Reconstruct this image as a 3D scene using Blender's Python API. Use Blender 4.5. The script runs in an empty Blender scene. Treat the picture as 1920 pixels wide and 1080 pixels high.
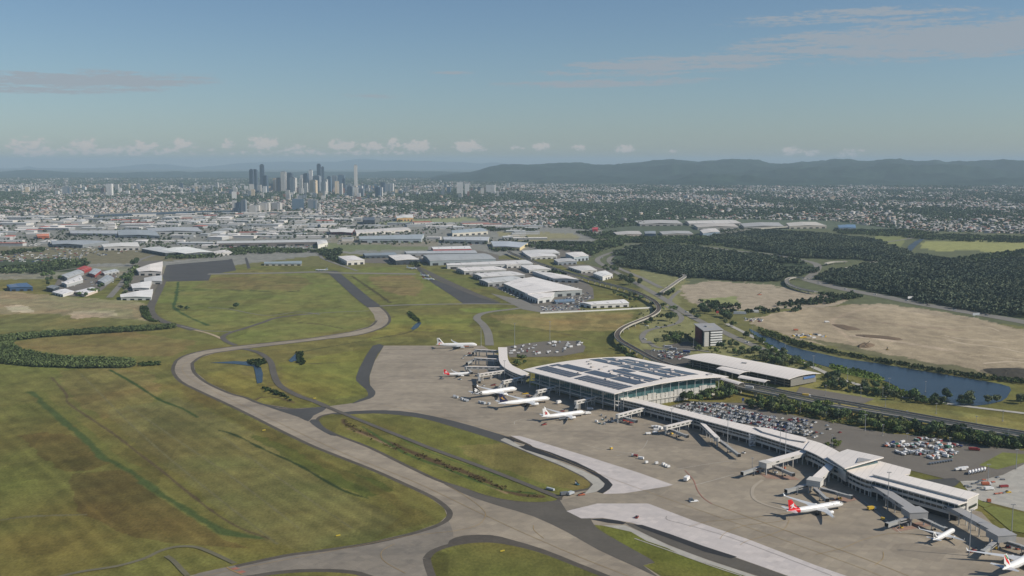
import bpy, bmesh, math, random
import numpy as np
from mathutils import Vector, Matrix
from mathutils.geometry import delaunay_2d_cdt
R = math.radians
rnd = random.Random(7)
rng = np.random.default_rng(7)
scene = bpy.context.scene
col = scene.collection

# ------------------------------------------------------------------ camera, sky, sun, exposure
CAM_H, FPX, YH = 290.0, 1950.0, 305.0
PITCH = math.atan((540 - YH) / FPX)
cd = bpy.data.cameras.new('camera')
cam = bpy.data.objects.new('camera', cd)
col.objects.link(cam)
cam.location = (0, 0, CAM_H)
cam.rotation_euler = (math.pi / 2 - PITCH, 0, 0)
cd.sensor_width = 36.0
cd.lens = 36.0 * FPX / 1920.0
cd.clip_start = 1.0
cd.clip_end = 120000.0
scene.camera = cam

SUN_EL, SUN_AZ = 36.0, -14.0          # azimuth counter-clockwise from +X
sv = Vector((math.cos(R(SUN_EL)) * math.cos(R(SUN_AZ)), math.cos(R(SUN_EL)) * math.sin(R(SUN_AZ)), math.sin(R(SUN_EL))))
ld = bpy.data.lights.new('sun', 'SUN')
ld.energy = 4.4
ld.angle = R(0.5)
ld.color = (1.0, 0.93, 0.82)
sun = bpy.data.objects.new('sun', ld)
col.objects.link(sun)
sun.rotation_euler = (-sv).to_track_quat('-Z', 'Y').to_euler()

world = bpy.data.worlds.new('World')
scene.world = world
world.use_nodes = True
wn, wl = world.node_tree.nodes, world.node_tree.links
wn.clear()
w_out = wn.new('ShaderNodeOutputWorld')
w_bg = wn.new('ShaderNodeBackground')
w_bg.inputs['Strength'].default_value = 0.085
sky = wn.new('ShaderNodeTexSky')
sky.sky_type = 'NISHITA'
sky.sun_disc = False
sky.sun_elevation = R(SUN_EL)
sky.sun_rotation = R(90 - SUN_AZ)
sky.altitude = 300.0
sky.air_density = 1.0
sky.dust_density = 0.4
sky.ozone_density = 1.0

def wmath(op, a, b=None, c=None):
    n = wn.new('ShaderNodeMath'); n.operation = op
    for i, s in enumerate((a, b, c)):
        if s is None: continue
        if isinstance(s, (int, float)): n.inputs[i].default_value = s
        else: wl.new(s, n.inputs[i])
    return n.outputs[0]
def wramp(v, lo, hi):
    n = wn.new('ShaderNodeMapRange'); n.interpolation_type = 'SMOOTHSTEP'
    wl.new(v, n.inputs['Value']); n.inputs['From Min'].default_value = min(lo, hi); n.inputs['From Max'].default_value = max(lo, hi)
    if lo > hi: n.inputs['To Min'].default_value = 1.0; n.inputs['To Max'].default_value = 0.0
    return n.outputs[0]
def wnoise(x, y, z, scale, detail, rough=0.55):
    c = wn.new('ShaderNodeCombineXYZ')
    for i, s in enumerate((x, y, z)):
        if isinstance(s, (int, float)): c.inputs[i].default_value = s
        else: wl.new(s, c.inputs[i])
    n = wn.new('ShaderNodeTexNoise'); n.inputs['Scale'].default_value = scale
    n.inputs['Detail'].default_value = detail; n.inputs['Roughness'].default_value = rough
    wl.new(c.outputs[0], n.inputs['Vector'])
    return n.outputs['Fac']
tc = wn.new('ShaderNodeTexCoord')
sp = wn.new('ShaderNodeSeparateXYZ'); wl.new(tc.outputs['Generated'], sp.inputs[0])
DX, DY, DZ = sp.outputs[0], sp.outputs[1], sp.outputs[2]
AZ = wmath('ARCTAN2', DX, DY)                 # radians, right positive
EL = wmath('ARCSINE', DZ)
def ellipse(px, py, rx, ry, tilt=0.0):
    a0, e0 = (px - 960) / FPX, (YH - py) / FPX
    u = wmath('SUBTRACT', AZ, a0); v = wmath('SUBTRACT', EL, e0)
    v = wmath('SUBTRACT', v, wmath('MULTIPLY', u, tilt))
    u = wmath('DIVIDE', u, rx / FPX); v = wmath('DIVIDE', v, ry / FPX)
    d = wmath('SQRT', wmath('ADD', wmath('MULTIPLY', u, u), wmath('MULTIPLY', v, v)))
    return wmath('SUBTRACT', 1.0, d)
# thin flat cloud streaks
strk = wnoise(wmath('MULTIPLY', AZ, 8.0), wmath('MULTIPLY', EL, 95.0), 2.0, 2.0, 8.0, 0.62)
fine = wnoise(wmath('MULTIPLY', AZ, 40.0), wmath('MULTIPLY', EL, 160.0), 5.0, 3.0, 5.0, 0.6)
tot = None
for (px, py, rx, ry, tl, amp) in [(1740, 96, 480, 44, 0.03, 1.0), (1260, 128, 330, 24, 0.045, 0.75), (1120, 160, 300, 11, 0.02, 0.7), (190, 168, 300, 26, 0.03, 0.85),
                                  (1560, 52, 300, 18, 0.02, 0.6), (840, 141, 70, 5, 0.0, .6), (700, 184, 90, 6, 0., .5), (30, 108, 60, 7, 0., .4), (60, 14, 160, 26, 0.05, 0.5)]:
    e = wmath('MULTIPLY', wmath('MAXIMUM', ellipse(px, py, rx, ry, tl), 0.0), amp)
    tot = e if tot is None else wmath('MAXIMUM', tot, e)
m1 = wmath('ADD', wmath('MULTIPLY', wmath('POWER', tot, 0.55), 0.85), wmath('SUBTRACT', wmath('MULTIPLY', strk, 1.6), 0.93))
m1 = wmath('ADD', m1, wmath('MULTIPLY', wmath('SUBTRACT', fine, 0.5), 0.8))
gate = wramp(tot, 0.02, 0.25)
m1 = wmath('MULTIPLY', wmath('MULTIPLY', wramp(m1, 0.14, 0.50), gate), 0.85)
# row of small cumulus heads far off along the horizon
cum = None
for (px, py, rx, ry, amp) in [(120, 280, 40, 17, 1), (205, 274, 26, 13, .9), (300, 278, 30, 11, .9), (370, 274, 26, 12, 1), (445, 272, 14, 10, .8), (508, 270, 28, 14, 1.1), (560, 280, 26, 9, .8),
                              (648, 272, 26, 11, 1), (703, 276, 24, 9, .9), (740, 270, 16, 11, .8), (785, 274, 34, 11, 1), (878, 274, 26, 12, 1), (905, 282, 20, 5, .6), (1018, 276, 22, 8, .85), (1085, 277, 16, 7, .7), (1168, 280, 18, 9, .9),
                              (1468, 284, 18, 9, .95), (1505, 286, 16, 8, .8), (1570, 288, 24, 10, .8), (1900, 294, 22, 7, .7), (1255, 284, 14, 5, .5), (30, 270, 50, 9, .6), (250, 285, 190, 8, .7), (600, 287, 260, 6, .55), (970, 277, 16, 5, .6)]:
    e = wmath('MULTIPLY', wmath('MAXIMUM', ellipse(px, py, rx * 1.35, ry * 1.35), 0.0), amp)
    cum = e if cum is None else wmath('MAXIMUM', cum, e)
cn = wnoise(wmath('MULTIPLY', AZ, 95.0), wmath('MULTIPLY', EL, 150.0), 1.0, 1.6, 6.0, 0.6)
m2 = wmath('ADD', wmath('MULTIPLY', cum, 0.9), wmath('MULTIPLY', wmath('SUBTRACT', cn, 0.5), 2.1))
m2 = wmath('MULTIPLY', wmath('MULTIPLY', wramp(m2, 0.22, 0.52), wramp(cum, 0.0, 0.3)), 0.70)
belly = wramp(wmath('ADD', cn, wmath('MULTIPLY', cum, 0.25)), 0.45, 0.72)
def wmix(fac, a, b):
    n = wn.new('ShaderNodeMix'); n.data_type = 'RGBA'
    if isinstance(fac, (int, float)): n.inputs[0].default_value = fac
    else: wl.new(fac, n.inputs[0])
    for s, i in ((a, 6), (b, 7)):
        if isinstance(s, tuple): n.inputs[i].default_value = (*s, 1)
        else: wl.new(s, n.inputs[i])
    return n.outputs[2]
tn = wn.new('ShaderNodeVectorMath'); tn.operation = 'MULTIPLY'; wl.new(sky.outputs[0], tn.inputs[0]); tn.inputs[1].default_value = (0.69, 0.81, 0.94)
hzn = wramp(EL, 0.11, 0.0)
tn2 = wn.new('ShaderNodeVectorMath'); tn2.operation = 'MULTIPLY'; wl.new(tn.outputs[0], tn2.inputs[0]); tn2.inputs[1].default_value = (0.92, 0.935, 1.02)
skyc = wmix(hzn, tn.outputs[0], tn2.outputs[0])
skyc = wmix(m1, skyc, (3.9, 4.4, 4.95))
skyc = wmix(m2, skyc, wmix(belly, (4.2, 4.8, 5.5), (7.2, 6.5, 6.2)))
wl.new(skyc, w_bg.inputs['Color'])
wl.new(w_bg.outputs[0], w_out.inputs[0])

scene.view_settings.view_transform = 'Standard'
scene.view_settings.look = 'None'
scene.view_settings.exposure = 0.0
scene.view_settings.gamma = 1.0
scene.render.engine = 'CYCLES'
scene.cycles.max_bounces = 4
scene.cycles.diffuse_bounces = 2
scene.cycles.glossy_bounces = 2
scene.cycles.transmission_bounces = 2
scene.cycles.volume_bounces = 0
scene.cycles.use_denoising = True

# ------------------------------------------------------------------ helpers
_c, _s = math.cos(PITCH), math.sin(PITCH)
def P(x, y, z=0.0):
    """a point of the photograph taken down to height z in the world"""
    dx, dz = (x - 960) / FPX, -(y - 540) / FPX
    wy, wz = _c + dz * _s, -_s + dz * _c
    t = (z - CAM_H) / wz
    return Vector((dx * t, wy * t, z))
def P2(x, y, z=0.0):
    p = P(x, y, z); return (p.x, p.y)
def unproj(X, Y):
    """ground point(s) -> photograph coordinates (numpy)"""
    d = Y * _c + CAM_H * _s
    up = Y * _s - CAM_H * _c
    return 960 + FPX * X / d, 540 - FPX * up / d
def lin(c):
    c = c / 255.0
    return c / 12.92 if c <= 0.04045 else ((c + 0.055) / 1.055) ** 2.4
LIT = 0.95
def A(r, g, b, k=1.0):
    """albedo that shows about this display colour in full sun"""
    return tuple(min(0.86, lin(v) / LIT * k) for v in (r, g, b))

def tag(o, label=None, cat=None, group=None, kind=None):
    if label: o['label'] = label
    if cat: o['category'] = cat
    if group: o['group'] = group
    if kind: o['kind'] = kind
    return o
def empty(name, loc=(0, 0, 0), rz=0.0, label=None, cat=None, group=None):
    o = bpy.data.objects.new(name, None); col.objects.link(o)
    o.location = loc; o.rotation_euler = (0, 0, rz); o.empty_display_size = 1
    return tag(o, label, cat, group)
def kids(o): return [c for c in col.objects if c.parent == o]
_children = {}
def setparent(o, p):
    if p is not None:
        o.parent = p
        _children.setdefault(p.name, []).append(o)
def copy_tree(o, parent=None):
    c = o.copy(); col.objects.link(c)
    if parent is not None: setparent(c, parent)
    for ch in list(_children.get(o.name, [])): copy_tree(ch, c)
    return c

class MB:
    """collects shapes, then links them as ONE mesh object"""
    def __init__(s): s.v, s.f, s.m = [], [], []
    def add(s, vs, fs, mi=0):
        b = len(s.v); s.v += [tuple(v) for v in vs]
        for f in fs: s.f.append(tuple(b + i for i in f)); s.m.append(mi)
        return s
    def box(s, c, size, rz=0.0, mi=0, top=1.0):
        hx, hy, hz = size[0] / 2, size[1] / 2, size[2] / 2
        ca, sa = math.cos(rz), math.sin(rz); vs = []
        for z in (-1, 1):
            k = 1.0 if z < 0 else top
            for (x, y) in ((-1, -1), (1, -1), (1, 1), (-1, 1)):
                px, py = x * hx * k, y * hy * k
                vs.append((c[0] + px * ca - py * sa, c[1] + px * sa + py * ca, c[2] + z * hz))
        return s.add(vs, [(3, 2, 1, 0), (4, 5, 6, 7), (0, 1, 5, 4), (1, 2, 6, 5), (2, 3, 7, 6), (3, 0, 4, 7)], mi)
    def prism(s, pts, z0, z1, mi=0, cap=True):
        n = len(pts)
        if sum(pts[i][0] * pts[(i + 1) % n][1] - pts[(i + 1) % n][0] * pts[i][1] for i in range(n)) < 0: pts = pts[::-1]
        fz = (lambda z: (z if isinstance(z, (list, tuple)) else [z] * n))
        a, b = fz(z0), fz(z1)
        vs = [(p[0], p[1], a[i]) for i, p in enumerate(pts)] + [(p[0], p[1], b[i]) for i, p in enumerate(pts)]
        fs = [(i, (i + 1) % n, n + (i + 1) % n, n + i) for i in range(n)]
        if cap: fs += [tuple(range(n - 1, -1, -1)), tuple(range(n, 2 * n))]
        return s.add(vs, fs, mi)
    def bar(s, a, b, w, h=None, mi=0):
        """box beam from a to b"""
        a, b = Vector(a), Vector(b); h = h or w
        d = (b - a)
        if d.length < 1e-6: return s
        d.normalize(); up = Vector((0, 0, 1)) if abs(d.z) < 0.95 else Vector((1, 0, 0))
        sx = d.cross(up).normalized() * (w / 2); sz = d.cross(sx).normalized() * (h / 2)
        vs = [a - sx - sz, a + sx - sz, a + sx + sz, a - sx + sz, b - sx - sz, b + sx - sz, b + sx + sz, b - sx + sz]
        return s.add(vs, [(0, 1, 2, 3), (7, 6, 5, 4), (0, 4, 5, 1), (1, 5, 6, 2), (2, 6, 7, 3), (3, 7, 4, 0)], mi)
    def tube(s, a, b, r0, r1=None, n=8, mi=0, cap=True):
        a, b = Vector(a), Vector(b); r1 = r0 if r1 is None else r1
        d = (b - a).normalized(); up = Vector((0, 0, 1)) if abs(d.z) < 0.95 else Vector((1, 0, 0))
        sx = d.cross(up).normalized(); sy = d.cross(sx).normalized()
        vs = []
        for (c, r) in ((a, r0), (b, r1)):
            for i in range(n):
                t = 2 * math.pi * i / n
                vs.append(c + sx * (r * math.cos(t)) + sy * (r * math.sin(t)))
        fs = [(i, n + i, n + (i + 1) % n, (i + 1) % n) for i in range(n)]
        if cap: fs += [tuple(range(n)), tuple(range(2 * n - 1, n - 1, -1))]
        return s.add(vs, fs, mi)
    def build(s, name, mats, parent=None, smooth=False, loc=None):
        me = bpy.data.meshes.new(name)
        me.from_pydata(s.v, [], s.f)
        for m in (mats if isinstance(mats, (list, tuple)) else [mats]): me.materials.append(m)
        if any(s.m): me.polygons.foreach_set('material_index', s.m)
        bm = bmesh.new(); bm.from_mesh(me); bmesh.ops.recalc_face_normals(bm, faces=bm.faces); bm.to_mesh(me); bm.free()
        if smooth: me.polygons.foreach_set('use_smooth', [True] * len(me.polygons))
        o = bpy.data.objects.new(name, me); col.objects.link(o)
        setparent(o, parent)
        if loc is not None: o.location = loc
        return o

def mesh_np(name, V, F, mat, fcol=None, vcol=None):
    me = bpy.data.meshes.new(name)
    V = np.ascontiguousarray(V, dtype=np.float32); F = np.ascontiguousarray(F, dtype=np.int32)
    k = F.shape[1]
    me.vertices.add(len(V)); me.vertices.foreach_set('co', V.ravel())
    me.loops.add(F.size); me.loops.foreach_set('vertex_index', F.ravel())
    me.polygons.add(len(F)); me.polygons.foreach_set('loop_start', np.arange(0, F.size, k, dtype=np.int32))
    if vcol is not None:
        a = me.color_attributes.new('Col', 'FLOAT_COLOR', 'POINT')
        a.data.foreach_set('color', np.c_[vcol, np.ones(len(vcol))].astype(np.float32).ravel())
    if fcol is not None:
        a = me.attributes.new('Col', 'FLOAT_COLOR', 'FACE')
        a.data.foreach_set('color', np.c_[fcol, np.ones(len(fcol))].astype(np.float32).ravel())
    me.update(calc_edges=True); me.validate()
    me.materials.append(mat)
    o = bpy.data.objects.new(name, me); col.objects.link(o)
    return o

def smooth_px(pts, closed=True, n=4):
    """Catmull-Rom through points"""
    out, N = [], len(pts)
    g = (lambda i: pts[i % N]) if closed else (lambda i: pts[max(0, min(N - 1, i))])
    for i in range(N if closed else N - 1):
        p0, p1, p2, p3 = g(i - 1), g(i), g(i + 1), g(i + 2)
        for k in range(n):
            t = k / n
            out.append(tuple(0.5 * ((2 * p1[j]) + (-p0[j] + p2[j]) * t + (2 * p0[j] - 5 * p1[j] + 4 * p2[j] - p3[j]) * t * t + (-p0[j] + 3 * p1[j] - 3 * p2[j] + p3[j]) * t ** 3) for j in (0, 1)))
    if not closed: out.append(pts[-1])
    return out
def sheet(name, loops, z, mat, kind='structure', px=True, smooth=0):
    """flat sheet with holes: first loop outside, the others cut out"""
    if not isinstance(loops[0][0], (tuple, list)): loops = [loops]
    vs, es = [], []
    for lp in loops:
        if smooth: lp = smooth_px(lp, True, smooth)
        b = len(vs)
        vs += [Vector(P2(*p, z)) if px else Vector(p[:2]) for p in lp]
        es += [(b + i, b + (i + 1) % len(lp)) for i in range(len(lp))]
    ov, oe, of, *_ = delaunay_2d_cdt(vs, es, [], 0, 1e-5)
    cx = np.array([sum(ov[i].x for i in f) / len(f) for f in of]); cy = np.array([sum(ov[i].y for i in f) / len(f) for f in of])
    keep = np.zeros(len(of), bool); b = 0
    for lp in loops:
        n = len(smooth_px(lp, True, smooth)) if smooth else len(lp)
        keep ^= inpoly(cx, cy, [(v.x, v.y) for v in vs[b:b + n]]); b += n
    mb = MB(); mb.add([(v.x, v.y, z) for v in ov], [f for f, k in zip(of, keep) if k])
    o = mb.build(name, mat)
    bm = bmesh.new(); bm.from_mesh(o.data)
    for f in bm.faces:
        if f.normal.z < 0: f.normal_flip()
    bm.to_mesh(o.data); bm.free()
    if kind: o['kind'] = kind
    return o
def offset_line(pts, d):
    out = []
    for i, p in enumerate(pts):
        a, b = pts[max(0, i - 1)], pts[min(len(pts) - 1, i + 1)]
        t = Vector((b[0] - a[0], b[1] - a[1])); t.normalize()
        out.append((p[0] - t.y * d, p[1] + t.x * d))
    return out
def line_px(pts, z=0.0, n=5):
    return [P2(*p, z) for p in (smooth_px(pts, False, n) if n else pts)]
def strip(name, pts, width, z, mat, n=5, kind='structure', shift=0.0):
    w = line_px(pts, 0.0, n)
    l, r = offset_line(w, width / 2 + shift), offset_line(w, -width / 2 + shift)
    N = len(w)
    mb = MB(); mb.add([(p[0], p[1], z) for p in r] + [(p[0], p[1], z) for p in l], [(i, i + 1, N + i + 1, N + i) for i in range(N - 1)])
    o = mb.build(name, mat)
    for p in o.data.polygons:
        if p.normal.z < 0: p.flip()
    if kind: o['kind'] = kind
    return o
def inset(pts, d):
    n = len(pts)
    if sum(pts[i][0] * pts[(i + 1) % n][1] - pts[(i + 1) % n][0] * pts[i][1] for i in range(n)) < 0: pts = pts[::-1]
    out = []
    for i in range(n):
        p0, p1, p2 = Vector(pts[i - 1]), Vector(pts[i]), Vector(pts[(i + 1) % n])
        a = (p1 - p0).normalized(); b = (p2 - p1).normalized()
        na, nb = Vector((-a.y, a.x)), Vector((-b.y, b.x))
        m = (na + nb); k = max(0.35, m.length_squared / 2)
        out.append(tuple(p1 + m * (d / k)))
    return out
def inpoly(x, y, poly):
    x = np.asarray(x, float); y = np.asarray(y, float)
    ins = np.zeros(x.shape, bool); n = len(poly); j = n - 1
    for i in range(n):
        xi, yi = poly[i]; xj, yj = poly[j]
        if yi != yj:
            c = ((yi > y) != (yj > y)) & (x < (xj - xi) * (y - yi) / (yj - yi) + xi)
            ins ^= c
        j = i
    return ins
def _h(ix, iy, s):
    n = (ix.astype(np.int64) * 374761393 + iy.astype(np.int64) * 668265263 + s * 974634777) & 0x7fffffff
    n = ((n ^ (n >> 13)) * 1274126177) & 0x7fffffff
    return ((n ^ (n >> 16)) & 0xffff) / 65535.0
def vnoise(x, y, s=0):
    ix, iy = np.floor(x), np.floor(y); fx, fy = x - ix, y - iy
    fx = fx * fx * (3 - 2 * fx); fy = fy * fy * (3 - 2 * fy)
    a, b, c, d = _h(ix, iy, s), _h(ix + 1, iy, s), _h(ix, iy + 1, s), _h(ix + 1, iy + 1, s)
    return (a * (1 - fx) + b * fx) * (1 - fy) + (c * (1 - fx) + d * fx) * fy
def fbm(x, y, s=0, o=4):
    t, a, n = 0, 0.5, 0
    for k in range(o):
        t = t + a * vnoise(x * 2 ** k, y * 2 ** k, s + k * 17); n += a; a *= 0.55
    return t / n

# ------------------------------------------------------------------ materials
MATS = {}
def pm(name, rgb, rough=0.8, spread=0.25, scale=0.15, spec=0.3, metal=0.0, attr=False, rand=0.0, extra=None, stretch=(1, 1, 1), fine=0.6):
    """principled material whose colour is broken up by two noises in world/object metres"""
    if name in MATS: return MATS[name]
    m = bpy.data.materials.new(name); m.use_nodes = True
    N, L = m.node_tree.nodes, m.node_tree.links
    b = N['Principled BSDF']
    b.inputs['Roughness'].default_value = rough; b.inputs['Metallic'].default_value = metal
    b.inputs['Specular IOR Level'].default_value = spec
    if attr:
        a = N.new('ShaderNodeAttribute'); a.attribute_name = 'Col'; src = a.outputs['Color']
    else:
        a = N.new('ShaderNodeRGB'); a.outputs[0].default_value = (*rgb, 1); src = a.outputs[0]
    if spread or rand:
        t = N.new('ShaderNodeTexCoord'); mp = N.new('ShaderNodeMapping'); mp.inputs['Scale'].default_value = stretch
        L.new(t.outputs['Object'], mp.inputs[0])
        val = None
        for sc, det, k in ((scale, 6, 1.0), (scale * 9, 4, fine)):
            n = N.new('ShaderNodeTexNoise'); n.inputs['Scale'].default_value = sc; n.inputs['Detail'].default_value = det; n.inputs['Roughness'].default_value = 0.62
            L.new(mp.outputs[0], n.inputs['Vector'])
            r = N.new('ShaderNodeMapRange'); r.inputs['From Min'].default_value = 0.25; r.inputs['From Max'].default_value = 0.75
            r.inputs['To Min'].default_value = 1 - spread * k; r.inputs['To Max'].default_value = 1 + spread * k
            L.new(n.outputs['Fac'], r.inputs['Value'])
            if val is None: val = r.outputs[0]
            else:
                q = N.new('ShaderNodeMath'); q.operation = 'MULTIPLY'; L.new(val, q.inputs[0]); L.new(r.outputs[0], q.inputs[1]); val = q.outputs[0]
        if rand:
            oi = N.new('ShaderNodeObjectInfo'); r = N.new('ShaderNodeMapRange'); r.inputs['To Min'].default_value = 1 - rand; r.inputs['To Max'].default_value = 1 + rand
            L.new(oi.outputs['Random'], r.inputs['Value'])
            q = N.new('ShaderNodeMath'); q.operation = 'MULTIPLY'; L.new(val, q.inputs[0]); L.new(r.outputs[0], q.inputs[1]); val = q.outputs[0]
        v = N.new('ShaderNodeVectorMath'); v.operation = 'SCALE'; L.new(src, v.inputs[0]); L.new(val, v.inputs['Scale']); src = v.outputs[0]
    if extra: src = extra(N, L, src)
    L.new(src, b.inputs['Base Color'])
    MATS[name] = m
    return m
def mulnode(N, L, src, fac_socket, colr, amount=1.0):
    mx = N.new('ShaderNodeMix'); mx.data_type = 'RGBA'
    if amount != 1.0:
        q = N.new('ShaderNodeMath'); q.operation = 'MULTIPLY'; q.inputs[1].default_value = amount; L.new(fac_socket, q.inputs[0]); fac_socket = q.outputs[0]
    L.new(fac_socket, mx.inputs[0]); L.new(src, mx.inputs[6]); mx.inputs[7].default_value = (*colr, 1)
    return mx.outputs[2]
def slabs(wid, rot, colr, amount, mortar=0.025):
    """concrete slab joints, with some slabs a little different from the next"""
    def f(N, L, src):
        t = N.new('ShaderNodeTexCoord'); mp = N.new('ShaderNodeMapping'); mp.inputs['Rotation'].default_value = (0, 0, rot)
        L.new(t.outputs['Object'], mp.inputs[0])
        b = N.new('ShaderNodeTexBrick'); b.offset = 0.0; b.inputs['Scale'].default_value = 1.0 / wid
        b.inputs['Color1'].default_value = (0.91, 0.91, 0.91, 1); b.inputs['Color2'].default_value = (1.07, 1.06, 1.04, 1); b.inputs['Mortar'].default_value = (*[1 - amount] * 3, 1)
        b.inputs['Mortar Size'].default_value = mortar; b.inputs['Brick Width'].default_value = 1.0; b.inputs['Row Height'].default_value = 1.0
        L.new(mp.outputs[0], b.inputs['Vector'])
        mx = N.new('ShaderNodeMix'); mx.data_type = 'RGBA'; mx.blend_type = 'MULTIPLY'; mx.inputs[0].default_value = 1.0
        L.new(src, mx.inputs[6]); L.new(b.outputs['Color'], mx.inputs[7])
        # long worn streaks along the wheel paths
        mp2 = N.new('ShaderNodeMapping'); mp2.inputs['Rotation'].default_value = (0, 0, rot); mp2.inputs['Scale'].default_value = (0.006, 0.06, 1)
        L.new(t.outputs['Object'], mp2.inputs[0])
        n = N.new('ShaderNodeTexNoise'); n.inputs['Scale'].default_value = 1.0; n.inputs['Detail'].default_value = 6; L.new(mp2.outputs[0], n.inputs['Vector'])
        r = N.new('ShaderNodeMapRange'); r.inputs['From Min'].default_value = 0.5; r.inputs['From Max'].default_value = 0.75; L.new(n.outputs['Fac'], r.inputs['Value'])
        o1 = mulnode(N, L, mx.outputs[2], r.outputs[0], colr, 0.5)
        # oil and rubber spots, and a few patched slabs
        n2 = N.new('ShaderNodeTexNoise'); n2.inputs['Scale'].default_value = 0.045; n2.inputs['Detail'].default_value = 8; n2.inputs['Roughness'].default_value = 0.7; L.new(t.outputs['Object'], n2.inputs['Vector'])
        r2 = N.new('ShaderNodeMapRange'); r2.inputs['From Min'].default_value = 0.56; r2.inputs['From Max'].default_value = 0.74; L.new(n2.outputs['Fac'], r2.inputs['Value'])
        o2 = mulnode(N, L, o1, r2.outputs[0], tuple(q * 0.75 for q in colr), 0.55)
        v2 = N.new('ShaderNodeTexVoronoi'); v2.distance = 'CHEBYCHEV'; v2.inputs['Scale'].default_value = 1.0 / 34.0; v2.inputs['Randomness'].default_value = 0.4; L.new(mp.outputs[0], v2.inputs['Vector'])
        sx = N.new('ShaderNodeSeparateXYZ'); L.new(v2.outputs['Color'], sx.inputs[0]); r3 = N.new('ShaderNodeMapRange'); r3.inputs['From Min'].default_value = 0.70; r3.inputs['From Max'].default_value = 1.0; L.new(sx.outputs[0], r3.inputs['Value'])
        return mulnode(N, L, o2, r3.outputs[0], colr, 0.30)
    return f
def stripes(period, duty, colr, axis=0, rot=0.0, amount=1.0, coord='Object'):
    def f(N, L, src):
        t = N.new('ShaderNodeTexCoord'); mp = N.new('ShaderNodeMapping'); mp.inputs['Rotation'].default_value = (0, 0, rot); L.new(t.outputs[coord], mp.inputs[0])
        s = N.new('ShaderNodeSeparateXYZ'); L.new(mp.outputs[0], s.inputs[0])
        q = N.new('ShaderNodeMath'); q.operation = 'DIVIDE'; q.inputs[1].default_value = period; L.new(s.outputs[axis], q.inputs[0])
        w = N.new('ShaderNodeMath'); w.operation = 'FRACT'; L.new(q.outputs[0], w.inputs[0])
        c = N.new('ShaderNodeMath'); c.operation = 'LESS_THAN'; c.inputs[1].default_value = duty; L.new(w.outputs[0], c.inputs[0])
        return mulnode(N, L, src, c.outputs[0], colr, amount)
    return f
PIER_ROT = R(-0)
M = {}
M['ground'] = pm('ground_cover', (0, 0, 0), 0.95, 0.31, 0.05, 0.1, attr=True, stretch=(1.0, 0.6, 1), fine=1.0)
M['concrete'] = pm('apron_concrete', A(152, 141, 124), 0.85, 0.19, 0.010, 0.25, extra=slabs(7.5, R(36), A(112, 103, 92), 0.10))
M['taxi'] = pm('taxiway_concrete', A(146, 136, 120), 0.85, 0.15, 0.03, 0.25, extra=slabs(7.5, R(40), A(108, 101, 90), 0.10))
M['newconc'] = pm('new_concrete', A(194, 186, 181), 0.8, 0.04, 0.05, 0.25, extra=slabs(6.0, R(36), A(178, 170, 164), 0.06))
M['arcconc'] = pm('worn_concrete', A(164, 153, 136), 0.85, 0.1, 0.05, 0.25)
M['palconc'] = pm('pale_concrete', A(172, 168, 158), 0.85, 0.07, 0.03, 0.25, extra=slabs(6.0, R(36), A(150, 144, 134), 0.08))
M['oldconc'] = pm('old_concrete', A(132, 124, 112), 0.85, 0.2, 0.015, 0.25, extra=slabs(7.5, R(40), A(92, 89, 84), 0.08))
M['carpark'] = pm('car_park_asphalt', A(112, 106, 97), 0.9, 0.12, 0.03, 0.2)
M['asphalt'] = pm('asphalt', A(92, 87, 79), 0.9, 0.16, 0.03, 0.25)
M['shoulder'] = pm('shoulder_asphalt', A(86, 80, 72), 0.92, 0.25, 0.03, 0.2)
M['darkasph'] = pm('dark_asphalt', A(76, 75, 73), 0.9, 0.18, 0.02, 0.25)
M['black'] = pm('fresh_asphalt', A(46, 46, 47), 0.85, 0.12, 0.1, 0.3)
M['roadgrey'] = pm('road_asphalt', A(126, 122, 114), 0.9, 0.12, 0.03, 0.2)
M['yellow'] = pm('yellow_paint', A(160, 134, 84), 0.7, 0.2, 0.4)
M['redline'] = pm('red_paint', A(160, 105, 88), 0.7, 0.2, 0.4)
M['redfade'] = pm('worn_red_paint', A(152, 124, 108), 0.8, 0.2, 0.2)
M['whiteline'] = pm('white_paint_line', A(205, 200, 190), 0.7, 0.15, 0.4)
M['dirt'] = pm('bare_sand', A(172, 156, 134), 0.95, 0.16, 0.02, 0.1, stretch=(1, 0.5, 1))
M['palesand'] = pm('pale_sand', A(190, 174, 150), 0.95, 0.15, 0.05, 0.1)
M['faint'] = pm('worn_track', A(108, 104, 84), 0.95, 0.2, 0.05, 0.1)
M['track'] = pm('dirt_track', A(168, 152, 125), 0.95, 0.2, 0.05, 0.1)
M['white'] = pm('white_roof', A(237, 228, 218, 0.93), 0.6, 0.07, 0.04, 0.35, extra=stripes(9.0, 0.05, A(196, 190, 184), 0, R(36), 0.6))
M['roofrib'] = pm('white_ribbed_roof', A(235, 226, 216, 0.93), 0.6, 0.05, 0.04, 0.35, extra=stripes(6.0, 0.06, A(190, 184, 176), 0, R(30), 0.7))
M['wall'] = pm('pale_wall_panel', A(196, 192, 184), 0.7, 0.06, 0.1, 0.3, extra=stripes(3.2, 0.05, A(140, 138, 134), 2, 0, 0.6))
M['wallgrey'] = pm('grey_wall_panel', A(160, 160, 156), 0.7, 0.06, 0.1, 0.3)
M['louvre'] = pm('louvre_wall', A(150, 146, 136), 0.6, 0.06, 0.2, 0.3, extra=stripes(0.8, 0.4, A(90, 90, 88), 2, 0, 0.8))
M['glass'] = pm('dark_glass', (0.022, 0.035, 0.04), 0.08, 0.15, 0.3, 0.8)
M['teal'] = pm('teal_glass', (0.06, 0.135, 0.14), 0.1, 0.2, 0.25, 0.8)
M['bridgegrey'] = pm('bridge_grey', A(160, 158, 155), 0.55, 0.06, 0.3, 0.35)
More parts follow.
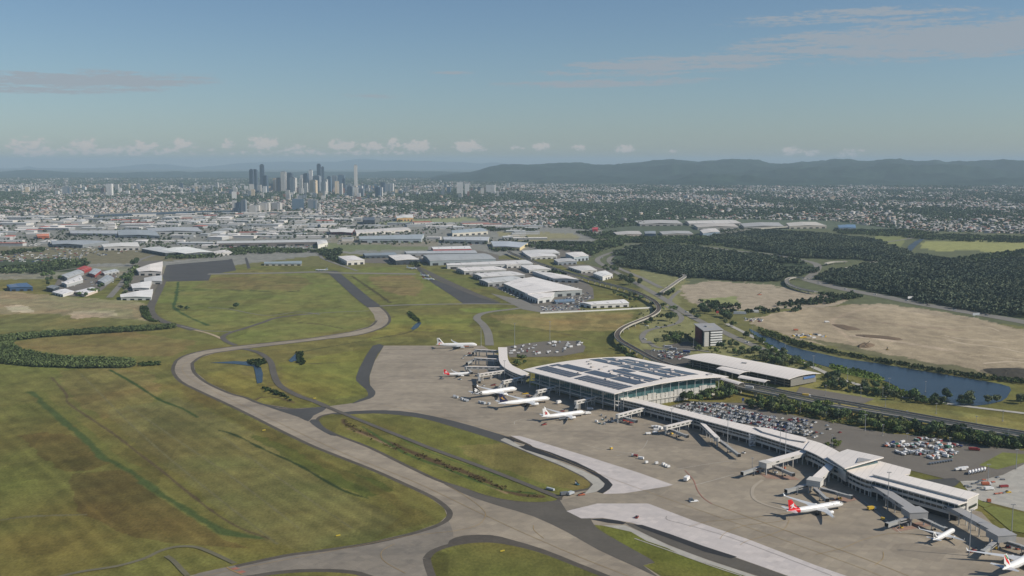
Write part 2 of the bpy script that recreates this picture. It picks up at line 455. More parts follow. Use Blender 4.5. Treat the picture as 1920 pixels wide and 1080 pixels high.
M['steel'] = pm('galvanised_steel', A(160, 162, 162), 0.45, 0.06, 0.5, 0.5)
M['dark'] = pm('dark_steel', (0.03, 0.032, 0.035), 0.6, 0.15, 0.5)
M['rubber'] = pm('rubber', (0.02, 0.02, 0.02), 0.9, 0.1, 0.5)
M['solar'] = pm('solar_panel', (0.068, 0.077, 0.092), 0.3, 0.15, 0.1, 0.6, extra=stripes(3.3, 0.08, A(120, 126, 136), 0, R(36), 0.7))
M['planewhite'] = pm('aircraft_white', A(242, 240, 236, 0.9), 0.28, 0.03, 0.2, 0.5)
M['wingmetal'] = pm('wing_grey', A(205, 207, 208, 0.9), 0.35, 0.04, 0.3, 0.5)
M['qred'] = pm('tail_red', A(216, 34, 40), 0.3, 0.04, 0.3, 0.5)
M['navy'] = pm('tail_navy', A(38, 38, 66), 0.3, 0.04, 0.3, 0.5)
M['gold'] = pm('tail_gold', A(196, 150, 70), 0.35, 0.04, 0.3, 0.5)
M['tblack'] = pm('tail_black', A(28, 28, 30), 0.3, 0.04, 0.3, 0.5)
M['orange'] = pm('tail_orange', A(224, 120, 80), 0.35, 0.04, 0.3, 0.5)
M['flaggreen'] = pm('tail_green', A(40, 130, 70), 0.35, 0.04, 0.3, 0.5)
M['brownred'] = pm('tail_brown_red', A(176, 66, 64), 0.35, 0.04, 0.3, 0.5)
M['bark'] = pm('bark', A(88, 78, 66), 0.95, 0.2, 1.0, 0.1)
M['leaf'] = pm('leaves', (0, 0, 0), 0.75, 0.12, 0.3, 0.2, attr=True, rand=0.22)
M['forest'] = pm('forest_leaves', (0, 0, 0), 0.8, 0.25, 0.008, 0.15, attr=True)
M['facecol'] = pm('painted_surfaces', (0, 0, 0), 0.7, 0.08, 0.05, 0.25, attr=True)
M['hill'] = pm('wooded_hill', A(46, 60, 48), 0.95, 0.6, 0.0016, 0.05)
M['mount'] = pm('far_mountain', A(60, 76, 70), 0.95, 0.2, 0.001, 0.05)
M['trackbed'] = pm('track_ballast', A(96, 86, 76), 0.9, 0.15, 0.2)
M['viaduct'] = pm('viaduct_concrete', A(176, 170, 158), 0.8, 0.08, 0.1, 0.25)
def water_extra(N, L, src): return src
def water(name, rgb, rough=0.12, bump=0.25, sc=0.25):
    m = pm(name, rgb, rough, 0.45, 0.015, 0.6)
    N, L = m.node_tree.nodes, m.node_tree.links
    t = N.new('ShaderNodeTexCoord'); n = N.new('ShaderNodeTexNoise'); n.inputs['Scale'].default_value = sc; n.inputs['Detail'].default_value = 4
    L.new(t.outputs['Object'], n.inputs['Vector']); bp = N.new('ShaderNodeBump'); bp.inputs['Strength'].default_value = bump; bp.inputs['Distance'].default_value = 0.5
    L.new(n.outputs['Fac'], bp.inputs['Height']); L.new(bp.outputs[0], N['Principled BSDF'].inputs['Normal'])
    return m
M['water'] = water('pond_water', (0.016, 0.029, 0.043), 0.25, 0.4)
M['river'] = water('river_water', (0.055, 0.075, 0.09), 0.5)
for k_ in ('pond_water', 'river_water'): MATS[k_].node_tree.nodes['Principled BSDF'].inputs['Specular IOR Level'].default_value = 0.25
def paint(r, g, b): return pm('paint_%d_%d_%d' % (r, g, b), A(r, g, b), 0.4, 0.05, 0.3, 0.5)
def roofcol(r, g, b): return pm('roof_%d_%d_%d' % (r, g, b), A(r, g, b, 0.95), 0.6, 0.14, 0.03, 0.3, extra=stripes(7.0, 0.09, A(max(0, r - 40), max(0, g - 40), max(0, b - 38)), 0, R(20), 0.6))
def wallcol(r, g, b): return pm('wall_%d_%d_%d' % (r, g, b), A(r, g, b), 0.75, 0.08, 0.06, 0.25)
# ------------------------------------------------------------------ the ground: one sheet to the horizon, its cover coloured vertex by vertex
GROUND_END = 56000.0
FOREST = [[(1150, 478), (1175, 466), (1215, 461), (1310, 466), (1390, 477), (1440, 482), (1510, 494), (1530, 500), (1520, 512), (1490, 522), (1476, 526), (1440, 528), (1380, 526), (1290, 521), (1230, 512), (1180, 503), (1152, 494)],
          [(1330, 438), (1400, 432), (1470, 436), (1545, 440), (1640, 452), (1690, 470), (1705, 478), (1760, 486), (1830, 492), (1925, 486), (1990, 520), (1990, 606), (1925, 598), (1850, 590), (1740, 570), (1650, 550), (1560, 532), (1535, 524), (1560, 512), (1650, 492), (1620, 488), (1550, 486), (1500, 484), (1440, 474), (1370, 464), (1340, 455)]]
THICKET = [[(-60, 638), (0, 632), (60, 627), (170, 620), (325, 611), (331, 615), (300, 619), (170, 627), (80, 633), (30, 639), (20, 648), (40, 658), (80, 668), (130, 674), (210, 675), (250, 677), (255, 686), (240, 690), (150, 691), (60, 688), (0, 682), (-70, 672)]]
def areas():
    """(polygon, display colour) painted in turn"""
    return [
        ([(-400, 395), (430, 388), (760, 410), (1120, 420), (1160, 470), (960, 480), (620, 476), (420, 500), (280, 520), (-400, 530)], (132, 131, 123)),
        ([(-400, 470), (110, 462), (260, 470), (420, 478), (300, 492), (-400, 505)], (118, 112, 88)),
        ([(1120, 445), (1500, 430), (2400, 440), (2400, 640), (1900, 610), (1500, 560), (1190, 540), (1090, 490)], (96, 100, 72)),
        ([(1735, 452), (1800, 450), (2100, 458), (2100, 476), (1900, 478), (1830, 470), (1760, 472), (1725, 466)], (146, 146, 92)),
        ([(1640, 440), (1700, 446), (1690, 462), (1640, 456)], (122, 126, 80)),
        ([(1490, 452), (1560, 450), (1560, 459), (1500, 460)], (120, 124, 74)),
        ([(1765, 482), (1850, 484), (1840, 496), (1775, 494)], (138, 144, 84)),
        ([(1700, 480), (1745, 486), (1740, 500), (1715, 498)], (128, 118, 92)),
        ([(690, 420), (760, 412), (840, 410), (870, 407), (900, 412), (860, 416), (800, 420)], (140, 144, 106)),
        ([(930, 436), (1000, 434), (1080, 440), (1090, 447), (1010, 452), (945, 449)], (140, 134, 100)),
        ([(640, 440), (700, 446), (820, 452), (820, 462), (700, 468), (600, 470), (610, 452)], (134, 128, 112)),
        ([(560, 455), (800, 462), (800, 469), (600, 472)], (112, 118, 84)),
        ([(1180, 505), (1260, 512), (1290, 528), (1270, 560), (1290, 600), (1400, 640), (1500, 690), (1640, 740), (1760, 765), (1960, 800), (1960, 850), (1500, 770), (1380, 690), (1200, 660), (1155, 640), (1220, 570)], (132, 130, 88)),
        ([(1275, 536), (1330, 527), (1430, 532), (1500, 545), (1590, 562), (1570, 572), (1500, 578), (1400, 582), (1330, 580), (1285, 562)], (160, 147, 126)),
        ([(1310, 560), (1380, 556), (1390, 570), (1330, 576)], (134, 138, 92)),
        ([(1395, 600), (1450, 588), (1520, 576), (1650, 569), (1760, 583), (1850, 602), (1920, 618), (2100, 660), (2100, 760), (1920, 716), (1860, 708), (1780, 697), (1700, 682), (1600, 658), (1520, 643), (1450, 622), (1420, 612)], (170, 153, 130)),
        ([(1480, 628), (1560, 650), (1700, 684), (1860, 712), (2000, 735), (2000, 728), (1860, 700), (1700, 672), (1560, 640)], (92, 94, 62)),
        ([(1840, 690), (1930, 690), (1930, 712), (1880, 710), (1845, 700)], (86, 82, 70)),
        ([(-400, 540), (0, 545), (150, 558), (270, 566), (280, 590), (315, 604), (200, 608), (60, 618), (-400, 640)], (142, 132, 110)),
        ([(-400, 600), (60, 588), (170, 592), (310, 604), (60, 620), (-400, 640)], (116, 114, 76)),
        ([(12, 574), (40, 572), (60, 578), (62, 586), (20, 586)], (178, 168, 154)),
        ([(125, 586), (160, 582), (215, 582), (220, 592), (140, 598)], (166, 152, 138)),
        ([(245, 578), (262, 578), (270, 600), (250, 594)], (158, 142, 118)),
        ([(318, 500), (445, 508), (590, 512), (618, 516), (690, 580), (690, 610), (600, 630), (440, 645), (418, 632), (330, 606), (285, 580), (300, 530)], (117, 117, 71)),
        ([(400, 520), (560, 516), (585, 530), (560, 545), (420, 542), (360, 540)], (120, 110, 74)),
        ([(660, 520), (760, 512), (800, 530), (850, 560), (780, 560), (720, 568), (660, 530)], (120, 112, 74)),
        ([(640, 505), (740, 500), (800, 514), (880, 560), (930, 570), (730, 572), (690, 560)], (117, 116, 70)),
        ([(690, 518), (770, 516), (800, 535), (780, 556), (740, 552), (700, 535)], (128, 112, 80)),
        ([(920, 590), (1000, 588), (1190, 585), (1160, 620), (1040, 620), (940, 606)], (136, 124, 86)),
        ([(740, 590), (890, 590), (880, 625), (760, 620), (690, 640)], (120, 122, 68)),
        ([(20, 640), (120, 630), (250, 622), (370, 640), (330, 668), (260, 668), (120, 664), (40, 652)], (126, 111, 77)),
        ([(110, 695), (190, 690), (290, 700), (300, 735), (270, 765), (200, 785), (150, 760), (120, 730)], (126, 112, 78)),
        ([(200, 770), (330, 745), (430, 790), (520, 840), (640, 920), (780, 990), (690, 1014), (560, 1034), (480, 1010), (340, 900), (240, 820)], (112, 110, 78)),
        ([(35, 816), (85, 812), (150, 820), (178, 842), (205, 868), (170, 882), (120, 886), (88, 862), (60, 840)], (98, 82, 52)),
        ([(130, 890), (240, 880), (290, 925), (400, 1000), (470, 1030), (250, 1010), (150, 960)], (95, 81, 54)),
        ([(470, 816), (540, 826), (610, 868), (720, 905), (738, 918), (688, 934), (600, 895), (540, 860)], (68, 82, 38)),
        ([(350, 700), (420, 760), (560, 836), (780, 950), (820, 975), (700, 1010), (760, 960), (600, 870), (440, 790), (340, 740)], (102, 95, 58)),
        ([(600, 795), (640, 782), (780, 790), (860, 812), (920, 826), (850, 840), (740, 835), (640, 812)], (110, 106, 62)),
        ([(850, 838), (960, 828), (1060, 870), (1112, 905), (1080, 922), (1010, 905), (900, 865)], (130, 114, 82)),
        ([(640, 822), (760, 872), (900, 925), (1040, 940), (960, 925), (830, 870), (700, 822)], (110, 110, 62)),
        ([(380, 700), (470, 745), (560, 765), (600, 760), (520, 735), (440, 690)], (122, 122, 66)),
        ([(520, 680), (700, 650), (690, 740), (600, 757), (540, 720)], (122, 124, 64)),
        ([(800, 1040), (940, 1014), (1080, 1057), (1200, 1100), (1200, 1250), (800, 1200)], (98, 98, 58)),
        ([(1110, 984), (1200, 1000), (1500, 1100), (1240, 1080), (1160, 1020)], (122, 122, 64)),
        ([(860, 580), (985, 577), (930, 583), (880, 586)], (116, 124, 66)),
        ([(280, 575), (300, 603), (268, 596), (262, 575)], (52, 72, 40)),
        ([(-400, 486), (30, 488), (110, 482), (170, 490), (150, 510), (-400, 512)], (70, 80, 56)),
    ]
LINES = [  # polyline, width in metres, colour
    ([(55, 735), (75, 745), (85, 760), (110, 780), (125, 795), (150, 815), (175, 835), (190, 855), (220, 868), (250, 888), (280, 910), (310, 932), (345, 952), (380, 975), (430, 1000), (490, 1008)], 9, (74, 86, 46)),
    ([(75, 735), (100, 760), (140, 790), (180, 825), (215, 858), (260, 880)], 8, (104, 104, 52)),
    ([(97, 708), (125, 740), (127, 755), (170, 785), (215, 815), (260, 850), (300, 880), (330, 905), (355, 925), (400, 960), (450, 990), (505, 1010)], 3.0, (90, 78, 54)),
    ([(205, 693), (250, 718), (300, 750), (340, 765), (370, 782)], 4.5, (58, 76, 38)),
    ([(410, 807), (440, 815), (500, 845), (560, 872), (640, 918), (690, 934)], 3.5, (48, 60, 32)),
    ([(643, 787), (650, 796), (690, 815), (747, 837), (827, 870), (877, 887), (943, 917), (977, 928), (1015, 931)], 6.5, (86, 70, 48)),
    ([(650, 803), (700, 822), (760, 850), (830, 878), (880, 897), (950, 925)], 2.5, (140, 118, 88)),
    ([(660, 780), (720, 805), (800, 845), (900, 880), (1000, 912)], 2.5, (78, 96, 44)),
    ([(680, 800), (760, 850), (840, 880), (930, 915), (1000, 925)], 4, (70, 86, 40)),
    ([(340, 545), (420, 543), (520, 547), (560, 545)], 7, (62, 74, 44)),
    ([(334, 528), (330, 560), (326, 575), (345, 590), (390, 610)], 7, (62, 82, 44)),
    ([(660, 518), (700, 545), (732, 568)], 7, (72, 66, 46)),
    ([(560, 605), (600, 608), (645, 617)], 4, (84, 76, 52)),
    ([(787, 604), (770, 622), (720, 632), (660, 643), (590, 655), (563, 663), (558, 680)], 4, (74, 74, 46)),
    ([(800, 617), (900, 622), (1000, 618), (1040, 622), (1120, 640)], 3.5, (92, 84, 54)),
    ([(578, 682), (640, 680)], 3.5, (84, 80, 54)),
    ([(640, 530), (700, 575)], 3, (112, 108, 72)),
    ([(0, 975), (60, 968), (160, 965)], 3, (106, 102, 76)),
    ([(480, 750), (490, 745), (520, 745), (552, 755)], 4, (88, 74, 50)),
    ([(150, 700), (190, 740), (250, 800), (330, 870), (430, 950), (520, 1020)], 1.6, (108, 104, 72)),
    ([(238, 760), (340, 830), (450, 905), (560, 990)], 1.6, (108, 104, 72)),
    ([(420, 820), (500, 880), (600, 950), (660, 990)], 1.6, (108, 104, 72)),
    ([(1640, 575), (1560, 600), (1600, 640)], 9, (172, 154, 130)),
    ([(1580, 592), (1660, 606), (1720, 612), (1800, 620)], 16, (150, 134, 112)),
    ([(1600, 630), (1680, 640), (1800, 660)], 16, (186, 168, 144)),
]
def near_poly(X, Y, pts, w):
    d = np.full(X.shape, 1e9)
    for a, b in zip(pts[:-1], pts[1:]):
        ax, ay = a; bx, by = b; L2 = (bx - ax) ** 2 + (by - ay) ** 2
        t = np.clip(((X - ax) * (bx - ax) + (Y - ay) * (by - ay)) / L2, 0, 1)
        d = np.minimum(d, np.hypot(X - ax - t * (bx - ax), Y - ay - t * (by - ay)))
    return d
def build_ground():
    v = np.concatenate([np.geomspace(CAM_H * FPX / GROUND_END, 165, 130)[:-1], np.arange(165, 420, 1.25), np.arange(420, 830, 1.5), np.geomspace(830, 3500, 40)])
    Yr = CAM_H * FPX / v
    Yr = np.concatenate([Yr, [60.0, -400.0, -1500.0]])
    sl = np.concatenate([np.linspace(-1.3, -0.56, 40)[:-1], np.linspace(-0.56, 0.56, 860), np.linspace(0.56, 1.3, 40)[1:]])
    X = np.outer(np.maximum(Yr, 420), sl); Y = np.repeat(Yr[:, None], len(sl), 1)
    nr, nc = X.shape
    X = X.ravel(); Y = Y.ravel()
    ys = np.maximum(Y, 150.0)
    px, py = unproj(X, ys)
    amp = 1.0 + (py - 400).clip(0, 300) * 0.006
    jx = px + (fbm(X / 22, Y / 22, 3) - 0.5) * 22 * amp * 0.5; jy = py + (fbm(X / 22, Y / 22, 9) - 0.5) * 6 * amp * 0.5
    n1, n2, n3 = fbm(X / 90, Y / 70, 1), fbm(X / 25, Y / 18, 2), fbm(X / 380, Y / 380, 4)
    C = np.zeros((len(X), 3))
    C[:] = lin(110), lin(108), lin(66)
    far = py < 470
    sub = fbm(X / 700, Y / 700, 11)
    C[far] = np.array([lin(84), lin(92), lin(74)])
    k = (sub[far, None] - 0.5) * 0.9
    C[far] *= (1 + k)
    for poly, c in areas():
        yy = sum(q[1] for q in poly) / len(poly); al = 1.0 if yy < 640 else (0.8 if yy < 690 else 0.62)
        m = inpoly(jx, jy, poly); C[m] = C[m] * (1 - al) + np.array([lin(q) for q in c]) * al
    for poly in FOREST + THICKET:
        m = inpoly(px, py, poly); C[m] = [lin(66), lin(76), lin(56)]
    # the grass itself: greener and browner patches
    g = (n1 - 0.5) * 1.5 + (n3 - 0.5) * 1.2
    grass = (py > 500) & (px < 1200) | (py > 700)
    t = np.clip(g, -0.7, 0.7)[:, None] * grass[:, None]
    warm = np.array([1.30, 1.0, 1.02]); cool = np.array([0.80, 1.04, 0.74])
    C = C * np.where(t > 0, 1 + (warm - 1) * t * 0.9, 1 + (cool - 1) * (-t) * 0.85)
    C *= (1 + (n2[:, None] - 0.5) * 0.5 * grass[:, None])
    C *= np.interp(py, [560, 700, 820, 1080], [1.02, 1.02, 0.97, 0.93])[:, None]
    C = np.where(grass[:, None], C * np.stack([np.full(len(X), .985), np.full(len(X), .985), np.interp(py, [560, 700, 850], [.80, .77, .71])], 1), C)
    C *= np.where(grass & (fbm(X / 60, Y / 160, 77) > .56), .82, 1.0)[:, None]
    # mowing swathes along the taxiway on the near field
    a = R(128); q = X * math.cos(a - math.pi / 2) + Y * math.sin(a - math.pi / 2)
    sw = fbm(q / 9.0, (X * math.cos(a) + Y * math.sin(a)) / 260.0, 21)
    ln = 0.5 + 0.5 * np.sin(q * 2 * math.pi / 15.0 + 2.0 * (n1 - .5))
    near = (py > 690) & (px < 840)
    C *= np.where(near, (1 + (sw - 0.5) * 0.5) * (0.94 + 0.12 * ln), 1.0)[:, None]
    for pts, w, c in LINES:
        wp = line_px(pts, 0.0, 3)
        d = near_poly(X, Y, wp, w) + (n2 - 0.5) * w * 0.9
        f = np.clip((w * 0.5 - d) / (w * 0.35) + 0.5, 0, 1)[:, None]
        C = C * (1 - f) + np.array([lin(s) for s in c]) * f
    # damp spots and pale scuffs on the bare sand
    sand = inpoly(px, py, [(1395, 600), (1520, 576), (1650, 569), (1850, 602), (2100, 660), (2100, 760), (1780, 697), (1600, 658), (1450, 622)])
    s1 = fbm(X / 130, Y / 420, 31); C[sand] *= (0.62 + 0.72 * s1[sand])[:, None] * (0.85 + 0.3 * fbm(X[sand] / 30, Y[sand] / 60, 32))[:, None]
    C = np.clip(C / LIT, 0.004, 0.8)
    i = np.arange(nr * nc).reshape(nr, nc)
    F = np.stack([i[:-1, :-1].ravel(), i[:-1, 1:].ravel(), i[1:, 1:].ravel(), i[1:, :-1].ravel()], 1)[:, ::-1]
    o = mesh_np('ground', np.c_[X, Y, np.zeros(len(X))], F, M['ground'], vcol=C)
    o['kind'] = 'structure'
build_ground()

# ------------------------------------------------------------------ taxiways, apron, roads
PAVED = [(720, 648), (702, 678), (693, 705), (694, 722), (704, 735), (695, 747), (660, 756), (613, 762), (587, 764), (550, 766), (493, 757), (463, 745), (433, 737), (390, 717), (367, 698), (363, 681), (379, 669), (404, 662),
         (455, 655), (530, 646), (605, 637), (670, 629), (705, 620), (725, 611), (733, 600), (728, 587), (716, 576), (690, 576), (701, 590), (704, 601), (692, 612), (655, 622), (580, 634), (505, 642), (440, 649), (380, 657), (343, 667),
         (327, 677), (321, 695), (336, 716), (377, 737), (420, 757), (467, 780), (520, 807), (580, 836), (627, 855), (700, 884), (760, 911), (806, 933), (833, 953), (838, 967), (823, 981), (777, 997), (693, 1017), (593, 1032),
         (533, 1040), (440, 1060), (353, 1080), (250, 1107), (100, 1150), (60, 1320), (2300, 1320), (2300, 1110), (2100, 1040), (1920, 1008), (1880, 1003), (1840, 960), (1600, 895), (1500, 850), (1360, 812), (1150, 765), (990, 720), (945, 672), (905, 648), (893, 648)]
ISLAND_MID = [(594, 788), (603, 780), (628, 775), (660, 773), (710, 772), (747, 776), (793, 783), (843, 797), (893, 812), (930, 824), (962, 836), (1003, 853), (1053, 873), (1093, 893), (1111, 906), (1105, 916), (1080, 921), (1052, 930), (1046, 939), (1010, 943), (960, 940), (910, 930), (860, 913), (820, 900), (760, 872), (693, 839), (630, 815), (603, 800)]
ISLAND_LOW = [(800, 1047), (812, 1034), (845, 1022), (893, 1015), (943, 1017), (1010, 1032), (1077, 1057), (1127, 1077), (1210, 1112), (1300, 1160), (1100, 1260), (900, 1200), (830, 1120), (806, 1070)]
ISLAND_RIGHT = [(1112, 984), (1127, 985), (1183, 997), (1212, 1014), (1250, 1027), (1287, 1045), (1350, 1064), (1400, 1081), (1520, 1124), (1640, 1170), (1560, 1180), (1300, 1110), (1240, 1081), (1206, 1060), (1228, 1055), (1200, 1039), (1162, 1016), (1119, 993)]
ISLAND_BOTTOM = [(480, 1080), (510, 1075), (567, 1070), (640, 1071), (690, 1081), (760, 1120), (720, 1200), (440, 1200), (400, 1120), (440, 1088)]
sheet('apron_pavement', [PAVED, ISLAND_MID, ISLAND_LOW, ISLAND_RIGHT, ISLAND_BOTTOM], 0.02, M['concrete'])
# worn asphalt strips along the taxiway edges
for pts, w, sh in [
    (PAVED[15:27], 5, 2), (PAVED[37:57], 5, 2.2), (PAVED[29:38], 5, 2), (PAVED[8:16], 5, 2)]:
    strip('taxiway_shoulder_pavement', pts, w, 0.045, M['shoulder'], 3, shift=sh)
for isl, w in [(ISLAND_MID, 4.5), (ISLAND_LOW, 6), (ISLAND_BOTTOM, 6)]:
    lp = smooth_px(isl + isl[:1], False, 3)
    strip('taxiway_shoulder_pavement', lp, w, 0.05, M['shoulder'], 0)
DARK = [
    ([(463, 744), (480, 752), (520, 765), (560, 767), (610, 762), (605, 771), (588, 779), (578, 790), (560, 782), (520, 769), (490, 758)], 'darkasph'),
    ([(699, 648), (720, 648), (708, 664), (700, 684), (693, 705), (694, 722), (704, 734), (700, 744), (685, 750), (660, 757), (668, 752), (676, 748), (690, 742), (686, 730), (668, 714), (670, 700), (678, 682)], 'darkasph'),
    ([(620, 776), (660, 771), (720, 769), (780, 774), (850, 789), (910, 806), (965, 824), (952, 832), (925, 824), (880, 809), (840, 797), (795, 785), (747, 778), (700, 775), (650, 777)], 'darkasph'),
    ([(580, 790), (590, 786), (600, 792), (612, 806), (632, 816), (620, 816), (596, 803)], 'darkasph'),
    ([(833, 908), (850, 908), (910, 930), (960, 940), (1010, 943), (1050, 938), (1082, 946), (1106, 970), (1119, 990), (1162, 1016), (1205, 1040), (1228, 1055), (1206, 1060), (1240, 1085), (1190, 1062), (1120, 1030), (1064, 998), (1000, 968), (940, 950), (880, 930)], 'asphalt'),
    ([(843, 1013), (870, 1004), (920, 1003), (960, 1012), (1020, 1030), (1090, 1058), (1180, 1096), (1150, 1090), (1077, 1058), (1010, 1033), (943, 1018), (893, 1016), (846, 1023)], 'shoulder'),
    ([(942, 819), (958, 818.5), (995, 834), (1000, 838), (1030, 847), (1080, 866), (1115, 883), (1140, 899), (1149, 909), (1143, 917), (1130, 925), (1119, 922), (1131, 913), (1134, 907), (1122, 895), (1095, 880), (1060, 866), (1010, 851), (985, 843), (972, 837), (982, 836), (985, 833), (960, 826)], 'black'),
    ([(1105, 973), (1130, 972), (1160, 976), (1175, 980), (1168, 983), (1140, 980), (1120, 976)], 'black'),
    ([(1172, 981), (1192, 983), (1230, 996), (1300, 1022), (1380, 1046), (1470, 1078), (1640, 1140), (1600, 1150), (1500, 1106), (1400, 1073), (1330, 1050), (1255, 1022), (1200, 996)], 'asphalt'),
    ([(1188, 983), (1204, 984), (1256, 1001), (1320, 1024), (1382, 1044), (1370, 1047), (1320, 1034), (1262, 1012), (1202, 990)], 'black'),
]
for k, (p, m) in enumerate(DARK): sheet('asphalt_pavement', p, (0.06 if m != 'black' else 0.15) + 0.004 * k, M[m], smooth=2 if m != 'black' else 0)
OLD = [
    [(360, 1080), (440, 1060), (533, 1041), (593, 1033), (693, 1018), (777, 998), (823, 982), (838, 972), (850, 1012), (812, 1030), (796, 1047), (800, 1066), (820, 1110), (760, 1120), (690, 1080), (640, 1070), (567, 1069), (480, 1080)],
]
for k, p in enumerate(OLD): sheet('concrete_pavement', p, 0.028 + 0.002 * k, M['oldconc'], smooth=3)
LIGHT = [
    ([(958, 817), (975, 817.5), (1007, 827), (1093, 853), (1200, 887), (1262, 909), (1190, 926), (1145, 936), (1131, 925.5), (1143, 917), (1149, 909), (1140, 899), (1115, 883), (1080, 866), (1030, 847), (1000, 838), (995, 834)], 'newconc'),
    ([(1062, 958), (1120, 944), (1180, 935), (1218, 945), (1300, 976), (1400, 1010), (1530, 1060), (1680, 1112), (1850, 1180), (1700, 1180), (1560, 1110), (1470, 1077), (1380, 1045), (1300, 1021), (1230, 995), (1185, 980), (1130, 971), (1090, 972)], 'newconc'),
    ([(938, 825), (948, 820), (972, 834), (1012, 851), (1090, 881), (1122, 896), (1134, 907), (1131, 914), (1118, 922), (1096, 926), (1112, 908), (1094, 893), (1053, 873), (1003, 853), (962, 836)], 'palconc'),
    ([(1172, 985), (1200, 997), (1255, 1023), (1330, 1051), (1400, 1074), (1480, 1102), (1470, 1106), (1400, 1081), (1350, 1064), (1287, 1045), (1250, 1027), (1212, 1014), (1183, 997), (1130, 985)], 'palconc'),
    ([(1170, 925), (1262, 910), (1218, 944), (1120, 944), (1062, 957), (1050, 938), (1096, 927)], 'taxi'),
    ([(1800, 902), (1840, 900), (1881, 890), (1925, 868), (2050, 900), (2050, 990), (1925, 960), (1871, 946), (1837, 938), (1815, 920)], 'palconc'),
]
for k, (p, m) in enumerate(LIGHT): sheet('concrete_pavement', p, 0.11 + 0.004 * k, M[m])
# painted lines
for pts, w, m in [
    ([(690, 582), (719, 592), (716, 606), (690, 617), (600, 633), (500, 646), (400, 660), (350, 680), (345, 700), (390, 728), (500, 782), (640, 848), (780, 905), (900, 962), (1010, 1012), (1130, 1062), (1260, 1110)], 0.5, 'yellow'),
    ([(840, 910), (880, 935), (905, 955), (910, 968), (895, 985), (850, 996), (760, 1006), (640, 1030), (470, 1062), (360, 1085)], 0.5, 'yellow'),
    ([(740, 1020), (718, 1032), (715, 1045), (728, 1058), (760, 1075)], 0.5, 'yellow'),
    ([(1000, 985), (1002, 995), (1020, 1010)], 0.5, 'yellow'),
    ([(720, 760), (800, 775), (900, 800), (1000, 838), (1100, 880), (1250, 935), (1400, 988), (1600, 1060), (1700, 1100)], 0.45, 'yellow'),
    ([(1250, 968), (1252, 975), (1290, 985), (1360, 1005), (1440, 1034), (1560, 1080)], 0.45, 'shoulder'),
    ([(1292, 988), (1330, 978), (1400, 972), (1480, 962)], 0.45, 'yellow'),
    ([(1350, 1011), (1362, 998), (1400, 985), (1460, 978), (1478, 972)], 0.45, 'yellow'),
    ([(1388, 1022), (1402, 1014), (1440, 1004), (1470, 992), (1480, 975)], 0.45, 'yellow'),
    ([(1284, 882), (1300, 900), (1308, 920), (1320, 935), (1335, 945)], 0.7, 'redline'),
    ([(1335, 945), (1390, 965), (1440, 983), (1530, 1015), (1640, 1055), (1740, 1095)], 0.6, 'yellow'),
    ([(1303, 910), (1340, 900), (1375, 890)], 0.5, 'whiteline'),
    ([(1270, 880), (1330, 870), (1390, 862)], 0.4, 'whiteline'),
    ([(1620, 940), (1650, 965), (1690, 1000)], 0.5, 'whiteline'),
    ([(1530, 1040), (1580, 1028), (1620, 1012), (1680, 1000), (1760, 1010)], 0.45, 'yellow'),
    ([(1640, 1060), (1655, 1048), (1656, 1035)], 0.45, 'yellow'),
    ([(1430, 900), (1412, 915), (1414, 935), (1440, 948), (1480, 958)], 3.0, 'arcconc'),
    ([(425, 1064), (436, 1070), (455, 1078)], 1.0, 'yellow'),
    ([(965, 796), (966, 790), (985, 786), (1010, 790)], 0.4, 'whiteline'),
    ([(780, 690), (830, 690)], 0.3, 'redline'), ([(765, 665), (860, 664)], 0.3, 'redline'),
    ([(1100, 835), (1140, 845), (1190, 850)], 0.3, 'whiteline'),
    ([(1155, 855), (1200, 845), (1215, 825)], 0.3, 'whiteline'),
    ([(1190, 1010), (1250, 1031), (1330, 1060), (1390, 1080)], 1.2, 'palconc'),
]:
    _k = globals().get('_k', 0) + 1
    strip('pavement_markings', pts, w if w > .65 else w * .75, 0.18 + 0.003 * _k, M[m], 5)
for (x, y) in [(440, 1066), (452, 1072)]:
    sheet('pavement_markings', [(x - 8, y), (x + 3, y - 2.6), (x + 10, y + 0.2), (x - 1, y + 2.8)], 0.17, M['redline'])
for x0, y0, x1, y1 in [(1555, 935, 1600, 928), (1668, 988, 1740, 976), (1424, 888, 1486, 892)]:
    sheet('pavement_markings', [(x0, y0), (x1, y1), (x1 + 14, y1 + 8), (x0 + 14, y0 + 9)], 0.128, M['redfade'])
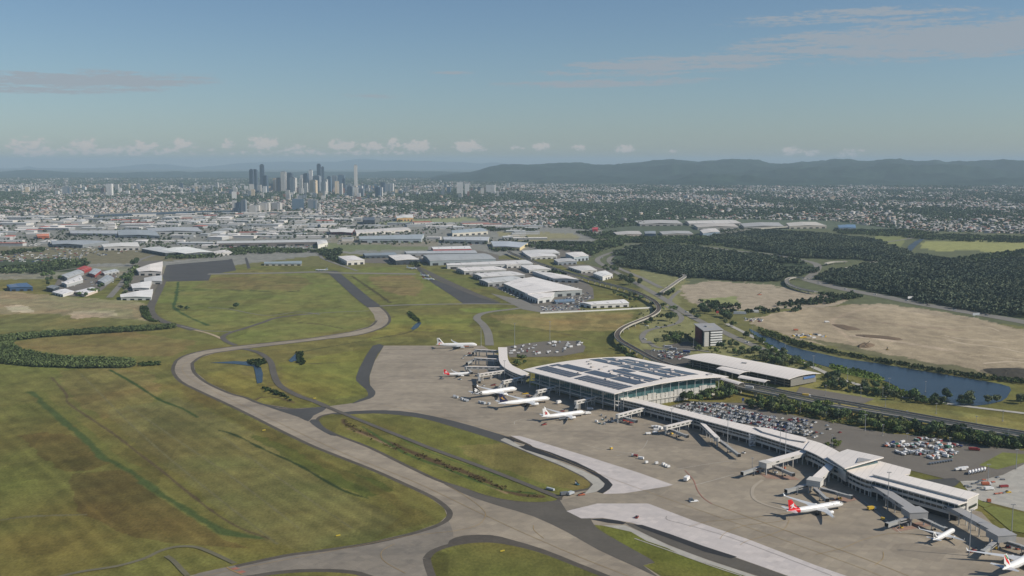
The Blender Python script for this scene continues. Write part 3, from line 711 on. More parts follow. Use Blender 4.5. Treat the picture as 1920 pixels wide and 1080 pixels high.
ROADS = [
    ([(621, 508), (640, 524), (664, 545), (684, 562), (703, 576)], 30, 'darkasph'),
    ([(390, 514), (450, 513), (520, 512), (595, 510), (640, 512), (720, 513), (780, 514)], 30, 'roadgrey'),
    ([(712, 574), (760, 572), (865, 570), (936, 570), (990, 573), (1010, 577)], 12, 'roadgrey'),
    ([(1000, 574), (960, 580), (925, 584), (902, 589), (894, 597), (904, 607), (912, 618), (916, 630), (918, 648)], 14, 'roadgrey'),
    ([(306, 526), (298, 545), (289, 562), (282, 580), (290, 594), (312, 605), (340, 612), (365, 619)], 16, 'asphalt'),
    ([(365, 619), (390, 625), (413, 634), (425, 641)], 6, 'track'),
    ([(442, 648), (424, 640), (418, 632), (432, 624), (455, 617), (495, 604), (515, 597), (555, 591), (600, 587)], 9, 'asphalt'),
    ([(560, 591), (620, 586), (692, 583)], 4, 'roadgrey'),
    ([(340, 612), (380, 620), (435, 622)], 4, 'roadgrey'),
    ([(600, 590), (560, 585), (500, 592), (430, 580), (390, 577)], 3, 'roadgrey'),
    ([(455, 654), (478, 659), (495, 667), (508, 680), (513, 700), (522, 720), (540, 733), (566, 745), (590, 753), (613, 763)], 9, 'asphalt'),
    ([(613, 763), (640, 774), (667, 785), (727, 809), (770, 826), (813, 843), (893, 872), (960, 898), (1020, 922), (1050, 934)], 6.5, 'asphalt'),
    ([(100, 1085), (150, 1073), (220, 1062), (270, 1048), (300, 1034), (330, 1026), (365, 1026), (395, 1036), (440, 1057)], 4, 'faint'),
    ([(312, 1043), (325, 1052), (340, 1068), (352, 1080)], 4, 'faint'),
    ([(670, 508), (610, 487), (600, 478), (590, 468)], 10, 'roadgrey'),
    ([(205, 558), (225, 535), (243, 510), (258, 490), (290, 478)], 14, 'roadgrey'),
    # motorway, airport drive and their ramps
    ([(1060, 454), (1130, 458), (1210, 458), (1310, 462), (1385, 471), (1440, 476), (1490, 485), (1530, 495), (1530, 508), (1512, 524)], 22, 'roadgrey'),
    ([(1240, 460), (1190, 463), (1160, 470), (1132, 479), (1120, 488), (1135, 500), (1167, 517), (1205, 538), (1247, 562), (1285, 587), (1320, 606), (1355, 622), (1387, 637), (1425, 653), (1450, 666)], 16, 'roadgrey'),
    ([(1230, 464), (1180, 472), (1150, 480), (1142, 490), (1160, 503), (1200, 520), (1240, 540)], 14, 'roadgrey'),
    ([(1512, 524), (1545, 533), (1590, 544), (1652, 555), (1715, 568), (1800, 583), (1920, 604), (2060, 632)], 38, 'roadgrey'),
    ([(1362, 607), (1412, 632), (1450, 652), (1482, 670), (1532, 692), (1575, 711), (1625, 726), (1675, 741), (1780, 758), (1925, 776)], 9, 'palconc'),
    ([(1210, 644), (1204, 632), (1215, 620), (1245, 613), (1270, 606), (1278, 596), (1268, 585), (1250, 574)], 10, 'roadgrey'),
    ([(1275, 545), (1262, 556), (1258, 568), (1290, 590)], 9, 'roadgrey'),
    ([(1215, 640), (1235, 652), (1290, 655), (1330, 660)], 8, 'roadgrey'),
    ([(1560, 470), (1620, 460), (1690, 450), (1760, 440), (1925, 436)], 14, 'roadgrey'),
    ([(930, 452), (1000, 449), (1090, 447), (1150, 450)], 14, 'roadgrey'),
    ([(-60, 520), (40, 516), (110, 508), (180, 498)], 10, 'roadgrey'),
    ([(420, 484), (360, 488), (310, 494)], 8, 'palconc'),
]
for k, (p, w, m) in enumerate(ROADS): strip('service_road', p, w, 0.32 + 0.006 * k, M[m], 5)
rk = random.Random(77)
for k in range(16):
    x, y = rk.uniform(1430, 1850), rk.uniform(598, 690); pts = [(x, y)]
    for j in range(4): pts.append((pts[-1][0] + rk.uniform(20, 70), pts[-1][1] + rk.uniform(-4, 9)))
    pts = [q for q in pts if inpoly(np.array([q[0]]), np.array([q[1]]), [(1420, 612), (1450, 595), (1520, 580), (1650, 573), (1760, 587), (1850, 606), (1980, 640), (1980, 720), (1860, 700), (1780, 690), (1700, 675), (1600, 650), (1520, 636), (1450, 618)])[0]]
    if len(pts) > 2: strip('dirt_track_path', pts, rk.uniform(2.5, 6), 0.05 + 0.003 * k, M['track'] if k % 3 else M['palesand'], 5)
LOTS = [
    ([(312, 497), (427, 487), (435, 485), (443, 507), (396, 515), (391, 526), (307, 528), (305, 518)], 'darkasph'),
    ([(459, 483), (463, 483), (470, 503), (464, 504)], 'darkasph'),
    ([(776, 500), (783, 498), (806, 520), (835, 532), (870, 546), (905, 560), (940, 568), (900, 570), (868, 569), (850, 556), (810, 530)], 'darkasph'),
    ([(783, 498), (800, 506), (850, 530), (900, 552), (940, 567), (905, 560), (860, 543), (810, 520)], 'asphalt'),
    ([(948, 650), (985, 644), (1030, 639), (1085, 639), (1098, 650), (1094, 660), (1050, 668), (955, 670)], 'carpark'),
    ([(1252, 762), (1290, 752), (1400, 756), (1500, 781), (1580, 795), (1662, 812), (1625, 838), (1575, 846), (1520, 828), (1440, 808), (1350, 789)], 'carpark'),
    ([(1575, 846), (1660, 812), (1740, 818), (1925, 846), (1925, 868), (1881, 890), (1840, 900), (1790, 902), (1700, 880), (1640, 870)], 'carpark'),
    ([(1700, 902), (1790, 896), (1800, 903), (1790, 912), (1740, 915)], 'darkasph'),
    ([(1205, 655), (1290, 660), (1300, 675), (1280, 690), (1230, 675)], 'asphalt'),
    ([(1240, 648), (1290, 640), (1320, 655), (1260, 660)], 'asphalt'),
    ([(1030, 520), (1090, 540), (1110, 560), (1080, 575), (1030, 570)], 'asphalt'),
    ([(920, 550), (980, 580), (1015, 586), (1090, 584), (1080, 574), (1000, 566)], 'roadgrey'),
    ([(1500, 725), (1560, 735), (1640, 748), (1620, 756), (1560, 748), (1490, 740)], 'carpark'),
    ([(832, 492), (870, 489), (950, 486), (1000, 488), (1050, 505), (1092, 524), (1112, 540), (1114, 560), (1092, 566), (1050, 572), (1020, 577), (1000, 574), (985, 562), (940, 545), (905, 530), (880, 515), (850, 506)], 'carpark'),
    ([(634, 490), (700, 484), (760, 478), (900, 470), (935, 478), (935, 490), (830, 494), (780, 491), (740, 494), (690, 493)], 'carpark'),
    ([(972, 470), (1050, 466), (1110, 472), (1108, 482), (1050, 486), (990, 482)], 'carpark'),
    ([(1050, 496), (1100, 496), (1150, 508), (1150, 520), (1120, 522), (1080, 512)], 'carpark'),
    ([(225, 560), (250, 505), (262, 490), (305, 488), (306, 515), (290, 545), (284, 560)], 'carpark'),
    ([(95, 548), (110, 520), (150, 502), (215, 508), (220, 520), (190, 545), (150, 556), (110, 554)], 'carpark'),
    ([(1430, 602), (1450, 598), (1448, 592), (1400, 598)], 'track'),
]
for k, (p, m) in enumerate(LOTS): sheet('car_park_pavement', p, 0.24 + 0.004 * k, M[m])
for pts in ([(1110, 532), (1115, 525)],): pass
# grass beyond the pier end
for p in ([(1844, 953), (1862, 948), (1925, 963), (1990, 985), (1990, 1012), (1925, 1000), (1895, 995), (1868, 972)], [(1824, 940), (1836, 937), (1860, 946), (1846, 952)], [(1836, 872), (1880, 848), (1925, 852), (1925, 866), (1870, 880)]):
    mm = pm('short_grass', A(112, 116, 62), 0.95, 0.3, 0.05, 0.1); sheet('mown_lawn', p, 0.40, mm)
# ------------------------------------------------------------------ water
CREEK = [(1405, 616), (1425, 626), (1450, 634), (1475, 646), (1512, 657), (1550, 665), (1575, 671), (1600, 675), (1640, 680), (1680, 687), (1760, 700), (1850, 715), (1893, 725), (1892, 738), (1878, 752), (1825, 761), (1770, 754), (1720, 742), (1690, 730), (1665, 716), (1640, 710), (1600, 700), (1557, 689), (1525, 680), (1500, 672), (1475, 662), (1440, 645), (1415, 630)]
sheet('creek_water', CREEK, 0.46, M['water'], smooth=2)
mr = pm('reed_bank', A(104, 118, 58), 0.95, 0.3, 0.1, 0.1)
for p in [[(1556, 684), (1590, 690), (1640, 702), (1660, 712), (1640, 712), (1590, 702), (1560, 692)]]:
    sheet('reed_bank_ground', p, 0.50, mr, smooth=2)
sheet('pond_water', [(475, 684), (489, 688), (493, 700), (492, 717), (482, 719), (479, 702)], 0.46, M['water'])
sheet('pond_water', [(393, 680), (440, 677), (466, 678), (482, 684), (476, 687), (440, 682)], 0.462, M['water'])
sheet('pond_water', [(541, 676), (555, 662), (560, 662), (556, 676), (546, 679)], 0.46, M['water'])
sheet('pond_water', [(770, 617), (776, 610), (786, 602), (790, 606), (784, 614), (776, 618)], 0.46, M['water'])
sheet('pond_water', [(1699, 470), (1704, 460), (1716, 452), (1730, 446), (1733, 448), (1722, 457), (1713, 466), (1706, 474)], 1.2, M['river'])
sheet('pond_water', [(1905, 470), (1930, 468), (1930, 474), (1908, 475)], 1.2, M['river'])
sheet('river_water', [(-300, 412), (0, 409), (80, 406), (175, 403), (275, 399), (375, 395.5), (440, 394.5), (440, 397.5), (375, 399), (275, 403), (175, 407), (80, 411), (0, 414), (-300, 418)], 1.2, M['river'])

# ------------------------------------------------------------------ hills and far mountains
def ridge(name, prof, D0, D1, mat, amp, rs, n_az=420, n_d=26, base=0.0):
    """range of hills whose crest rises along the profile (photo column, crest row)"""
    xs = np.linspace(prof[0][0], prof[-1][0], n_az)
    yc = np.interp(xs, [p[0] for p in prof], [p[1] for p in prof])
    D = np.linspace(D0, D1, n_d); Dc = D0 + (D1 - D0) * 0.62
    zc = np.maximum(CAM_H + (YH - yc) / FPX * Dc, 0)
    d, z = np.meshgrid(D, zc); s = np.repeat(((xs - 960) / FPX)[:, None], n_d, 1)
    t = (d - D0) / (Dc - D0); u = np.where(t < 1, t, 1 - (d - Dc) / (D1 - Dc)).clip(0, 1)
    prof_s = np.sin(u * math.pi / 2) ** 1.25
    X, Y = s * d, d
    sp = fbm(X / rs, Y / (rs * 1.6), 5, 5) - 0.5
    H = z * prof_s * (1 + sp * amp * (1 - prof_s * 0.75) * 2) + sp * 60 * u * (u < 0.93)
    H = np.where(u <= 0, -1.0, H)
    i = np.arange(n_az * n_d).reshape(n_az, n_d)
    F = np.stack([i[:-1, :-1].ravel(), i[1:, :-1].ravel(), i[1:, 1:].ravel(), i[:-1, 1:].ravel()], 1)
    o = mesh_np(name, np.c_[X.ravel(), Y.ravel(), H.ravel()], F, mat); o['kind'] = 'structure'
    o.data.polygons.foreach_set('use_smooth', [True] * len(o.data.polygons))
    return o
def wob(p, k, s):
    xs = np.arange(p[0][0], p[-1][0] + 1, 9.0); y = np.interp(xs, [q[0] for q in p], [q[1] for q in p])
    return list(zip(xs, y + (fbm(xs / 30.0, xs * 0 + s, s) - 0.5) * k))
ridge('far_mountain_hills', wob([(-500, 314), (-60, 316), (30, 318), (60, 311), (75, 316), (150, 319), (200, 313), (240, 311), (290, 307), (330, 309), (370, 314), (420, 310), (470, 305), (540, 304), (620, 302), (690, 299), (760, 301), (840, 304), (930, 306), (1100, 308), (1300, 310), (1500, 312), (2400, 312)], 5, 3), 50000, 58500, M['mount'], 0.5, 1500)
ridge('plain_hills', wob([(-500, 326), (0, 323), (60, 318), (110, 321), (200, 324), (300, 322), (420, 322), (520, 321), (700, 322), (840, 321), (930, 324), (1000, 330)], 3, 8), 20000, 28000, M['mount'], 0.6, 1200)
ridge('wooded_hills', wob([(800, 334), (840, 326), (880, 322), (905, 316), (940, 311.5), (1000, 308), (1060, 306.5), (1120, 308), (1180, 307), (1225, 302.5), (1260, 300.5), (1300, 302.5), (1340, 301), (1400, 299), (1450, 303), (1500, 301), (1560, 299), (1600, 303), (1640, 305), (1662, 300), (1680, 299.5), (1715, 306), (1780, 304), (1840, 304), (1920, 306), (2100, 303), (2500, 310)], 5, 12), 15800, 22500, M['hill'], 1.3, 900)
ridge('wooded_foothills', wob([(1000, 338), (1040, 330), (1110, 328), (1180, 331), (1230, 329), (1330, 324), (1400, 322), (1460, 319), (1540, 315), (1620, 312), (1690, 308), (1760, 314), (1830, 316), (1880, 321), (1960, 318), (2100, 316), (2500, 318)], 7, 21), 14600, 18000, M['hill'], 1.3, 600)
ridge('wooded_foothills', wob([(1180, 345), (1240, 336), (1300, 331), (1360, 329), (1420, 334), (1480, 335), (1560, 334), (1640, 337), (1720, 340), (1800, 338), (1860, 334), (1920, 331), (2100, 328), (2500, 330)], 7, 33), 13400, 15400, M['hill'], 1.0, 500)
# ------------------------------------------------------------------ terminal: hall, two piers, bridges
def lerp2(a, b, t): return (a[0] + (b[0] - a[0]) * t, a[1] + (b[1] - a[1]) * t)
def layered(root, foot, spec):
    """stack of storeys on one plan: (name, material, inset, z0, z1)"""
    for nm, m, d, z0, z1 in spec:
        MB().prism(inset(foot, d) if d else foot, z0, z1).build(nm, m, root)
def posts_along(root, pts, step, z0, z1, w, mat, name='column', close=True, start=0.5):
    n = len(pts)
    for i in range(n if close else n - 1):
        a, b = Vector(pts[i]), Vector(pts[(i + 1) % n]); L = (b - a).length; k = max(1, int(L / step))
        for j in range(k):
            p = a.lerp(b, (j + start) / k)
            MB().box((p.x, p.y, (z0 + z1) / 2), (w, w, z1 - z0), math.atan2(b.y - a.y, b.x - a.x)).build(name, mat, root)
def mullions(root, pts, step, z0, z1, w, mat, name='mullion', close=True):
    mb = MB(); n = len(pts)
    for i in range(n if close else n - 1):
        a, b = Vector(pts[i]), Vector(pts[(i + 1) % n]); L = (b - a).length; k = max(1, int(L / step))
        for j in range(k):
            p = a.lerp(b, (j + 0.5) / k)
            mb.box((p.x, p.y, (z0 + z1) / 2), (w, w, z1 - z0), math.atan2(b.y - a.y, b.x - a.x))
    o = mb.build(name, mat, root); o['kind'] = 'stuff'; return o

ZR = 23.0
cA, cB, cC, cD = [P2(*p, ZR) for p in ((980, 693), (1152, 738), (1366, 706), (1180, 669))]
def roofpt(u, v, dz=0.0):
    p = lerp2(lerp2(cA, cB, u), lerp2(cD, cC, u), v)
    return (p[0], p[1], ZR + 4.6 * (1 - (2 * v - 1) ** 2) + dz)
def roofgrid(mb, u0, u1, v0, v1, nu, nv, dz, th, mi=0):
    vs = []
    for k in (0, -th):
        for i in range(nu + 1):
            for j in range(nv + 1): vs.append(roofpt(u0 + (u1 - u0) * i / nu, v0 + (v1 - v0) * j / nv, dz + k))
    S = (nu + 1) * (nv + 1); g = lambda i, j, k: k * S + i * (nv + 1) + j
    fs = []
    for i in range(nu):
        for j in range(nv):
            fs.append((g(i, j, 0), g(i + 1, j, 0), g(i + 1, j + 1, 0), g(i, j + 1, 0))); fs.append((g(i, j + 1, 1), g(i + 1, j + 1, 1), g(i + 1, j, 1), g(i, j, 1)))
    for i in range(nu):
        fs.append((g(i, 0, 1), g(i + 1, 0, 1), g(i + 1, 0, 0), g(i, 0, 0))); fs.append((g(i, nv, 0), g(i + 1, nv, 0), g(i + 1, nv, 1), g(i, nv, 1)))
    for j in range(nv):
        fs.append((g(0, j, 0), g(0, j + 1, 0), g(0, j + 1, 1), g(0, j, 1))); fs.append((g(nu, j, 1), g(nu, j + 1, 1), g(nu, j + 1, 0), g(nu, j, 0)))
    mb.add(vs, fs, mi)
hall = empty('terminal_building', (0, 0, 0), 0, 'white roofed airport terminal hall with rows of dark solar panels on its roof', 'terminal')
rb = MB(); roofgrid(rb, 0, 1, 0, 1, 10, 18, 0, 1.1); rf = rb.build('roof', M['white'], hall)
foot = [lerp2(lerp2(cA, cB, u), lerp2(cD, cC, u), v) for u, v in ((0.035, 0.07), (0.965, 0.05), (0.965, 0.93), (0.035, 0.93))]
def wallgrid(name, mat, u0, v0, u1, v1, z0, th, n=14, z1=None):
    """upright wall that follows the arched roof above it"""
    mb = MB()
    for i in range(n):
        qa = [(u0 + (u1 - u0) * t, v0 + (v1 - v0) * t) for t in (i / n, (i + 1) / n)]
        a, b = roofpt(*qa[0], -1.05), roofpt(*qa[1], -1.05)
        za, zb = (a[2], b[2]) if z1 is None else (z1, z1)
        d = Vector((b[0] - a[0], b[1] - a[1])).normalized() * th; nx, ny = -d.y, d.x
        mb.add([(a[0], a[1], z0), (b[0], b[1], z0), (b[0], b[1], zb), (a[0], a[1], za), (a[0] + nx, a[1] + ny, z0), (b[0] + nx, b[1] + ny, z0), (b[0] + nx, b[1] + ny, zb), (a[0] + nx, a[1] + ny, za)],
               [(0, 1, 2, 3), (7, 6, 5, 4), (0, 4, 5, 1), (3, 2, 6, 7)] + ([(0, 3, 7, 4)] if i == 0 else []) + ([(1, 5, 6, 2)] if i == n - 1 else []))
    return mb.build(name, mat, hall)
E1 = [((0.045, 0.075), (0.955, 0.075)), ((0.955, 0.075), (0.955, 0.925)), ((0.955, 0.925), (0.045, 0.925)), ((0.045, 0.925), (0.045, 0.075))]
for k, (a, b) in enumerate(E1):
    wallgrid('glass_wall', M['teal'], *a, *b, 6.0 if k != 1 else 13.0, 0.5)
inner = [lerp2(lerp2(cA, cB, u), lerp2(cD, cC, u), v) for u, v in ((0.06, 0.10), (0.94, 0.10), (0.94, 0.90), (0.06, 0.90))]
MB().prism(inset(inner, 1.0), 0.0, 6.2).build('ground_floor', M['wallgrey'], hall)
bal = [lerp2(lerp2(cA, cB, u), lerp2(cD, cC, u), v) for u, v in ((0.03, 0.045), (0.97, 0.045), (0.97, 0.93), (0.03, 0.93))]
MB().prism(bal, 6.2, 7.4).build('floor_slab', M['wall'], hall)
MB().prism(inset(bal, 1.2), 10.6, 11.2).build('floor_slab', M['wall'], hall)
rw0, rw1 = lerp2(lerp2(cA, cB, 0.958), lerp2(cD, cC, 0.958), 0.08), lerp2(lerp2(cA, cB, 0.958), lerp2(cD, cC, 0.958), 0.92)
pw = MB()
for i in range(11):
    a, b = Vector(lerp2(rw0, rw1, i / 11 + 0.004)), Vector(lerp2(rw0, rw1, (i + 1) / 11 - 0.004)); rz = math.atan2(b.y - a.y, b.x - a.x); c = (a + b) / 2
    for z0, z1 in ((0.2, 6.0), (7.5, 13.0)) if i % 3 else ((0.2, 6.0), (7.5, 14.5)): pw.box((c.x, c.y, (z0 + z1) / 2), ((b - a).length, 1.8, z1 - z0), rz)
pw.build('wall_panel', M['wall'], hall)
fm = MB()
for k, (u, v0, v1) in enumerate([(0.97, 0.06, 0.94)]):
    for i in range(13):
        v = v0 + (v1 - v0) * i / 12; a = roofpt(u, v, -1.1); fm.box((a[0], a[1], a[2] / 2), (0.55, 0.55, a[2]))
for i in range(6):
    v = 0.06 + 0.88 * i / 6; a = roofpt(0.97, v + 0.07, -4.5); b = roofpt(0.99, v + 0.14, -1.2); fm.bar(a, b, 0.5)
fm.build('mullion', M['planewhite'], hall)['kind'] = 'stuff'
for i in range(9):
    a = roofpt(0.04 + 0.92 * i / 8, 0.035, -1.1); MB().tube((a[0], a[1], 0), (a[0], a[1], a[2]), 0.55, n=8).build('column', M['wall'], hall)
mm_ = MB()
for i in range(46):
    a = roofpt(0.045 + 0.91 * (i + .5) / 46, 0.072, -1.1); mm_.box((a[0], a[1], 6.2 + (a[2] - 6.2) / 2), (0.18, 0.18, a[2] - 6.2))
mm_.build('mullion', M['steel'], hall)
for i in range(28):
    pass
# solar arrays and skylights
def solar(u0, u1, v0, v1):
    mb = MB(); roofgrid(mb, u0, u1, v0, v1, 6, 3, 0.45, 0.2); mb.build('solar_array', M['solar'], hall)
for k in range(9): solar(0.05 + k * 0.045, 0.05 + k * 0.045 + 0.036, 0.075, 0.18)
for k in range(11): solar(0.49 + k * 0.043, 0.49 + k * 0.043 + 0.034, 0.075, 0.19)
for a in [(0.10, 0.38, 0.235, 0.325), (0.40, 0.66, 0.235, 0.33), (0.675, 0.93, 0.235, 0.33), (0.05, 0.09, 0.2, 0.28), (0.46, 0.92, 0.40, 0.45), (0.60, 0.93, 0.355, 0.385),
          (0.05, 0.34, 0.57, 0.66), (0.05, 0.30, 0.69, 0.79), (0.36, 0.58, 0.56, 0.66), (0.32, 0.58, 0.69, 0.80), (0.60, 0.90, 0.55, 0.62), (0.60, 0.90, 0.645, 0.72), (0.60, 0.88, 0.745, 0.84), (0.12, 0.52, 0.82, 0.88), (0.47, 0.60, 0.465, 0.53)]: solar(*a)
for i, (u, v) in enumerate([(0.39, 0.2), (0.67, 0.21), (0.56, 0.345), (0.66, 0.345), (0.76, 0.345), (0.86, 0.345), (0.3, 0.39), (0.4, 0.38), (0.5, 0.385), (0.2, 0.62), (0.29, 0.68), (0.46, 0.61), (0.58, 0.68), (0.68, 0.63), (0.8, 0.63), (0.74, 0.73), (0.86, 0.7), (0.45, 0.75), (0.3, 0.8), (0.66, 0.8), (0.15, 0.74)]):
    a = roofpt(u, v, 0.8); MB().box((a[0], a[1], a[2]), (5.5, 3.6, 1.0), R(36), top=0.85).build('skylight', M['newconc'], hall)
for (u, v, s) in [(0.9, 0.5, (7, 4, 1.5)), (0.2, 0.45, (5, 3, 1)), (0.12, 0.5, (6, 2, .8)), (0.35, 0.47, (8, 1, .6)), (0.92, 0.9, (9, 4, 1.4))]:
    a = roofpt(u, v, 0.9); MB().box(a, s, R(36)).build('roof_plant', M['bridgegrey'], hall)
hall_pts = foot

def pier_part(name, label, near, far_, zt, levels, drop=0.9, roofmat=None):
    """long building between a near and a far eave line (photo points at roof height)"""
    root = empty(name, (0, 0, 0), 0, label, 'pier')
    A_ = [P2(*p, zt) for p in near]; B_ = [P2(*p, zt) for p in far_]
    poly = A_ + B_[::-1]
    MB().prism(poly, zt - drop, zt).build('roof', roofmat or M['roofrib'], root)
    body = inset(poly, 1.4)
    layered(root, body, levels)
    return root, body, poly
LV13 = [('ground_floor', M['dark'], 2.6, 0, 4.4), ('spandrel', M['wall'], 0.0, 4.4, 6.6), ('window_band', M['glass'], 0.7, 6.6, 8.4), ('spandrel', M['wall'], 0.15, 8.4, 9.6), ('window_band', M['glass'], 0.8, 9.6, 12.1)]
def pier_kit(root, body, step=9.0, z=4.4, top=12.0):
    mullions(root, inset(body, 0.45), 4.5, 6.6, top, 0.3, M['wall'])
    posts_along(root, inset(body, 0.5), step, 0, z, 0.8, M['wall'])
pn, bn, _ = pier_part('terminal_pier', 'short curved white roofed pier running back from the far corner of the terminal hall',
    smooth_px([(934, 651), (935, 664), (936, 677), (943, 687), (960, 697), (982, 705)], False, 2), smooth_px([(951, 651), (951.5, 664), (953, 675), (961, 685), (976, 692), (992, 700)], False, 2), 12.5, LV13)
pier_kit(pn, bn, 11)
near = [(1152, 746), (1200, 757), (1277, 776.5), (1362, 799), (1420, 815), (1462, 828), (1507, 842)]
farr = [(1166, 741), (1214, 752), (1290, 770.5), (1375, 791), (1432, 804), (1476, 814), (1520, 825)]
ps, bs, _ = pier_part('terminal_pier', 'long straight white roofed pier between the terminal hall and the tilted canopy roof', near, farr, 13.0, LV13)
pier_kit(ps, bs, 10)
ext = [P2(*p, 14.0) for p in ((1415, 801), (1437, 803), (1510, 822), (1509, 828), (1480, 824), (1430, 810))]
MB().prism(ext, 0, 14.0).build('wall', M['wall'], ps); MB().prism([P2(*p, 14.6) for p in ((1413, 800), (1437, 802), (1512, 821), (1511, 828), (1480, 823), (1430, 809))], 14.05, 14.6).build('roof', M['white'], ps)
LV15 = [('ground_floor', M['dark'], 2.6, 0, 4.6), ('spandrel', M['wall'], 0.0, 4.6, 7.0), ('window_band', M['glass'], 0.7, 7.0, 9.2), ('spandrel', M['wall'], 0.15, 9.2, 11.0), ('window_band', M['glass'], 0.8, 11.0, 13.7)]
near2 = smooth_px([(1507, 842), (1528, 851), (1546, 861), (1564, 871), (1582, 880)], False, 2); far2 = smooth_px([(1520, 825), (1540, 831), (1560, 840), (1577, 849), (1597, 861)], False, 2)
p2, b2, _ = pier_part('terminal_pier', 'curved white roofed piece of pier just before the tilted canopy roof', near2, far2, 14.5, LV15)
pier_kit(p2, b2, 10, 4.6, 13.7)
# tilted canopy hall
cw = empty('terminal_building', (0, 0, 0), 0, 'small hall of the pier under a tilted white canopy roof with a glazed edge', 'terminal')
wq = [P(1550, 856, 17), P(1589, 842, 18), P(1657, 857, 21), P(1584, 878, 19)]
MB().prism([(p.x, p.y) for p in wq], [p.z - 1.0 for p in wq], [p.z for p in wq]).build('roof', M['white'], cw) if sum(wq[i].x * wq[(i + 1) % 4].y - wq[(i + 1) % 4].x * wq[i].y for i in range(4)) > 0 else MB().prism([(p.x, p.y) for p in wq[::-1]], [p.z - 1.0 for p in wq[::-1]], [p.z for p in wq[::-1]]).build('roof', M['white'], cw)
wi = inset([(p.x, p.y) for p in wq], 3.2)
layered(cw, wi, [('ground_floor', M['dark'], 1.5, 0, 4.6), ('wall', M['wall'], 0, 4.6, 13.5), ('glass_wall', M['teal'], 0.4, 13.5, 16.6)])
gp = P(1622, 861, 20.6); MB().prism([P2(1610, 857, 20.4), P2(1634, 862.5, 20.4), P2(1606, 868, 20.0)], [20.3, 20.6, 19.9], [20.55, 20.85, 20.15]).build('roof_panel', M['bridgegrey'], cw)
# flat roofed middle
near3 = smooth_px([(1582, 879), (1592, 885), (1606, 892), (1624, 899), (1636, 902)], False, 2); far3 = [(1600, 872), (1622, 868), (1650, 864.5), (1708, 880), (1706, 888)]
p3, b3, _ = pier_part('terminal_building', 'flat white roofed block of the pier between the tilted canopy and the long slotted roof', near3, far3, 15.0, LV15)
pier_kit(p3, b3, 10, 4.6, 13.7); p3['category'] = 'terminal'
# slotted end
pe = empty('terminal_pier', (0, 0, 0), 0, 'two storey end of the pier with two white roof bars and a dark slot between', 'pier')
up_ = [P2(*p, 17.5) for p in ((1636, 889), (1664, 882.5), (1836, 925.5), (1814, 936))]
lo_ = [P2(*p, 15.2) for p in ((1624, 897.5), (1640, 894), (1815, 940), (1797, 946))]
MB().prism(up_, 16.6, 17.5).build('roof', M['white'], pe); MB().prism(lo_, 14.3, 15.2).build('roof', M['white'], pe)
MB().prism(inset(up_, 0.5), 4.8, 16.55).build('wall', M['wall'], pe)
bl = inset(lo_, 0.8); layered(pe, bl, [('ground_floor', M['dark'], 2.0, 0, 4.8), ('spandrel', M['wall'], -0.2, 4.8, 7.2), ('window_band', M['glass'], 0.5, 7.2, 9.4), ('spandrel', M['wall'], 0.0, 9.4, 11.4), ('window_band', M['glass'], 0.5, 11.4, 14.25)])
MB().prism([P2(*p, 14.4) for p in ((1634, 891), (1640, 893), (1814, 939), (1813, 936.5))], 5.0, 14.4).build('roof_gutter', M['dark'], pe)
mullions(pe, inset(bl, 0.2), 5, 7.2, 14.2, 0.3, M['wall']); posts_along(pe, inset(up_, 1.2), 11, 0, 4.8, 0.9, M['wall'])
ew0, ew1 = Vector(P2(1815, 936, 17.5)), Vector(P2(1836, 926, 17.5)); wc = ew0.lerp(ew1, 0.5); rz = math.atan2(ew1.y - ew0.y, ew1.x - ew0.x)
MB().box((wc.x, wc.y, 9.5), ((ew1 - ew0).length * 0.6, 0.5, 2.0), rz).build('window', M['glass'], pe)
# spiral stair tower beside the pier
st = empty('stair_tower', P(1410, 836, 0), 0, 'open white escape stair standing in front of the long pier', 'stairs')
mb = MB()
for k in range(6):
    a = R(36) + (k % 2) * math.pi; mb.box((0, (k % 2) * 2.4 - 1.2, 1.0 + k * 2.0), (6.5, 1.6, 0.3), R(-36)); mb.bar((-2.6, (k % 2) * 2.4 - 1.2, k * 2.0), (2.6, 1.2 - (k % 2) * 2.4, k * 2.0 + 2.0), 1.5, 0.3)
mb.build('flight', M['planewhite'], st)
for x, y in ((-3, -2), (3, -2), (3, 2), (-3, 2)): MB().tube((x, y, 0), (x, y, 13.5), 0.18).build('post', M['planewhite'], st)

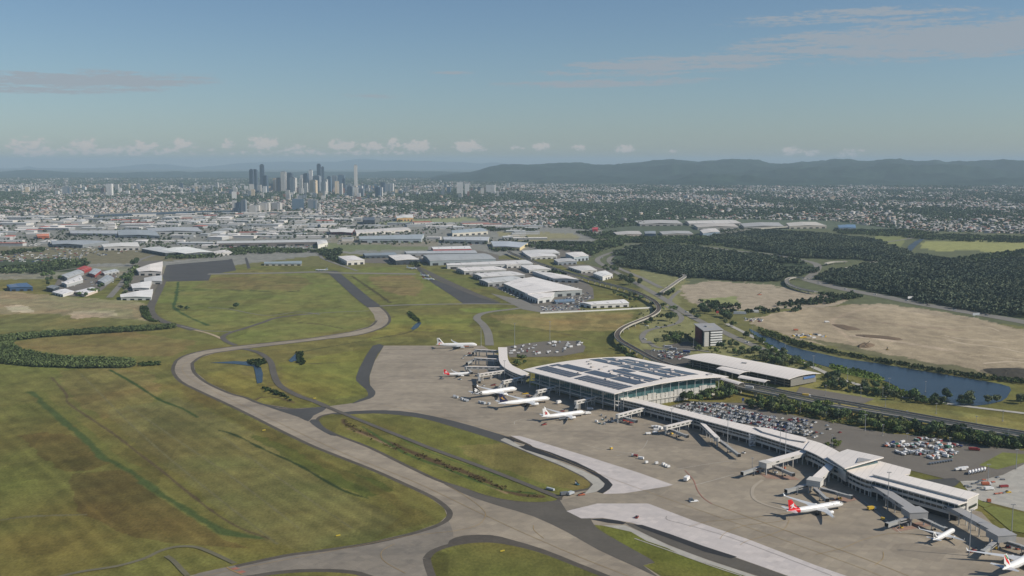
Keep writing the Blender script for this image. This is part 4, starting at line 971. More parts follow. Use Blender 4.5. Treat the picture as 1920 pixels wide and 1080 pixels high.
# ---- boarding bridges
def hbox(mb, A, B, w, z0a, z1a, z0b=None, z1b=None, mi=0):
    """level or sloping box corridor from A to B"""
    z0b = z0a if z0b is None else z0b; z1b = z1a if z1b is None else z1b
    A, B = Vector(A[:2]), Vector(B[:2]); d = (B - A).normalized(); n = Vector((-d.y, d.x)) * (w / 2)
    vs = [(*(A - n), z0a), (*(A + n), z0a), (*(B + n), z0b), (*(B - n), z0b), (*(A - n), z1a), (*(A + n), z1a), (*(B + n), z1b), (*(B - n), z1b)]
    mb.add(vs, [(3, 2, 1, 0), (4, 5, 6, 7), (0, 1, 5, 4), (1, 2, 6, 5), (2, 3, 7, 6), (3, 0, 4, 7)], mi)
def bridge(label, s, e, zt, w, arms, mat='wall', head=None, hd=3.6):
    root = empty('boarding_bridge', (0, 0, 0), 0, label, 'boarding bridge', 'boarding bridges along the piers')
    A_, B_ = Vector(P2(*s, zt)), Vector(P2(*e, zt)); d = (B_ - A_).normalized(); L = (B_ - A_).length
    zb = zt - hd
    mb = MB(); hbox(mb, A_, B_, w, zb, zt - 0.25); mb.build('corridor', M[mat], root)
    mb = MB(); hbox(mb, A_ - d * 0.2, B_ + d * 0.2, w + 0.5, zt - 0.245, zt); mb.build('roof', M['bridgegrey'] if mat == 'bridgegrey' else M['white'], root)
    n = Vector((-d.y, d.x))
    for sd in (-1, 1):
        for k in range(max(2, int(L / 7))):
            t0, t1 = (k + 0.2) / max(2, int(L / 7)), (k + 0.8) / max(2, int(L / 7))
            if w > 4.5 and k % 3: continue
            mb = MB(); o = n * sd * (w / 2 + 0.02); hbox(mb, A_ + d * L * t0 + o, A_ + d * L * t1 + o, 0.12, zb + hd * 0.42, zb + hd * 0.72); mb.build('window', M['glass'], root)
    for k in range(max(2, int(L / 16) + 1)):
        p = A_ + d * (L * (k + 0.6) / max(2, int(L / 16) + 1))
        for sd in (-1, 1):
            q = p + n * sd * (w * 0.36); MB().box((q.x, q.y, zb / 2), (0.7, 0.7, zb), math.atan2(d.y, d.x)).build('column', M['wall'], root)
    hr = head or (w * 0.62)
    hb = MB()
    if head:
        c = B_ + d * hr * 0.5; hb.box((c.x, c.y, (zb - 1.5 + zt) / 2 - .2), (hr * 2, hr * 2.2, zt - zb + 1.5), math.atan2(d.y, d.x)); hb.box((c.x, c.y, zt - 0.05), (hr * 2 + .6, hr * 2.2 + .6, 0.5), math.atan2(d.y, d.x))
        for q in ((-0.7, -0.8), (0.7, 0.8), (0.7, -0.8)):
            g = c + d * q[0] * hr + n * q[1] * hr; MB().box((g.x, g.y, zb / 2 - 0.5), (1.0, 1.0, zb - 1), math.atan2(d.y, d.x)).build('column', M['steel'], root)
    else:
        hb.tube((B_.x, B_.y, zb - 0.4), (B_.x, B_.y, zt + 0.1), hr, n=12); MB().tube((B_.x, B_.y, 0), (B_.x, B_.y, zb - 0.4), 0.9, n=8).build('column', M['steel'], root)
    hb.build('rotunda', M[mat], root)
    for (a0, a1, zc) in arms:
        C_, D_ = Vector(P2(*a0, zc + 1.4)), Vector(P2(*a1, zc + 0.9)); q = (D_ - C_).normalized(); LL = (D_ - C_).length
        mb = MB(); hbox(mb, C_, C_ + q * LL * 0.55, 3.2, zc - 1.4, zc + 1.4, zc - 1.6, zc + 1.2); t1 = mb.build('telescopic_tunnel', M['bridgegrey'], root)
        mb = MB(); hbox(mb, C_ + q * LL * 0.5, D_, 2.7, zc - 1.5, zc + 1.0, zc - 1.9, zc + 0.7); mb.build('inner_tunnel', M['wallgrey'], t1)
        m_ = Vector((-q.y, q.x))
        for sd in (-1, 1):
            mb = MB(); o = m_ * sd * 1.62; hbox(mb, C_ + o + q * 1, C_ + q * LL * 0.54 + o, 0.1, zc - 0.5, zc + 0.5, zc - 0.7, zc + 0.4); mb.build('window', M['glass'], t1)
        cb = MB(); g = D_ + q * 1.2; cb.box((g.x, g.y, zc - 0.5), (3.4, 3.6, 3.2), math.atan2(q.y, q.x)); cb.box((g.x + q.x * 1.9, g.y + q.y * 1.9, zc - 0.4), (0.6, 3.0, 2.8), math.atan2(q.y, q.x), 1); cb.build('cab', [M['wallgrey'], M['rubber']], root)
        lg = C_ + q * LL * 0.62; lb = MB()
        for sd in (-1, 1):
            o = m_ * sd * 2.0; lb.bar((lg.x + o.x, lg.y + o.y, 0.6), (lg.x + o.x, lg.y + o.y, zc + 1.2), 0.4)
        lb.bar((lg.x - m_.x * 2, lg.y - m_.y * 2, zc - 1.9), (lg.x + m_.x * 2, lg.y + m_.y * 2, zc - 1.9), 0.4); sup = lb.build('support_leg', M['steel'], root)
        wb = MB()
        for sd in (-1, 1):
            for s2 in (-0.6, 0.6):
                c = Vector((lg.x, lg.y)) + m_ * sd * 1.5 + q * s2; wb.tube((c.x - m_.x * .25, c.y - m_.y * .25, 0.6), (c.x + m_.x * .25, c.y + m_.y * .25, 0.6), 0.6, n=10)
        wb.build('wheel', M['rubber'], sup)
    return root
bridge('glazed boarding bridge nearest the tip of the short curved pier', (934, 657), (893, 655), 10, 3.6, [((893, 656), (888, 660), 5.5)])
bridge('second boarding bridge from the tip of the short curved pier', (935, 673), (892, 671), 10, 3.6, [((892, 672), (877, 679), 5.5)])
bridge('boarding bridge whose white arm drops beside the nose of the small red tailed jet', (940, 688), (874, 687), 10, 3.6, [((875, 687), (884, 697), 5.2)])
bridge('boarding bridge on the bend of the short pier pointing at an empty stand', (946, 694), (898, 701), 10, 3.8, [((898, 702), (899, 714), 5.2)])
bridge('boarding bridge at the far corner of the terminal hall serving the black tailed jet', (992, 704), (944, 714), 10.5, 3.6, [((944, 715), (936, 726), 5.5)])
bridge('boarding bridge from the middle of the hall front serving the dark blue tailed jet', (1053, 722), (1008, 732), 10.5, 3.6, [((1012, 733), (998, 746), 5.5)])
bridge('boarding bridge at the near hall corner serving the jet with red figure tail', (1122, 743), (1080, 752), 10.5, 3.6, [((1085, 752), (1080, 765), 5.5)])
bridge('boarding bridge over red and white equipment at the start of the long pier', (1208, 764), (1158, 777), 10, 3.8, [((1160, 778), (1190, 787), 5.2)])
bridge('boarding bridge on the long pier with one arm folded back over the apron', (1299, 787), (1248, 799), 10, 4.2, [((1247, 800), (1286, 815), 5.2)])
bridge('boarding bridge sloping out alone from the long pier toward the apron', (1317, 793), (1345, 820), 10, 4.2, [((1342, 819), (1384, 850), 4.8)])
bridge('wide white boarding bridge ending in two folded arms left of the curved pier', (1511, 845), (1438, 865), 11.5, 8, [((1437, 870), (1395, 884), 5.4), ((1448, 871), (1484, 886), 5.4)], head=4.2)
bridge('white boarding bridge in front of the tilted canopy behind the big red tailed jet', (1561, 868), (1530, 897), 12, 8, [((1516, 907), (1478, 917), 5.6), ((1528, 914), (1549, 933), 5.4), ((1540, 914), (1592, 928), 5.4)], 'wall', head=5.5)
bridge('grey boarding bridge slanting out from the slotted pier to the small jet', (1642, 908), (1711, 953), 11.5, 9, [((1708, 968), (1667, 980), 5.4), ((1722, 967), (1769, 988), 5.2)], 'bridgegrey', head=7)
bridge('grey boarding bridge slanting out from the very end of the pier', (1777, 944), (1872, 995), 11.5, 9, [((1868, 1013), (1845, 1031), 5.4), ((1884, 1012), (1940, 1030), 5.6)], 'bridgegrey', head=7)

# ---- multi storey car park under an arched roof
cp = empty('car_park_building', (0, 0, 0), 0, 'long open car park building under one thin arched white roof', 'car park')
q0, q1, q2, q3 = [P2(*p, 12.5) for p in ((1279, 670), (1479, 711), (1539, 700), (1340, 663))]
def cpt(u, v, z): p = lerp2(lerp2(q0, q1, u), lerp2(q3, q2, u), v); return (p[0], p[1], z + 2.4 * (1 - (2 * v - 1) ** 2))
mb = MB(); nu, nv = 20, 10; vs = [cpt(i / nu, j / nv, 12.5 - k) for k in (0, 0.7) for i in range(nu + 1) for j in range(nv + 1)]; S = (nu + 1) * (nv + 1); g = lambda i, j, k: k * S + i * (nv + 1) + j
fs = [f for i in range(nu) for j in range(nv) for f in ((g(i, j, 0), g(i + 1, j, 0), g(i + 1, j + 1, 0), g(i, j + 1, 0)), (g(i, j + 1, 1), g(i + 1, j + 1, 1), g(i + 1, j, 1), g(i, j, 1)))]
fs += [(g(i, 0, 1), g(i + 1, 0, 1), g(i + 1, 0, 0), g(i, 0, 0)) for i in range(nu)] + [(g(i, nv, 0), g(i + 1, nv, 0), g(i + 1, nv, 1), g(i, nv, 1)) for i in range(nu)] + [(g(0, j, 0), g(0, j + 1, 0), g(0, j + 1, 1), g(0, j, 1)) for j in range(nv)] + [(g(nu, j, 1), g(nu, j + 1, 1), g(nu, j + 1, 0), g(nu, j, 0)) for j in range(nv)]
mb.add(vs, fs); mb.build('roof', M['roofrib'], cp)
cf = [lerp2(lerp2(q0, q1, u), lerp2(q3, q2, u), v) for u, v in ((0.03, 0.10), (0.975, 0.10), (0.975, 0.93), (0.03, 0.93))]
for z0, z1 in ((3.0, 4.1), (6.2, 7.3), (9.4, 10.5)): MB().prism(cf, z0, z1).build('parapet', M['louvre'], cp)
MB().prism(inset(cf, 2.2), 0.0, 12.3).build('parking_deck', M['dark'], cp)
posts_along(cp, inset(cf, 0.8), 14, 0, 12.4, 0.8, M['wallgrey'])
vp = MB(); vp.prism([lerp2(lerp2(q0, q1, u), lerp2(q3, q2, u), v) for u, v in ((0.978, 0.12), (0.985, 0.12), (0.985, 0.91), (0.978, 0.91))], 1.5, 12.0); vp.build('louvre_screen', M['louvre'], cp)
MB().prism([lerp2(lerp2(q0, q1, u), lerp2(q3, q2, u), v) for u, v in ((0.986, 0.5), (0.99, 0.5), (0.99, 0.85), (0.986, 0.85))], 8.0, 11.0).build('banner', paint(96, 126, 176), cp)
c = cpt(0.47, 0.45, 13.2); MB().box(c, (7, 4, 0.8), R(-30)).build('roof_vent', M['bridgegrey'], cp)

# ---- rail and road viaducts
def viaduct(name, label, pts, w, z, th, deckmat, step, rails=False, topmat=None):
    root = empty(name, (0, 0, 0), 0, label, 'viaduct')
    wpts = [P2(*p, z) for p in smooth_px(pts, False, 5)]
    l, r = offset_line(wpts, w / 2), offset_line(wpts, -w / 2); N = len(wpts)
    def ribbon(nm, a, b, z0, z1, m, par):
        mb = MB(); vs = [(p[0], p[1], zz) for zz in (z0, z1) for ln in (a, b) for p in ln]
        I = lambda k, s, i: (k * 2 + s) * N + i
        fs = []
        for i in range(N - 1):
            fs += [(I(1, 0, i), I(1, 1, i), I(1, 1, i + 1), I(1, 0, i + 1)), (I(0, 0, i + 1), I(0, 1, i + 1), I(0, 1, i), I(0, 0, i)), (I(0, 0, i), I(1, 0, i), I(1, 0, i + 1), I(0, 0, i + 1)), (I(0, 1, i + 1), I(1, 1, i + 1), I(1, 1, i), I(0, 1, i))]
        fs += [(I(0, 0, 0), I(0, 1, 0), I(1, 1, 0), I(1, 0, 0)), (I(1, 0, N - 1), I(1, 1, N - 1), I(0, 1, N - 1), I(0, 0, N - 1))]
        mb.add(vs, fs); return mb.build(nm, m, par)
    dk = ribbon('deck', l, r, z - th, z, deckmat, root)
    if topmat: ribbon('road_surface', offset_line(wpts, w / 2 - 0.5), offset_line(wpts, -w / 2 + 0.5), z + 0.004, z + 0.06, topmat, root)
    for sd in (1, -1): ribbon('parapet', offset_line(wpts, sd * w / 2 + 0.02), offset_line(wpts, sd * (w / 2 - 0.4)), z + 0.07, z + 1.0, deckmat, root)
    acc = 0.0; k = 0
    for i in range(N - 1):
        a, b = Vector(wpts[i]), Vector(wpts[i + 1]); acc += (b - a).length
        if acc > step and k < 90:
            acc = 0; k += 1; rz = math.atan2(b.y - a.y, b.x - a.x)
            m2 = MB(); m2.box((a.x, a.y, (z - th - 1.2) / 2), (1.6, 2.2, z - th - 1.2), rz); m2.box((a.x, a.y, z - th - 0.6), (1.6, w * 0.85, 1.2), rz); m2.build('pier', M['viaduct'], root)
    if rails:
        for o in (-2.7, -1.2, 1.2, 2.7): ribbon('rail', offset_line(wpts, o + .09), offset_line(wpts, o - .09), z + 0.07, z + 0.25, M['dark'], dk)
    return root
RAIL1 = [(953, 471), (965, 477), (990, 486), (1022, 497), (1055, 508), (1085, 517), (1115, 526), (1140, 532), (1170, 540), (1192, 547), (1212, 556), (1226, 564), (1234, 573), (1234, 582), (1222, 591), (1200, 600), (1178, 609), (1163, 618), (1157, 628), (1162, 637), (1178, 647), (1198, 658), (1222, 671), (1250, 682), (1300, 697), (1345, 710), (1400, 721)]
RAIL2 = [(1400, 720), (1440, 728), (1500, 740), (1575, 752.5), (1640, 764), (1720, 778), (1788, 790), (1860, 802), (1930, 813), (2050, 835), (2400, 897)]
viaduct('rail_viaduct', 'curving concrete rail viaduct looping round the grass behind the terminal', RAIL1, 9, 8.5, 1.6, M['viaduct'], 26, True, M['trackbed'])
viaduct('rail_viaduct', 'straight dark topped rail viaduct running right from the car park building', RAIL2, 9, 8.5, 1.6, M['viaduct'], 24, True, M['trackbed'])
viaduct('road_viaduct', 'pale elevated road beside the rail viaduct in front of the car park building', [(1330, 715), (1370, 721), (1405, 729), (1475, 743), (1550, 758), (1610, 768), (1680, 779), (1760, 793), (1840, 806), (1930, 821), (2050, 842), (2400, 904)], 9, 8.0, 1.4, M['viaduct'], 24, False, M['roadgrey'])
viaduct('road_viaduct', 'curved motorway ramp bridge at the edge of the dark woodland', [(1510, 521), (1490, 520), (1477, 523), (1476, 530), (1486, 536), (1505, 542), (1530, 547)], 10, 6.0, 1.4, M['viaduct'], 30, False, M['roadgrey'])
viaduct('road_viaduct', 'pale unfinished ramp bridge rising out of the woodland', [(1545, 512), (1575, 505), (1600, 500), (1622, 495), (1642, 491)], 10, 7.0, 1.6, M['palconc'], 30, False, M['roadgrey'])
viaduct('road_viaduct', 'short pale bridge left of the unfinished ramp in the woodland', [(1548, 494), (1562, 491), (1587, 490)], 9, 7.0, 1.6, M['palconc'], 30)
viaduct('road_viaduct', 'pale sloping ramp bridge above the road junction by the sand field', [(1240, 548), (1258, 536), (1272, 526), (1284, 518), (1276, 512), (1258, 509), (1245, 507)], 9, 7.0, 1.5, M['palconc'], 28, False, M['roadgrey'])
viaduct('road_viaduct', 'long pale motorway overpass beyond the woodland in front of big warehouses', [(1350, 438), (1390, 432), (1430, 427), (1480, 424), (1530, 423)], 34, 10.0, 4.0, M['palconc'], 60, False, M['roadgrey'])
# station canopies
def canopy(label, quad, z, posts=True, cat='canopy'):
    root = empty('station_canopy', (0, 0, 0), 0, label, cat)
    a, b, c_, d = [P2(*p, z) for p in quad]
    mb = MB(); n = 8
    pt = lambda u, v, dz: (*lerp2(lerp2(a, b, u), lerp2(d, c_, u), v), z + dz + 1.6 * (1 - (2 * v - 1) ** 2))
    vs = [pt(i, j / n, k) for k in (0, -0.4) for i in (0, 1) for j in range(n + 1)]; I = lambda k, i, j: (k * 2 + i) * (n + 1) + j
    fs = []
    for j in range(n): fs += [(I(0, 0, j), I(0, 1, j), I(0, 1, j + 1), I(0, 0, j + 1)), (I(1, 0, j + 1), I(1, 1, j + 1), I(1, 1, j), I(1, 0, j)), (I(0, 0, j), I(0, 0, j + 1), I(1, 0, j + 1), I(1, 0, j)), (I(0, 1, j + 1), I(0, 1, j), I(1, 1, j), I(1, 1, j + 1))]
    fs += [(I(1, 0, 0), I(1, 1, 0), I(0, 1, 0), I(0, 0, 0)), (I(0, 0, n), I(0, 1, n), I(1, 1, n), I(1, 0, n))]
    mb.add(vs, fs); mb.build('roof', M['white'], root)
    for u in (0.08, 0.36, 0.64, 0.92):
        for v in (0.2, 0.8):
            p = pt(u, v, -0.4); MB().box((p[0], p[1], p[2] / 2), (0.5, 0.5, p[2]), 0).build('post', M['wallgrey'], root)
    return root
canopy('arched white station canopy over the rail tracks against the car park building', ((1343, 691), (1386, 702), (1407, 697), (1360, 688)), 16)
canopy('long thin white platform canopy in front of the car park building', ((1383, 708), (1434, 717), (1444, 714), (1393, 704)), 14)
canopy('white walkway canopy joining the hall roof corner to the rail viaduct', ((1350, 711), (1384, 721), (1395, 718), (1358, 708)), 13)

# ---- office block with white banded end and dark red side
ob = empty('office_block', (0, 0, 0), 0, 'seven storey office block with a white banded front and dark red side', 'office')
o0, o1, o2, o3 = [P2(*p, 25) for p in ((1302, 608), (1320, 621), (1355, 619), (1338, 607))]
of = [o0, o1, o2, o3]
MB().prism(inset(of, -1.2), 25.0, 26.0).build('roof', M['bridgegrey'], ob)
MB().prism(inset(of, 1.0), 0, 24.95).build('curtain_wall', M['glass'], ob)
fa, fb = Vector(o1), Vector(o2); rz = math.atan2(fb.y - fa.y, fb.x - fa.x); n_ = Vector((math.sin(rz), -math.cos(rz)))
for k in range(6):
    c = fa.lerp(fb, 0.66); MB().box((c.x, c.y, 2.2 + k * 4.0), ((fb - fa).length * 0.62, 2.3, 2.2), rz).build('balcony_band', M['planewhite'], ob)
c = fa.lerp(fb, 0.13); MB().box((c.x, c.y, 12), ((fb - fa).length * 0.24, 2.6, 23), rz).build('wall', M['wall'], ob)
sa, sb = Vector(o0), Vector(o1); rs = math.atan2(sb.y - sa.y, sb.x - sa.x); c = sa.lerp(sb, 0.45)
MB().box((c.x, c.y, 12.2), ((sb - sa).length * 0.55, 2.4, 23.4), rs).build('wall', pm('wall_dark_red', A(112, 42, 44), 0.7, 0.1, 0.1), ob)['label'] = 'dark red side wall'
c = sa.lerp(sb, 0.5).lerp(Vector(o2).lerp(Vector(o3), 0.5), 0.5); MB().box((c.x, c.y, 26.9), (11, 7, 1.8), rz).build('roof_plant', M['wallgrey'], ob)

# ---- warehouses: roof corners as seen, then the walls under them
def warehouse(label, quad, h, rc=(232, 226, 218), wc=(188, 186, 180), px=True, group=None, ridge=0.018, doors=True, cat='warehouse', parts=True):
    root = empty('warehouse', (0, 0, 0), 0, label, cat, group)
    q = [P2(*p, h) for p in quad] if px else quad
    if sum(q[i][0] * q[(i + 1) % 4][1] - q[(i + 1) % 4][0] * q[i][1] for i in range(4)) < 0: q = q[::-1]
    L01 = math.dist(q[0], q[1]) + math.dist(q[2], q[3]); L12 = math.dist(q[1], q[2]) + math.dist(q[3], q[0])
    if L01 < L12: q = q[1:] + q[:1]
    mA, mB_ = lerp2(q[0], q[3], 0.5), lerp2(q[1], q[2], 0.5)
    rh = min(L01, L12) / 2 * ridge; e = h
    v = [(*q[0], e), (*q[1], e), (*mB_, e + rh), (*mA, e + rh), (*q[2], e), (*q[3], e)]
    lo = [(x, y, z - 0.9) for x, y, z in v]
    mb = MB(); mb.add(v + lo, [(0, 1, 2, 3), (3, 2, 4, 5), (6, 7, 1, 0), (10, 11, 5, 4), (7, 8, 2, 1), (8, 10, 4, 2), (11, 9, 3, 5), (9, 6, 0, 3), (9, 8, 7, 6), (11, 10, 8, 9)])
    rf = mb.build('roof', roofcol(*rc), root)
    MB().prism(inset(q, 0.7), 0, h - 0.92).build('wall', wallcol(*wc), root)
    if not parts: return root
    # roof lights and a row of loading doors on the side that faces the photograph
    for k in range(3):
        t = (k + 0.5) / 3; a, b = lerp2(q[0], q[1], t), lerp2(mA, mB_, t); a2, b2 = lerp2(a, b, 0.2), lerp2(a, b, 0.85); z0, z1 = e + rh * 0.2, e + rh * 0.85
        m3 = MB(); m3.bar((*a2, z0 + 0.12), (*b2, z1 + 0.12), 1.6, 0.2); m3.build('roof_light', M['bridgegrey'], rf)
    if doors:
        cx = sum(p[0] for p in q) / 4; cy = sum(p[1] for p in q) / 4
        for i in range(4):
            a, b = Vector(q[i]), Vector(q[(i + 1) % 4]); m = (a + b) / 2; nrm = Vector(((b - a).y, -(b - a).x)).normalized()
            if nrm.y < -0.15:
                n = max(1, min(6, int((b - a).length / 16)))
                for k in range(n):
                    c = a.lerp(b, (k + 0.5) / n) - nrm * 0.65; MB().box((c.x, c.y, h * 0.24), ((b - a).length / n * 0.5, 0.3, h * 0.48), math.atan2((b - a).y, (b - a).x)).build('loading_door', M['dark'], root)
    return root
W_, G_, S_ = (234, 228, 221), (176, 178, 176), (206, 206, 202)
